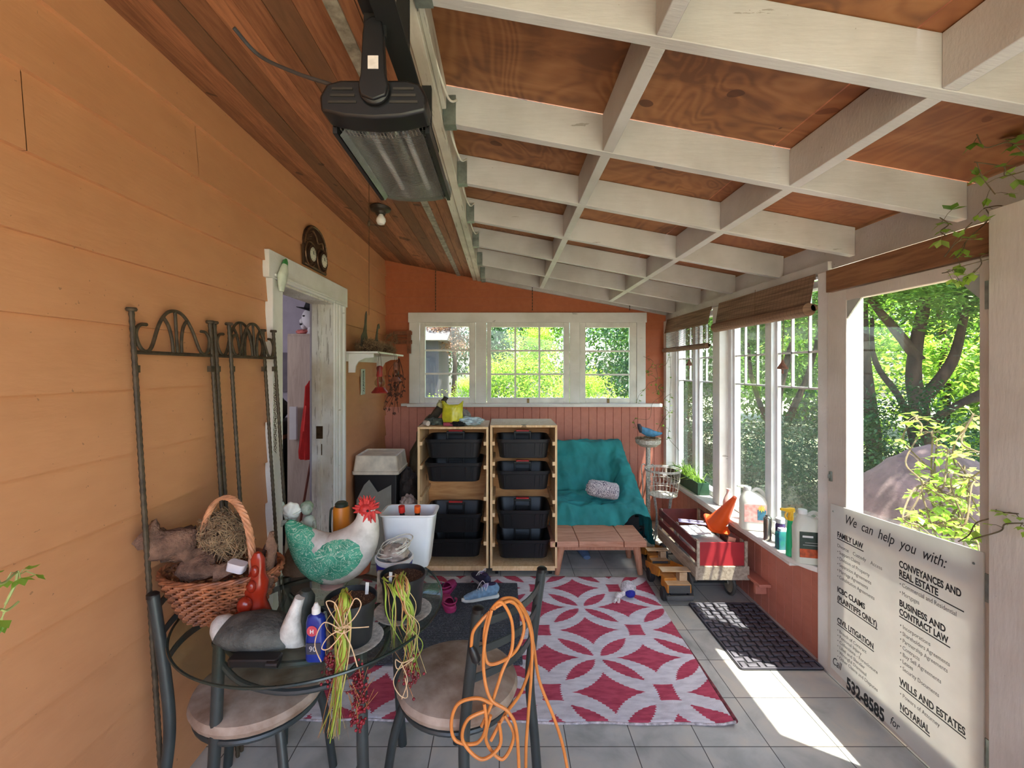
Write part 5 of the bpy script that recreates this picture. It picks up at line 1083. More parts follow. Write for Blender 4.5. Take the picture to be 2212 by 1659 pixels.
for i in range(34): z = 1.52 - i * .0105; q.tube([(-1.165 + .006 * math.cos(a * 1.05 + i) + .0, 2.325 + .006 * (i % 2), z + .007 * math.sin(a * 1.05)) for a in range(6)], .0014, 4, True)
tag(q.build('hanging_chain', IR), 'short dark chain hanging on the trellis beside the door casing', 'chain')
# ------------------------------------------------------------------ patio heater under the ceiling beam
t = thing('patio_heater', 'black electric heater hung below the ceiling beam, its grille facing down', 'heater', (-.275, 1.2, 2.15))
q = M()
def hc(u, v, d): return V(-.275 + u, d, 2.15 + v)
capp = [(-.112, .0), (-.115, .03), (-.10, .058), (-.07, .066), (.07, .066), (.10, .058), (.115, .03), (.112, .0), (.06, -.012), (0, -.016), (-.06, -.012)]
q.prism(capp, hc, .965, 1.03); q.build('end_cap', BLK, t, bev=.006)
for s_ in (-1, 1):
    q = M()
    for r_ in range(3):
        z = 2.165 + r_ * .014; x = -.275 + s_ * .065; q.box(x - .030 + .004 * r_, x + .030 - .004 * r_, .9625, .9648, z, z + .005)
    q.build('cap_vents', mat('dull_vent_metal', (70, 66, 60), .5, .2, 10, .5), t)
q = M(); q.grid(lambda u, v: V(-.275 + .108 * (2 * u - 1), 1.03 + .41 * v, 2.205 - .055 * abs(2 * u - 1) ** 3), 24, 4); q.box(-.385, -.375, 1.03, 1.44, 2.135, 2.16); q.box(-.175, -.165, 1.03, 1.44, 2.135, 2.16); q.build('housing', BLK, t, solid=.004)
q = M(); q.prism([(u * .98, v * .9) for u, v in capp], hc, 1.44, 1.455); q.build('rear_cap', mat('grey_end_metal', (120, 122, 116), .4, .2, 10, .6), t)
RF = mat('mirror_reflector', (120, 118, 116), .25, .12, 20, .9)
q = M(); q.grid(lambda u, v: V(-.275 + .095 * (2 * u - 1), 1.035 + .40 * v, 2.19 - .045 * abs(2 * u - 1) ** 2.5 - .012 * math.cos((2 * u - 1) * 6.28)), 30, 2); q.build('reflector', RF, t)
SL = mat('pale_quartz_tube', (206, 206, 210), .2, .05, 10, .3)
for dx in (-.035, .045): q = M(); q.tube([(-.275 + dx, 1.08, 2.163), (-.275 + dx, 1.41, 2.163)], .008, 12); q.build('heating_tube', SL, t)
q = M()
for i in range(56): y = 1.045 + i * .0069; q.tube([(-.375 + .2 * u / 8, y, 2.150 - .014 * math.sin(math.pi * u / 8)) for u in range(9)], .0010, 4)
for i in range(24): x = -.368 + i * .0081; q.box(x - .0012, x + .0012, 1.032, 1.056, 2.146 - .010 * math.sin(math.pi * (i / 23)), 2.149 - .010 * math.sin(math.pi * (i / 23)))
q.build('wire_grille', mat('chrome_wire', (196, 196, 194), .25, .05, 10, .9), t)
q = M(); q.prism([(-.026, .0), (-.031, .02), (-.026, .045), (-.022, .13), (-.018, .155), (0, .165), (.018, .155), (.022, .13), (.026, .045), (.031, .02), (.026, 0), (0, -.010)], lambda u, v, d: V(-.270 + u, d, 2.172 + v), .945, .963); q.lathe([(.001, 0), (.030, 0), (.034, .006), (.030, .012), (.001, .014)], (-.270, .963, 2.19), 24, (0, -1, 0)); q.build('arm', BLK, t, bev=.003)
q = M(); q.box(-.280, -.258, .9435, .9448, 2.225, 2.252); q.build('rating_label', mat('white_sticker', (216, 206, 200), .5, .1, 60), t)
q = M(); q.box(-.262, -.212, .80, 1.52, 2.325, 2.332); q.box(-.262, -.255, .80, 1.52, 2.332, 2.36); q.build('mounting_rail', BLK2, t)
q = M(); q.box(-.292, -.245, .955, .962, 2.30, 2.40); q.box(-.295, -.262, .70, .96, 2.35, 2.40)
q.box(-.2605, -.256, .70, 1.52, 2.334, 2.362); q.build('hanger', BLK2, t)
for y in (.84, 1.12, 1.48): q = M(); q.box(-.262, -.232, y, y + .02, 2.3325, 2.526); q.build('hanger_tab', BLK2, t)
q = M(); q.tube(smooth_path([P(505, 60, 1.05), P(560, 120, 1.1), P(640, 158, 1.06), P(720, 185, 1.0), P(752, 205, .99), P(762, 232, 1.0)], 8), .0045, 8); q.build('power_cable', mat('grey_black_cable', (58, 58, 60), .6), t)
# bare bulb lamp holder
bx, by = P(822, 445, 2.95).x, 2.95; bz = zc(bx)
t = thing('lamp_holder', 'bare white bulb in a dark round socket on the board ceiling', 'lamp', (bx, by, bz - .11))
q = M(); q.lathe([(.066, -.003), (.070, -.012), (.062, -.030), (.036, -.040), (.030, -.056), (.001, -.056)], (bx, by, bz), 24, (0, 0, 1)); q.build('socket_base', mat('dark_bronze_socket', (58, 48, 40), .5, .3, 30, .4), t)
q = M(); q.lathe([(.014, -.057), (.018, -.066), (.030, -.085), (.031, -.102), (.022, -.120), (.001, -.126)], (bx + .004, by - .004, bz), 24, (0, 0, 1)); q.build('bulb', mat('white_glass_bulb', (232, 230, 224), .2, .02), t)
t = thing('pull_cord', 'thin cord with a small weight hanging from the board ceiling', 'cord', (P(797, 400, 2.2).x, 2.2, 2.3)); x = P(797, 400, 2.2).x
q = M(); q.tube([(x, 2.2, zc(x) - .001), (x, 2.2, 1.86)], .0012, 5); q.build('cord', IR, t)
q = M(); q.lathe([(.001, .014), (.006, .008), (.007, -.004), (.004, -.014), (.001, -.016)], (x, 2.2, 1.6 + (797 - 482) * 2.2 / FP), 12); q.build('weight', IR, t)
for i, px in enumerate((941, 1150, 1360)):
    x = xat(px, 4.73); q = M(); zt_ = (zc(x) - .003) if x < -.3 else zr(x) + .13; zb = 2.21
    n = int((zt_ - zb) / .016)
    for j in range(n): z = zb + (j + .5) * (zt_ - zb) / n; q.box(x - (.002 if j % 2 else .0045), x + (.002 if j % 2 else .0045), 4.728 - (.0045 if j % 2 else .002), 4.728 + (.0045 if j % 2 else .002), z - .009, z + .009)
    tag(q.build('window_chain', IR), ('left', 'middle', 'right')[i] + ' thin chain hanging from the ceiling to the end window head', 'chain', 'chains above the end windows')
# ------------------------------------------------------------------ clock plaque over the doorway
cx = XL + .014
t = thing('wall_clock_plaque', 'arched bronze plaque with two round dials above the doorway', 'clock', (cx, 2.975, 2.24)); BRZ = mat('dark_bronze', (74, 52, 38), .5, .3, 30, .4)
q = M(); fn = lambda u, v, d: V(cx + d, 2.785 + u, 2.245 + v)
q.prism([(0, 0), (.36, 0), (.36, .03)] + [(.375 + .015 * math.cos(a), .08) for a in (0,)] + [(.18 + .185 * math.cos(a * math.pi / 18), .13 + .155 * math.sin(a * math.pi / 18)) for a in range(19)] + [(0, .03)], fn, .0, .010); q.build('plate', BRZ, t, bev=.002)
q = M(); q.tube([fn(.18 + .172 * math.cos(a * math.pi / 24), .13 + .143 * math.sin(a * math.pi / 24), .014) for a in range(25)], .006, 6); q.tube([fn(.01, .01, .012), fn(.35, .01, .012)], .006, 6)
for i in range(5): q.tube([fn(.03 + .012 * i, .15 + .016 * i, .013), fn(.10 + .004 * i, .165 + .018 * i, .013)], .003, 5)
q.tube(smooth_path([fn(.13, .24, .013), fn(.17, .22, .016), fn(.20, .18, .016), (fn(.27, .20, .016)), fn(.30, .16, .013)], 4), .006, 6)
for u in (.095, .275):
    q.tube([fn(u + .078 * math.cos(a * math.pi / 16), .085 + .078 * math.sin(a * math.pi / 16), .014) for a in range(32)], .005, 6, True)
q.build('relief', mat('rubbed_bronze_relief', (120, 88, 64), .4, .3, 40, .5), t)
for u, nm in ((.105, 'clock_dial'), (.285, 'thermometer_dial')):
    d_ = M(); d_.lathe([(.001, .0), (.062, .0), (.062, .014), (.001, .014)], fn(u, .085, .010), 30, (1, 0, 0)); d = d_.build(nm + '_rim', BRZ, t)
    d_ = M(); d_.lathe([(.001, .015), (.044, .015), (.044, .0165), (.001, .0165)], fn(u, .085, .010), 30, (1, 0, 0)); d_.build('dial_face', mat('ivory_dial', (214, 210, 190), .5), d)
    d_ = M(); c = fn(u, .085, .028); d_.beam(c, c + V(0, .030, .006), .0012, .003, (1, 0, 0)); d_.beam(c, c + V(0, -.004, .020), .0012, .003, (1, 0, 0))
    for a in range(12): e = V(0, math.cos(a * math.pi / 6), math.sin(a * math.pi / 6)); d_.beam(c + e * .034 + V(-.0006, 0, 0), c + e * .040 + V(-.0006, 0, 0), .001, .002, (1, 0, 0))
    d_.build('hands', BLK, d)
# glass vial ornament on the casing corner
q = M(); b0 = P(592, 600, 2.44); b0.x = XL + .06
t = thing('plastic_trap', 'clear plastic pouch with a green cap hung on the casing corner', 'wasp trap', b0); q.loft([(b0 + V(0, .03, .075), .020, .014), (b0 + V(0, .02, .04), .034, .018), (b0, .040, .02), (b0 + V(0, -.01, -.045), .028, .016), (b0 + V(0, -.01, -.075), .016, .01)], 18, (1, 0, 0)); q.build('pouch', mat('cloudy_clear_plastic', (214, 222, 204), .15, .1, 20), t)
q = M(); q.loft([(b0 + V(0, .028, .074), .022, .015), (b0 + V(0, .035, .095), .018, .013), (b0 + V(0, .045, .11), .006, .005)], 12, (1, 0, 0)); q.build('cap', mat('green_cap', (66, 150, 84), .4), t)
# ------------------------------------------------------------------ bracket shelf with nests, geese, lanterns
t = thing('wall_shelf', 'white bracket shelf on the orange wall beside the doorway', 'shelf', (XL + .15, 4.0, 1.735)); xs0 = XL + .014
q = M(); q.box(xs0, -.97, 3.53, 4.46, 1.722, 1.738); q.build('board', WH, t, bev=.003)
q = M(); q.box(xs0, xs0 + .015, 3.56, 4.40, 1.66, 1.7215); q.build('back_rail', WH, t)
for y in (3.575, 4.38):
    q = M(); q.prism([(.001, .0), (.21, 0), (.21, -.03), (.14, -.035), (.085, -.06), (.06, -.10), (.055, -.15), (.001, -.15)], lambda u, v, d: V(xs0 + .0155 + u * .95, d, 1.7215 + v), y, y + .018); q.build('bracket', WH, t)
def nest(c, rx, ry, rz, n, seed, label, m=NST, L=.10):
    c = Vector(c); t = thing('bird_nest', label, 'nest', c - V(0, 0, rz)); q = twigs(c, (rx, ry, rz), n, seed, m, L=L, fl=1.7385); q.build('twigs', m, t, kind='stuff')
    q = M(); q.ell(c, (rx * .9, ry * .9, rz * .9), 16, 10, None, .1, 8, seed)
    for p in q.v: p.z = max(p.z, 1.7387)
    q.build('core', mat('dark_nest_core', (70, 50, 38), 1), t); return t
nest((-1.10, 3.75, 1.775), .10, .14, .055, 300, 11, 'wide low nest of brown twigs on the wall shelf under the geese')
nest((-1.09, 4.14, 1.775), .10, .17, .045, 300, 12, 'loose dry grass nest at the far end of the wall shelf')
GS = mat('dark_weathered_tin', (82, 74, 62), .7, .3, 20, .3)
def goose(y, x, s_, label, pts):
    q = M(); q.prism([(u * s_, v * s_) for u, v in pts], lambda u, v, d: V(x + d + v * .12, y + u, 1.80 + v), -.003, .003); tag(q.build('goose_silhouette', GS, solid=.0), label, 'goose cut-out')
goose(3.60, -1.12, 1.0, 'tall flame shaped tin goose wing standing at the near end of the shelf', [(0, -.02), (.14, -.02), (.15, .05), (.10, .10), (.07, .17), (.055, .24), (.03, .262), (.015, .23), (.03, .16), (.02, .10), (-.02, .06)])
goose(3.84, -1.10, 1.0, 'tin goose silhouette with an upright neck in the twig nest', [(0, -.03), (.20, -.03), (.21, .02), (.13, .06), (.11, .12), (.115, .15), (.155, .155), (.15, .17), (.12, .195), (.09, .185), (.075, .14), (.07, .06), (.01, .03)])
LR = mat('rusty_red_enamel', (150, 40, 34), .45, .3, 20); LG = glassmat('lantern_globe_glass', (230, 228, 222), .8)
def lantern(c, label, m, s_=1.0, sw=.0):
    t = thing('lantern', label, 'lantern', c)
    Z = lambda r, z: (r * s_, z * s_)
    q = M(); q.lathe([Z(.062, -.125), Z(.064, -.118), Z(.044, -.095), Z(.034, -.080), Z(.028, -.078), Z(.001, -.078)], c, 24); q.build('fuel_base', m, t)
    q = M(); q.lathe([Z(.024, -.076), Z(.040, -.055), Z(.040, -.035), Z(.022, -.008), Z(.020, .0)], c, 20); q.build('globe', LG, t)
    q = M(); q.lathe([Z(.024, .002), Z(.026, .012), Z(.022, .05), Z(.026, .07), Z(.020, .085), Z(.001, .09)], c, 20)
    for a in (-1, 1): q.tube(smooth_path([c + V(0, a * .03, -.095) * s_, c + V(0, a * .052, -.04) * s_, c + V(0, a * .05, .03) * s_, c + V(0, a * .03, .075) * s_, c + V(0, a * .01, .08) * s_], 5), .005 * s_, 6)
    q.build('chimney_frame', m, t)
    q = M(); q.tube(smooth_path([c + V(0, -.05, .02) * s_, c + V(0, -.05, .10) * s_, c + V(0, -.02, .17) * s_, c + V(0, 0, .185) * s_, c + V(0, .02, .17) * s_, c + V(0, .05, .10) * s_, c + V(0, .05, .02) * s_], 6), .0016, 5); q.tube([c + V(0, 0, .184) * s_, c + V(-.004, 0, .195) * s_, V(c.x - .022, c.y, 1.7225)], .0016, 5); q.build('wire_handle', IR, t)
L1 = V(-.958, 3.545, 1.537); lantern(L1, 'red barn lantern hanging under the near corner of the wall shelf', LR)
lantern(V(-.953, 4.05, 1.59 + .0), 'small rusty lantern with a clear globe hanging at the far end of the shelf', mat('pinkish_rust', (140, 84, 66), .6, .3, 30), .8)
t = thing('dried_branch', 'dark dried twig cluster hanging below the far end of the wall shelf', 'dried plant', (-.98, 4.15, 1.72)); q = M(); q2 = M(); rnd = random.Random(8)
base = V(-.96, 4.22, 1.70)
for i in range(16):
    e = P(rnd.uniform(828, 868), rnd.uniform(830, 892), 4.2); mid = base * .5 + e * .5 + V(rnd.gauss(0, .03), rnd.gauss(0, .03), rnd.gauss(0, .03)); sp = smooth_path([base, mid, e], 5); q.tube(sp, .0022, 5)
    for j in range(5): p = sp[rnd.randrange(4, len(sp))]; q2.leaf(p, (rnd.gauss(0, 1), rnd.gauss(0, 1), -1), (0, 1, .3), .035, .02)
q.build('twigs', mat('dark_twig', (88, 52, 40), .9, .3, 20), t); q2.build('dry_leaves', mat('dry_brown_leaf', (96, 62, 50), .9, .3, 20), t)
t = thing('wall_plaque', 'narrow pale plaque with dark script on the orange wall under the shelf', 'sign', (XL + .014, 3.96, 1.37)); q = M(); q.box(XL + .016, XL + .026, 3.93, 4.03, 1.375, 1.60); q.build('board', mat('pale_green_white', (196, 204, 190), .6, .1), t, bev=.002)
q = M(); text_into(q, 'Welcome', lambda u, v, d: V(XL + .0265 + d, 3.965 + v, 1.395 + u), .055, .2, .001, width=.19)
for p in q.v: p.y += .0
q.build('lettering', mat('dark_green_ink', (50, 66, 56), .6), t)
t = thing('wooden_rack', 'small rough reddish wooden rack on the end wall beside the window', 'rack', (-1.05, 4.70, 1.72)); q = M(); WR2 = mat('reddish_old_wood', (136, 82, 56), .8, .3, 20)
x0, x1 = xat(849, 4.7), xat(889, 4.7); q.box(x0, x1, 4.70, 4.735, 1.955, 1.99); q.box(x0 + .01, x1, 4.715, 4.73, 1.86, 1.90); q.box(x1 - .045, x1 - .01, 4.695, 4.735, 1.76, 2.0); q.box(x0 + .0, x0 + .02, 4.71, 4.78, 1.87, 1.99); q.tube([(x0 + .01, 4.72, 1.93), (x1 - .02, 4.72, 1.925)], .004, 6); q.build('frame', WR2, t)
q = twigs((xat(846, 4.6), 4.62, 1.90), (.05, .05, .05), 60, 5, NST); q.build('twig_clump', NST, t, kind='stuff')
# ------------------------------------------------------------------ things in the inner room
t = thing('tall_cabinet', 'tall pale wooden cabinet in the room behind the doorway', 'cabinet', (-1.83, 4.3, 0)); q = M(); q.box(-1.95, -1.60, 4.12, 4.55, 0, 1.92); q.build('body', woodm('bleached_oak', (172, 152, 138), (196, 178, 164), 'z', 1, .5, False), t, bev=.003)
q = M(); q.box(-1.945, -1.605, 4.105, 4.118, .03, 1.90); q.build('door', woodm('bleached_oak_door', (178, 158, 144), (200, 182, 168), 'z', 1, .5, False), t, bev=.002)
hx, hy = P(668, 690, 4.25).x + .02, 4.27
t = thing('mannequin_head', 'white display head wearing a black hat on top of the cabinet', 'mannequin head', (hx, hy, 1.921)); q = M(); q.lathe([(.07, 0), (.06, .03), (.045, .07), (.045, .10)], (hx + .01, hy, 1.921), 18); q.ell((hx, hy, 2.075), (.095, .075, .105), 22, 14); q.ell((hx - .09, hy - .01, 2.05), (.028, .016, .026), 12, 8); q.ell((hx - .07, hy, 2.0), (.035, .04, .03), 12, 8); q.build('head', mat('chalk_white', (212, 208, 212), .6, .05), t)
q = M(); q.ell((hx - .052, hy - .060, 2.092), (.016, .010, .008), 10, 6); q.ell((hx - .095, hy - .024, 2.018), (.014, .016, .008), 10, 6); q.build('painted_face', BLK2, t)
q = M(); q.lathe([(.16, .0), (.165, .006), (.10, .020), (.095, .10), (.08, .12), (.001, .12)], (hx + .02, hy, 2.13), 24, (.30, 0, 1)); q.build('hat', BLK2, t)
q = crumple((hx - .075, hy - .03, 1.945), (.06, .04, .024), .3, 3, 24, 14, fl=1.9215); tag(q.build('pink_ribbon', mat('coral_ribbon', (214, 120, 112), .7)), 'coral pink bow lying before the display head', 'ribbon')
t = thing('red_coat', 'red coat hanging just inside the doorway', 'coat', (P(668, 1, 3.75).x, 3.75, .9)); k = 3.72 / FP
q = M(); q.loft([(P(674, 822, 3.72), 2 * k, .02), (P(672, 835, 3.72), 9 * k, .04), (P(672, 875, 3.72), 13 * k, .06), (P(670, 930, 3.72), 17 * k, .07), (P(668, 975, 3.72), 19 * k, .075), (P(668, 990, 3.72), 18 * k, .07)], 26)
for p in q.v: p += V(1, 1, 0) * .010 * math.sin(math.atan2(p.y - 3.72, p.x + 1.58) * 9)
q.build('cloth', mat('bright_red_cloth', (206, 44, 40), .85, .15, 8), t)
q = M(); q.tube([P(672, 992, 3.66), P(652, 1110, 3.60), P(640, 1180, 3.58)], .010, 8); q.tube([P(640, 1180, 3.58), P(636, 1206, 3.57)], .03, 10); tag(q.build('broom', mat('red_brown_handle', (118, 54, 34), .6)), 'broom with a red-brown handle leaning inside the doorway', 'broom')
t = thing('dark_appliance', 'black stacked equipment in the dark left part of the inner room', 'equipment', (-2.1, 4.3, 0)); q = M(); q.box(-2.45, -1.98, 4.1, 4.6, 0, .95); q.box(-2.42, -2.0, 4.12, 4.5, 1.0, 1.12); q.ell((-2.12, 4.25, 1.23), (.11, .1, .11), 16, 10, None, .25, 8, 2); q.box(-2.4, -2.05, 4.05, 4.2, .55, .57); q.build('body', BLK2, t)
q = M(); q.box(-2.44, -1.99, 4.09, 4.0999, .86, .90); q.box(-2.42, -2.0, 4.11, 4.51, .955, .995); q.build('shelf_strip', WR2, t)
q = M(); q.box(P(618, 1, 4.0).x, P(633, 1, 4.0).x, 4.06, 4.089, P(0, 952, 4).z, P(0, 880, 4).z); tag(q.build('pinned_card', mat('white_card', (214, 212, 214), .6, .03)), 'small white panel beside the cabinet in the inner room', 'panel')
# ------------------------------------------------------------------ bamboo blinds over the side windows
def bamb():
    m, n, b = newmat('woven_bamboo'); v, x, y, z = wpos(n); f = noi(n, v, 6, 4, (1, .4, 12))
    k = ramp(n, f, [(.35, (112, 84, 64)), (.6, (158, 124, 98))]); s_ = ((y / .034).fr() - .5).ab().gt(.44)
    n.links.new(mixc(n, s_ * .55, k, (96, 70, 54)), b.inputs['Base Color']); b.inputs['Roughness'].default_value = .7
    tr = n.nodes.new('ShaderNodeBsdfTranslucent'); n.links.new(k, tr.inputs[0]); mx = n.nodes.new('ShaderNodeMixShader'); mx.inputs[0].default_value = .12
    n.links.new(b.outputs[0], mx.inputs[1]); n.links.new(tr.outputs[0], mx.inputs[2]); n.links.new(mx.outputs[0], n.nodes['Material Output'].inputs[0]); return m
BAM = bamb()
def blind(name, label, y0, y1, zt, zv, zroll, r, tassel):
    t = thing(name, label, 'blind', (1.70, (y0 + y1) / 2, zroll), 0, 'bamboo roller blinds')
    q = M(); n = int((zt - zv) / .0058)
    for i in range(n): z = zt - (i + .5) * .0058; k = i / n; x = 1.706 - .028 * k; q.box(x, x + .002, y0, y1, z - .0026, z + .0026)
    q.build('valance', BAM, t); q = M(); q.box(1.712, 1.716, y0 + .01, y1 - .01, zt - .03, zt); q.build('headrail', BAM, t)
    if zroll < zv - .06:
        q = M(); n = int((zv - zroll) / .0115)
        for i in range(n): z = zv - (i + .0) * .0115; q.box(1.690, 1.692, y0 + .005, y1 - .005, z - .0024, z + .0024)
        for i in range(int((y1 - y0) / .034)): q.box(1.6895, 1.6905, y0 + .01 + i * .034, y0 + .0115 + i * .034, zroll, zv)
        q.build('open_weave', BAM, t)
    q = M(); pts = [(1.676, y0 + .004 + (y1 - y0 - .008) * i / 40, zroll) for i in range(41)]; q.tube(pts, r, 20); q.tube([(1.676 + r * .8, p[1], zroll + r * .3) for p in pts], r * .55, 10); q.build('roll', BAM, t)
    yc, zc_ = tassel; q = M(); q.tube([(1.655, yc, zv), (1.650, yc, zc_ + .05)], .0016, 5); q.tube([(1.6555, yc + .3, zt), (1.6505, yc + .3, zroll - r - .01), (1.68, yc + .3, zroll - r - .004), (1.716, yc + .3, zroll)], .0012, 4) if yc + .32 < y1 else None; q.build('cord', mat('tan_cord', (130, 100, 76), .9), t)
    q = M(); q.lathe([(.003, .05), (.007, .04), (.010, .030), (.022, .004), (.026, -.004), (.004, -.008), (.005, -.03), (.002, -.034)], (1.650, yc, zc_), 14, None, 1, 1, lambda a, z: 1 + .25 * math.sin(a * 5 + z * 120)); q.build('tassel', mat('brown_tassel', (150, 108, 92), .9, .3, 30), t)
blind('bamboo_blind', 'bamboo blind rolled up over the nearer side window', 2.474, 3.575, 2.118, 1.955, 1.925, .036, (2.67, 1.605))
blind('bamboo_blind', 'bamboo blind partly lowered over the farther side window', 3.705, 4.70, 2.112, 1.965, 1.79, .022, (4.0, 1.635))
# ------------------------------------------------------------------ things on the window sill
SZ = .5178
JUG = leafmat('translucent_white_plastic', (226, 224, 216), (236, 234, 228), .45); WC = mat('white_screw_cap', (226, 226, 224), .4, .03)
def jug(c, rz, label, lab, w_=.078, d_=.055, h_=.21, s_=1):
    t = thing('plastic_jug', label, 'jug', c, rz, 'white plastic jugs on the sill')
    q = M(); q.rrect([(0, w_ - .012, d_ - .01, .03), (.006, w_, d_, .034), (h_ * .20, w_, d_, .034), (h_ * .26, w_ - .002, d_ - .002, .034), (h_ * .72, w_, d_, .034), (h_ * .86, w_ * .86, d_ * .86, .034, -.004, 0), (h_ * .95, w_ * .55, d_ * .62, .03, -.016, 0), (h_ * 1.0, .026, .024, .024, -w_ * .42, 0), (h_ * 1.03, .022, .022, .022, -w_ * .42, 0)]); q.build('body', JUG, t, local=True)
    q = M(); q.tube(smooth_path([(-w_ * .12, 0, h_ * .98), (w_ * .25, 0, h_ * 1.06), (w_ * .66, 0, h_ * .99), (w_ * .84, 0, h_ * .80)], 6), .010, 12, flat=1.5); q.build('handle', JUG, t, local=True)
    q = M(); q.lathe([(.0225, 0), (.0235, .002), (.0235, .020), (.021, .023), (.001, .023)], (-w_ * .42, 0, h_ * 1.03), 22); q.build('cap', WC, t, local=True)
    if lab == 0:
        q = M(); q.box(-w_ + .012, w_ - .016, -d_ - .0012, -d_ + .0006, h_ * .24, h_ * .70); l_ = q.build('label', mat('pink_print_label', (214, 176, 170), .5, .25, 40, c2=(200, 120, 112)), t, local=True)
        q = M(); q.box(.010, w_ - .019, -d_ - .0022, -d_ - .0013, h_ * .30, h_ * .56); q.build('blue_picture', mat('teal_picture', (50, 106, 132), .5, .3, 60), l_, local=True)
        q = M(); 
        for i in range(8): a = i * math.pi / 4; q.prism([(.034, h_ * .6), (.034 + .015 * math.cos(a - .25), h_ * .6 + .015 * math.sin(a - .25)), (.034 + .026 * math.cos(a), h_ * .6 + .026 * math.sin(a)), (.034 + .015 * math.cos(a + .25), h_ * .6 + .015 * math.sin(a + .25))], lambda u, v, d: V(u, d, v), -d_ - .0034, -d_ - .0024)
        q.build('yellow_star', mat('yellow_print', (222, 200, 60), .5), l_, local=True)
    else:
        q = M(); q.box(-w_ + .014, w_ - .020, -d_ - .0012, -d_ + .0006, h_ * .16, h_ * .70); l_ = q.build('label', mat('dark_green_label', (46, 62, 52), .5, .2, 40), t, local=True)
        q = M(); q.box(-w_ + .015, w_ - .021, -d_ - .0022, -d_ - .0013, h_ * .16, h_ * .34); q.build('orange_band', mat('orange_print', (186, 78, 34), .5, .3, 40), l_, local=True)
        q = M(); q.box(-w_ + .03, w_ - .03, -d_ - .0024, -d_ - .0013, h_ * .42, h_ * .425); q.box(-w_ + .04, w_ - .026, -d_ - .0024, -d_ - .0013, h_ * .47, h_ * .475); q.box(-w_ + .028, .0, -d_ - .0024, -d_ - .0013, h_ * .58, h_ * .62); q.build('white_print', WC, l_, local=True)
    return t
jug((1.70, 3.075, SZ), R(-12), 'large white jug with pink label and yellow star on the sill beside the cone', 0, .082, .055, .255)
jug((1.722, 2.545, SZ), R(-14), 'large white jug with dark green and orange label at the near end of the sill', 1, .080, .052, .262)
t = thing('spray_bottle', 'slender bright green spray bottle with a yellow trigger head on the sill', 'spray bottle', (1.672, 2.632, SZ)); c = V(1.672, 2.632, SZ)
q = M(); q.lathe([(.001, 0), (.023, 0), (.025, .004), (.024, .06), (.021, .13), (.0165, .19), (.0145, .205), (.001, .205)], c, 24); q.build('bottle', mat('bright_green_plastic', (20, 182, 122), .3, .06), t)
q = M(); q.tube([c + V(0, 0, .2055), c + V(0, 0, .232)], .016, 16); q.loft([(c + V(.022, .0, .262), .014, .010), (c + V(.0, .0, .262), .018, .013), (c + V(-.030, .0, .266), .010, .009), (c + V(-.058, .0, .270), .008, .007)], 14); q.tube([c + V(0, 0, .228), c + V(.004, 0, .262)], [.014, .014], 12); q.tube(smooth_path([c + V(-.020, 0, .256), c + V(-.030, 0, .232), c + V(-.020, 0, .21)], 4), .0055, 8); q.build('trigger_head', mat('yellow_orange_plastic', (238, 184, 44), .35, .06), t)
t = thing('metal_can', 'tall plain steel can on the sill right of the starred jug', 'can', (1.682, 2.875, SZ)); q = M(); q.lathe([(.001, 0), (.024, 0), (.0245, .004), (.0245, .135), (.022, .142), (.014, .150), (.014, .158), (.001, .159)], (1.682, 2.875, SZ), 26); q.build('body', mat('worn_steel', (160, 156, 150), .25, .15, 10, .9), t)
t = thing('aerosol_can', 'dark blue aerosol can with a clear cap on the sill by the window mullion', 'can', (1.725, 2.815, SZ)); q = M(); q.lathe([(.001, 0), (.026, 0), (.027, .003), (.027, .115), (.022, .126), (.001, .127)], (1.725, 2.815, SZ), 26); q.build('body', mat('dark_blue_label', (34, 46, 110), .35, .3, 40, c2=(90, 40, 70)), t)
q = M(); q.lathe([(.024, .1275), (.0255, .129), (.0255, .155), (.02, .16), (.001, .161)], (1.725, 2.815, SZ), 22); q.build('cap', mat('clear_grey_cap', (206, 208, 212), .2), t)
t = thing('small_tub', 'squat blue and green container with a pale lid before the aerosol can', 'container', (1.685, 2.735, SZ)); q = M(); q.rrect([(0, .030, .024, .006), (.09, .030, .024, .006), (.105, .022, .018, .008)], (1.685, 2.735, SZ)); q.build('body', mat('blue_green_label', (28, 76, 120), .4, .3, 30, c2=(40, 130, 110)), t); q = M(); q.rrect([(.1055, .020, .017, .008), (.122, .019, .016, .008)], (1.685, 2.735, SZ)); q.build('lid', mat('pale_blue_lid', (190, 206, 222), .4), t)
t = thing('glass_bottle', 'slender pinkish glass bottle on the sill by the white post', 'bottle', (1.695, 3.40, SZ)); q = M(); q.lathe([(.001, 0), (.036, 0), (.038, .006), (.038, .085), (.030, .115), (.014, .15), (.012, .175), (.015, .178), (.015, .185), (.010, .186), (.001, .15)], (1.695, 3.40, SZ), 24); q.build('glass', mat('pinkish_milk_glass', (216, 190, 184), .15, .06, 6), t)
t = thing('pump_bottle', 'clear bottle with a pale green spray top behind the starred jug', 'spray bottle', (1.748, 3.27, SZ)); c = V(1.748, 3.27, SZ); q = M(); q.lathe([(.001, 0), (.030, 0), (.031, .15), (.02, .18), (.014, .19), (.001, .19)], c, 22); q.build('bottle', mat('milky_clear_bottle', (206, 214, 210), .2, .05), t)
q = M(); q.tube([c + V(0, 0, .191), c + V(0, 0, .225)], .013, 12); q.loft([(c + V(.02, 0, .232), .012, .01), (c + V(-.02, 0, .236), .012, .01), (c + V(-.055, 0, .24), .007, .006)], 12); q.build('trigger_head', mat('pale_green_white', (206, 220, 200), .4), t)
t = thing('window_planter', 'long dark green planter box on the sill before the farther window', 'planter', (1.715, 4.22, SZ)); q = M(); x0, x1, y0, y1, h = 1.672, 1.77, 3.88, 4.60, .105
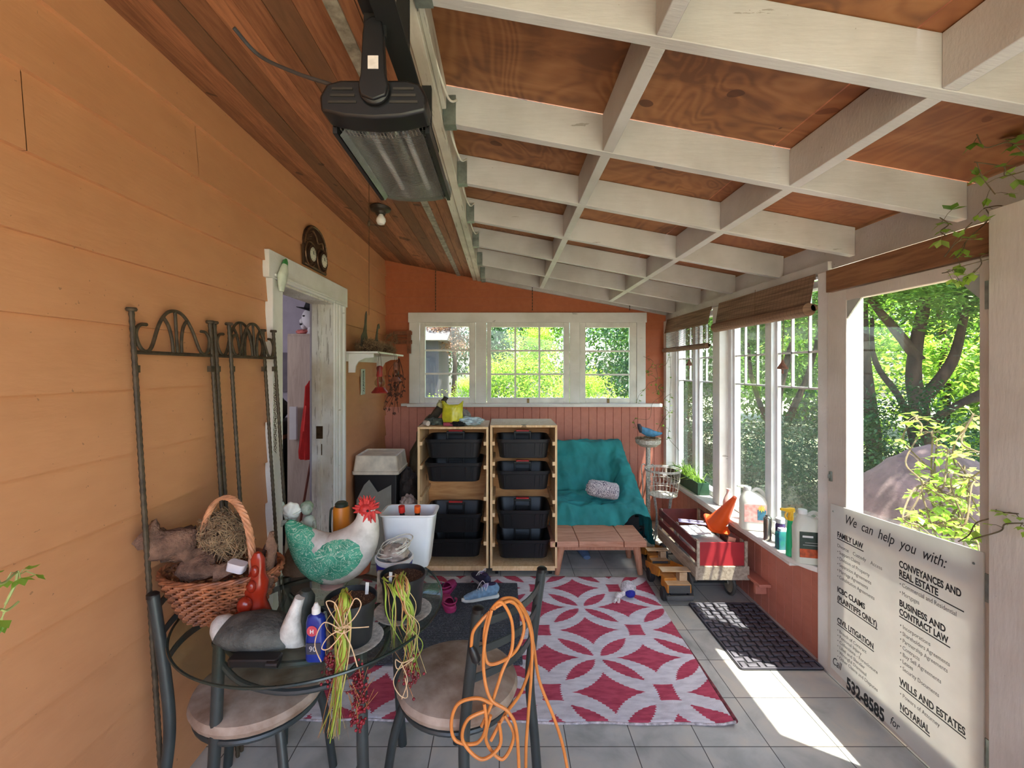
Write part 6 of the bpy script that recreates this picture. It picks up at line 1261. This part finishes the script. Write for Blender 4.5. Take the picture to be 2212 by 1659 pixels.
for a in ((x0, x0 + .008, y0, y1, 0, h), (x1 - .008, x1, y0, y1, 0, h), (x0 + .008, x1 - .008, y0, y0 + .008, 0, h), (x0 + .008, x1 - .008, y1 - .008, y1, 0, h), (x0 + .008, x1 - .008, y0 + .008, y1 - .008, 0, h - .02)): q.box(a[0], a[1], a[2], a[3], SZ + a[4], SZ + a[5])
q.build('box', mat('dark_green_paint', (44, 82, 58), .55, .2, 14), t)
q = M(); rnd = random.Random(2)
for i in range(90):
    p = V(rnd.uniform(x0 + .02, x1 - .02), rnd.uniform(y0 + .03, y1 - .25), SZ + h - .02); d = V(rnd.gauss(-.3, .5), rnd.gauss(0, .6), 1).normalized(); L_ = rnd.uniform(.08, .26); sd = d.cross(V(0, 0, 1)).normalized() * .004
    m_ = p + d * L_ * .6; e = m_ + (d + V(d.x * 1.2, d.y * 1.2, -.9)) * L_ * .4; e.x = min(e.x, 1.78); m_.x = min(m_.x, 1.78); q.add([p - sd, p + sd, m_ + sd, m_ - sd, e], [(0, 1, 2, 3), (3, 2, 4)])
q.build('grassy_leaves', VM2, t)
# ------------------------------------------------------------------ wagon, cone and its load
WX0, WX1, WY0, WY1 = 1.325, 1.655, 3.09, 3.83
t = thing('wooden_wagon', 'old red slatted wooden wagon standing under the sill, loaded with odds and ends', 'wagon', ((WX0 + WX1) / 2, (WY0 + WY1) / 2, 0))
OW = woodm('grey_weathered_board', (142, 126, 108), (188, 172, 152), 'y', 1.5, .8); OR_ = mat('faded_maroon_paint', (122, 48, 46), .65, .35, 14, c2=(84, 36, 34)); OP = mat('faded_red_panel', (178, 46, 54), .5, .12, 5)
q = M(); q.box(WX0 - .012, WX0 + .004, WY0, WY1, .175, .262); q.box(WX1 - .004, WX1 + .012, WY0, WY1, .175, .262); q.box(WX0 - .015, WX1 + .02, WY0 - .018, WY0 - .001, .168, .262); q.box(WX0, WX1, WY1 + .001, WY1 + .016, .175, .262); q.box(WX0 + .005, WX1 - .005, WY0, WY1, .178, .192); q.build('bed', OW, t, bev=.003)
for x in (WX0 - .004, WX1 - .004):
    for z0, z1 in ((.285, .335), (.365, .425)):
        q = M(); q.box(x, x + .010, WY0 + .006, WY1, z0, z1); q.build('side_slat', OR_, t, bev=.001)
    for y in (WY0 + .03, (WY0 + WY1) / 2, WY1 - .03): q = M(); q.box(x + (.0105 if x < 1.5 else -.0085), x + (.0185 if x < 1.5 else -.0005), y - .018, y + .018, .20, .43); q.build('stake', OW, t)
q = M(); q.box(WX0 + .008, WX1 - .012, WY0 - .008, WY0 + .004, .264, .420); q.build('end_panel', OP, t)
q = M(); q.box(WX0 + .010, WX1 - .014, WY1 - .004, WY1 + .006, .264, .420); q.build('end_panel', OR_, t)
for x in (WX0 - .006, WX1 - .012): q = M(); q.box(x, x + .018, WY0 - .020, WY0 - .0085, .24, .432); q.build('corner_post', OW, t)
TYR = mat('worn_grey_tyre', (84, 82, 78), .8, .25, 14); HUB = mat('pale_dusty_hub', (150, 140, 122), .7, .25, 10)
for x in (WX0 + .0 - .018, WX1 - .055):
    for y in (WY0 + .13, WY1 - .12):
        q = M(); q.tube([(x + .010, y + .076 * math.cos(a * math.pi / 18), .0875 + .076 * math.sin(a * math.pi / 18)) for a in range(36)], .0115, 8, True); w_ = q.build('wheel', TYR, t)
        q = M(); q.lathe([(.001, -.006), (.012, -.006), (.014, -.001), (.066, .002), (.066, .016), (.001, .018)], (x, y, .0875), 28, (1, 0, 0)); q.build('hub', HUB, w_)
for y in (WY0 + .13, WY1 - .12): q = M(); q.tube([(WX0 + .0, y, .0875), (WX1 - .04, y, .0875)], .004, 8); q.box(WX0 + .06, WX1 - .08, y - .012, y + .012, .092, .1775); q.build('axle', BLK2, t)
ORP = mat('orange_cone_plastic', (238, 92, 30), .4, .06, 8)
A_, B_ = V(1.545, 3.30, .405), V(1.618, 3.10, .70); d = (B_ - A_).normalized()
t = thing('traffic_cone', 'small orange traffic cone lying tilted on the wagon load against the sill', 'traffic cone', A_)
A2 = P(1548, 1132, 3.32); B2 = P(1588, 1074, 3.18); d = (B2 - A2).normalized()
q = M(); q.tube([A2 + d * .004, A2 + d * .05, A2 * .4 + B2 * .6, B2], [.076, .062, .036, .014], 28); q.build('cone', ORP, t)
q = M(); qm = V(0, 0, 1).rotation_difference(d).to_matrix(); q.rrect([(-.008, .082, .082, .03), (.003, .082, .082, .03)], A2, rot=qm); q.build('base', ORP, t)
q = M(); sd = d.cross(V(0, 0, 1)).normalized(); q.lathe([(.001, 0), (.014, 0), (.014, .004), (.001, .005)], A2 + d * .035 + V(.030, -.048, -.01), 14, (.3, -1, .2)); q.build('round_mark', WC, t)
q = M(); q.rrect([(.1935, .115, .15, .02), (.34, .125, .165, .02), (.352, .13, .17, .02), (.352, .12, .16, .02), (.335, .115, .155, .02)], (1.475, 3.43, 0)); tag(q.build('foam_box', mat('white_foam', (232, 232, 230), .8, .04)), 'white foam box filling the middle of the wagon', 'box')
q = M()
for i in range(5): q.box(1.375 + .006 * i, 1.525 + .006 * i, 3.42 - .01 * i, 3.60 - .006 * i, .3535 + i * .0032, .3558 + i * .0032, Matrix.Rotation(.08 * (i - 2), 3, 'Z'))
tag(q.build('paper_stack', mat('white_paper', (236, 236, 238), .7, .03)), 'loose white papers on the foam box in the wagon', 'papers')
q = M(); a, b_ = V(1.40, 3.60, .395), V(1.60, 3.50, .40); q.tube([a, b_], .008, 10); q.tube([a + V(0, .01, .01), b_ + V(-.03, .04, .01)], .005, 8); tag(q.build('rolled_paper', mat('violet_white_tube', (176, 168, 200), .5)), 'thin violet and white roll lying across the wagon load', 'roll')
q = M(); q.ell((1.39, 3.165, .3235), (.032, .032, .030), 16, 10); q.ell((1.362, 3.175, .30), (.03, .026, .024), 12, 8); q.tube([(1.375, 3.165, .20), (1.375, 3.165, .30)], .02, 12); tag(q.build('cream_ball', mat('cream_plaster', (220, 212, 190), .6, .1)), 'cream knob topped ornament at the near corner of the wagon', 'ornament')
q = M()
for dx in (0, .03): q.tube([(1.435 + dx + .013 * math.cos(a * .52), 3.16, .348 + .013 * math.sin(a * .52)) for a in range(12)], .003, 6, True)
q.tube([(1.44, 3.16, .335), (1.44, 3.155, .20)], .003, 6); q.tube([(1.462, 3.16, .335), (1.448, 3.155, .20)], .003, 6); tag(q.build('scissors', mat('purple_grey_handle', (92, 76, 96), .5)), 'scissors with round purple-grey handles standing in the wagon', 'scissors')
q = M(); q.box(1.525, 1.575, 3.115, 3.125, .195, .445, Matrix.Rotation(.25, 3, 'Y')); tag(q.build('salmon_board', mat('salmon_board', (224, 152, 124), .7)), 'short salmon coloured board sticking up by the cone', 'board')
# ------------------------------------------------------------------ yellow toy dump trucks
TY_ = mat('worn_yellow_steel', (216, 142, 44), .5, .25, 16, c2=(176, 108, 36)); TBK = mat('toy_black_rubber', (48, 46, 46), .8, .2, 12); TGR = mat('toy_grey_grille', (88, 88, 88), .5, .15); DUST = mat('dusty_tan_steel', (214, 186, 150), .7, .25, 14, c2=(190, 150, 106))
t = thing('toy_truck', 'yellow toy dump truck in front, its grey grille facing the camera', 'toy truck', (1.205, 3.29, 0), 0, 'yellow toy trucks')
q = M(); q.box(-.055, .055, -.19, .20, .052, .072); q.build('chassis', TBK, t, local=True)
q = M(); q.box(-.082, .082, -.205, -.075, .073, .130); q.box(-.082, .005, -.145, -.075, .130, .150); h_ = q.build('hood', TY_, t, local=True, bev=.004)
q = M(); q.box(-.080, .080, -.203, -.08, .1305, .133); q.build('dusty_top', DUST, t, local=True)
q = M(); 
for i in range(6): q.box(-.070, .070, -.2115, -.2055, .078 + i * .0085, .083 + i * .0085)
q.box(-.072, .072, -.2085, -.2055, .076, .128); q.build('grille', TGR, h_, local=True)
q = M(); q.box(-.094, .094, -.232, -.212, .046, .066); q.box(-.088, .088, -.222, -.2125, .030, .046); q.build('bumper', TGR, t, local=True, bev=.003)
q = M(); q.box(.022, .075, -.150, -.085, .1335, .190); q.box(.030, .068, -.1515, -.150, .15, .182); q.build('cab', DUST, t, local=True, bev=.004)
q = M(); q.prism([(-.085, .198), (.22, .12), (.22, .086), (.10, .076), (-.07, .128), (-.09, .192)], lambda u, v, d: V(d, u, v), -.098, -.092); q.prism([(-.085, .198), (.22, .12), (.22, .086), (.10, .076), (-.07, .128), (-.09, .192)], lambda u, v, d: V(d, u, v), .092, .098)
q.prism([(.22, .088), (.10, .078), (-.07, .130), (-.075, .133), (.10, .084), (.22, .094)], lambda u, v, d: V(d, u, v), -.0915, .0915); q.build('dump_bed', TY_, t, local=True)
q = M(); q.box(-.100, .100, -.155, -.078, .196, .202); q.build('canopy', DUST, t, local=True, bev=.002)
for x, y, r_ in ((-.085, -.15, .046), (.085, -.15, .046), (-.088, .13, .050), (.088, .13, .050)):
    s_ = 1 if x > 0 else -1; q = M(); q.lathe([(.020, -.018), (r_ - .006, -.018), (r_, -.012), (r_, .012), (r_ - .006, .018), (.020, .018)], (x, y, r_), 26, (1, 0, 0)); w_ = q.build('wheel', TBK, t, local=True)
    q = M(); q.lathe([(.001, .0), (.012, .0), (.021, -.006), (.021, -.016)], (x + s_ * .016, y, r_), 18, (s_, 0, 0)); q.build('hub', TY_, w_, local=True)
t2 = dup(t, (1.228, 3.70, 0), R(0), 'yellow toy dump truck behind the first, beside the bench leg', scale=.84)
# ------------------------------------------------------------------ white plant stands with bird and basket
WI = mat('chipped_white_iron', (220, 216, 208), .5, .2, 60, c2=(150, 140, 126))
cx, cy = P(1400, 1, 4.5).x, 4.5
t = thing('pedestal_stand', 'white iron pedestal with a shallow bowl beside the teal chair', 'plant stand', (cx, cy, 0))
q = M(); q.tube([(cx, cy, .02), (cx, cy, .83)], .022, 14); q.lathe([(.05, .0), (.05, .008), (.03, .02), (.024, .04)], (cx, cy, 0), 20); q.build('column', WI, t)
q = M(); q.lathe([(.022, .825), (.08, .835), (.118, .865), (.122, .89), (.118, .912), (.110, .915), (.10, .90), (.001, .895)], (cx, cy, 0), 32); q.build('bowl', WI, t)
for k_ in range(3):
    a = k_ * 2.094 + 1.2; u = V(math.cos(a), math.sin(a), 0); q = M(); q.tube(smooth_path([V(cx, cy, .64) + u * .023, V(cx, cy, .66) + u * .05, V(cx, cy, .62) + u * .07, V(cx, cy, .42) + u * .055, V(cx, cy, .20) + u * .09, V(cx, cy, .04) + u * .12, V(cx, cy, .005) + u * .15, V(cx, cy, .04) + u * .17, V(cx, cy, .07) + u * .15], 6), .0055, 7); q.build('scroll_leg', WI, t)
t = thing('bird_nest', 'shallow twig nest in the white pedestal bowl', 'nest', (cx, cy, .897)); q = M(); rnd = random.Random(6)
for i in range(220):
    a = rnd.uniform(0, 6.28); rr = rnd.uniform(.07, .125); q.tube([V(cx + rr * math.cos(a + j * .3), cy + rr * math.sin(a + j * .3), .900 + rnd.uniform(0, .020)) for j in range(4)], .0014, 4)
q.build('twigs', NST, t, kind='stuff')
t = thing('blue_bird_figure', 'blue bird ornament sitting in the nest on the white pedestal', 'bird ornament', (cx, cy, .92)); k = 4.48 / FP
q = M(); q.loft([(P(1380, 921, 4.46), 3 * k, .008), (P(1388, 929, 4.46), 7 * k, .025), (P(1400, 934, 4.46), 9 * k, .038), (P(1412, 937, 4.46), 7 * k, .03), (P(1422, 937, 4.46), 4 * k, .02), (P(1430, 936, 4.46), 2 * k, .008)], 18); q.build('body', mat('steel_blue_feathers', (70, 130, 170), .6, .25, 30), t)
q = M(); q.loft([(P(1386, 933, 4.46), 5 * k, .02), (P(1382, 923, 4.46), 5 * k, .022), (P(1380, 918, 4.46), 4 * k, .018), (P(1377, 916, 4.46), 1 * k, .004)], 14); q.build('head', mat('dark_slate_head', (56, 54, 66), .6), t)
cx, cy = P(1432, 1, 4.08).x, 4.08
t = thing('wire_basket_stand', 'white wire basket plant stand between the pedestal and the wagon', 'plant stand', (cx, cy, 0))
q = M()
for z, r_ in ((.70, .155), (.688, .150), (.60, .140), (.52, .128), (.47, .120)): q.tube([(cx + r_ * math.cos(a * math.pi / 20), cy + r_ * math.sin(a * math.pi / 20), z) for a in range(40)], .005 if z > .65 else .0028, 6, True)
for a in range(26):
    b_ = a * math.pi / 13; q.tube(smooth_path([(cx + .15 * math.cos(b_), cy + .15 * math.sin(b_), .69), (cx + .143 * math.cos(b_ + .06), cy + .143 * math.sin(b_ + .06), .62), (cx + .143 * math.cos(b_ - .04), cy + .143 * math.sin(b_ - .04), .60), (cx + .12 * math.cos(b_), cy + .12 * math.sin(b_), .47)], 4), .0022, 5)
q.build('wire_basket', WI, t)
q = M(); q.lathe([(.001, .468), (.118, .468), (.122, .474), (.001, .480)], (cx, cy, 0), 30); q.build('tray', WI, t)
for a in range(4):
    b_ = a * math.pi / 2 + .5; q = M(); q.tube(smooth_path([(cx + .10 * math.cos(b_), cy + .10 * math.sin(b_), .467), (cx + .075 * math.cos(b_), cy + .075 * math.sin(b_), .30), (cx + .09 * math.cos(b_), cy + .09 * math.sin(b_), .12), (cx + .135 * math.cos(b_), cy + .135 * math.sin(b_), .006)], 5), .007, 8); q.build('leg', WI, t)
q = M()
for c, r0 in (((1.245, 4.02, .07), .055), ((1.29, 4.04, .13), .04), ((1.23, 4.04, .175), .03)):
    q.tube([(c[0] + r0 * (1 - i / 26) * math.cos(i * .5), c[1], c[2] + r0 * (1 - i / 26) * math.sin(i * .5)) for i in range(20)], .0055, 6)
q.tube([(1.19, 4.02, .006), (1.30, 4.02, .006)], .0055, 6); q.tube([(1.245, 4.03, .01), (1.262, 4.03, .2), (1.262, 4.03, .22)], .0055, 6); tag(q.build('scroll_iron_base', mat('black_scroll_iron', (50, 46, 46), .5, .2, 20, .4)), 'black scrolled iron foot standing behind the toy trucks', 'iron stand')
# ------------------------------------------------------------------ sign board on the screen door
SX = XD - .0075
t = thing('advert_board', 'white board of legal services lettering fixed to the lower screen door', 'sign', (SX, 1.97, 0))
q = M(); q.prism([(2.345, .06), (2.345, .905), (1.600, .952), (1.600, .015), (1.70, .015)], lambda u, v, d: V(d, u, v), SX, SX + .005)
q.build('board', leafmat('off_white_board', (222, 222, 216), (232, 232, 226), .22), t)
INK = mat('black_sign_ink', (34, 36, 38), .5); GINK = mat('faded_grey_ink', (118, 120, 116), .6)
def zpx(px): return 1670.9 / (px - 1085)
F_ = lambda y0, z0: (lambda u, v, d: V(SX - .0004 - d, y0 - u, z0 + v))
def line(mm, s, px0, px1, z, h, shear=0, bold=0):
    y0, y1 = zpx(px0), zpx(px1); text_into(mm, s, F_(y0, z), h / .70, shear, bold, width=y0 - y1, ext=.0002)
hd = M(); line(hd, 'We  can  help  you  with:', 1827, 2049.5, .836, .046, .35); line(hd, 'Call', 1801, 1822, .088, .040, .35); line(hd, 'for', 1926, 1948, .050, .038, .35); hd.build('script_lettering', INK, t)
b_ = M()
for s_, p0, p1, z, h in (('FAMILY LAW', 1812, 1868, .752, .026), ('ICBC CLAIMS', 1812, 1872, .474, .026), ('(PLAINTIFFS ONLY)', 1812, 1898, .430, .026), ('CIVIL LITIGATION', 1812, 1890.5, .318, .026), ('CONVEYANCES AND', 1946, 2081, .755, .028), ('REAL ESTATE', 1946, 2031, .716, .028), ('BUSINESS AND', 1946.5, 2047, .590, .026), ('CONTRACT LAW', 1946.5, 2053, .553, .026), ('WILLS AND ESTATES', 1947, 2090, .255, .028), ('NOTARIAL', 1948, 2012, .150, .028)):
    line(b_, s_, p0, p1, z, h, 0, .0012)
    if s_ not in ('ICBC CLAIMS', 'CONVEYANCES AND', 'BUSINESS AND'):
        e = {'CONTRACT LAW': 2057, 'REAL ESTATE': 2087}.get(s_, p1 + 1); b_.box(SX - .0008, SX - .0002, zpx(e), zpx(p0), z - .0115, z - .007)
b_.build('heading_lettering', INK, t)
g = M()
L1_ = ['Divorce    Custody    Access', 'Support Claims', 'Division of Property', 'Separation Agreements', 'Marriage Agreements', 'Cohabitation Agreements']
for i, s_ in enumerate(L1_): line(g, ('' if i == 0 else '\u2022 ') + s_, 1812, 1812 + min(97, 3.5 * len(s_)), .700 - .031 * i, .017)
for i, s_ in enumerate(['Breach of Contract', 'Personal Injury', 'Collections - Foreclosure', 'Libel and Slander', 'Wrongful Dismissal', 'Other Claims and Disputes']): line(g, '\u2022 ' + s_, 1812, 1812 + min(90, 3.5 * len(s_)), .272 - .0265 * i, .016)
for i, s_ in enumerate(['Commercial and Residential', 'Mortgages']): line(g, '\u2022 ' + s_, 1947, 1947 + 4.75 * len(s_), .675 - .035 * i, .018)
for i, s_ in enumerate(['Incorporations', 'Shareholders Agreements', 'Partnership Agreements', 'Contracts', 'Buy Sell Agreements', 'Leases', 'Security Documents']): line(g, '\u2022 ' + s_, 1948, 1948 + 4.7 * len(s_), .500 - .0295 * i, .017)
line(g, '\u2022 Powers of Attorney', 1948, 2034, .208, .017)
g.build('list_lettering', GINK, t)
n_ = M(); line(n_, '532-8585', 1832, 1914, .028, .056, 0, .0030); n_.build('phone_number', INK, t)
for px, z in ((1803, .87), (2108, .90)):
    q = M(); q.lathe([(.001, .0), (.005, .0), (.004, .002), (.001, .003)], (SX - .0002, zpx(px), z), 10, (-1, 0, 0)); q.build('screw', GAL, t)
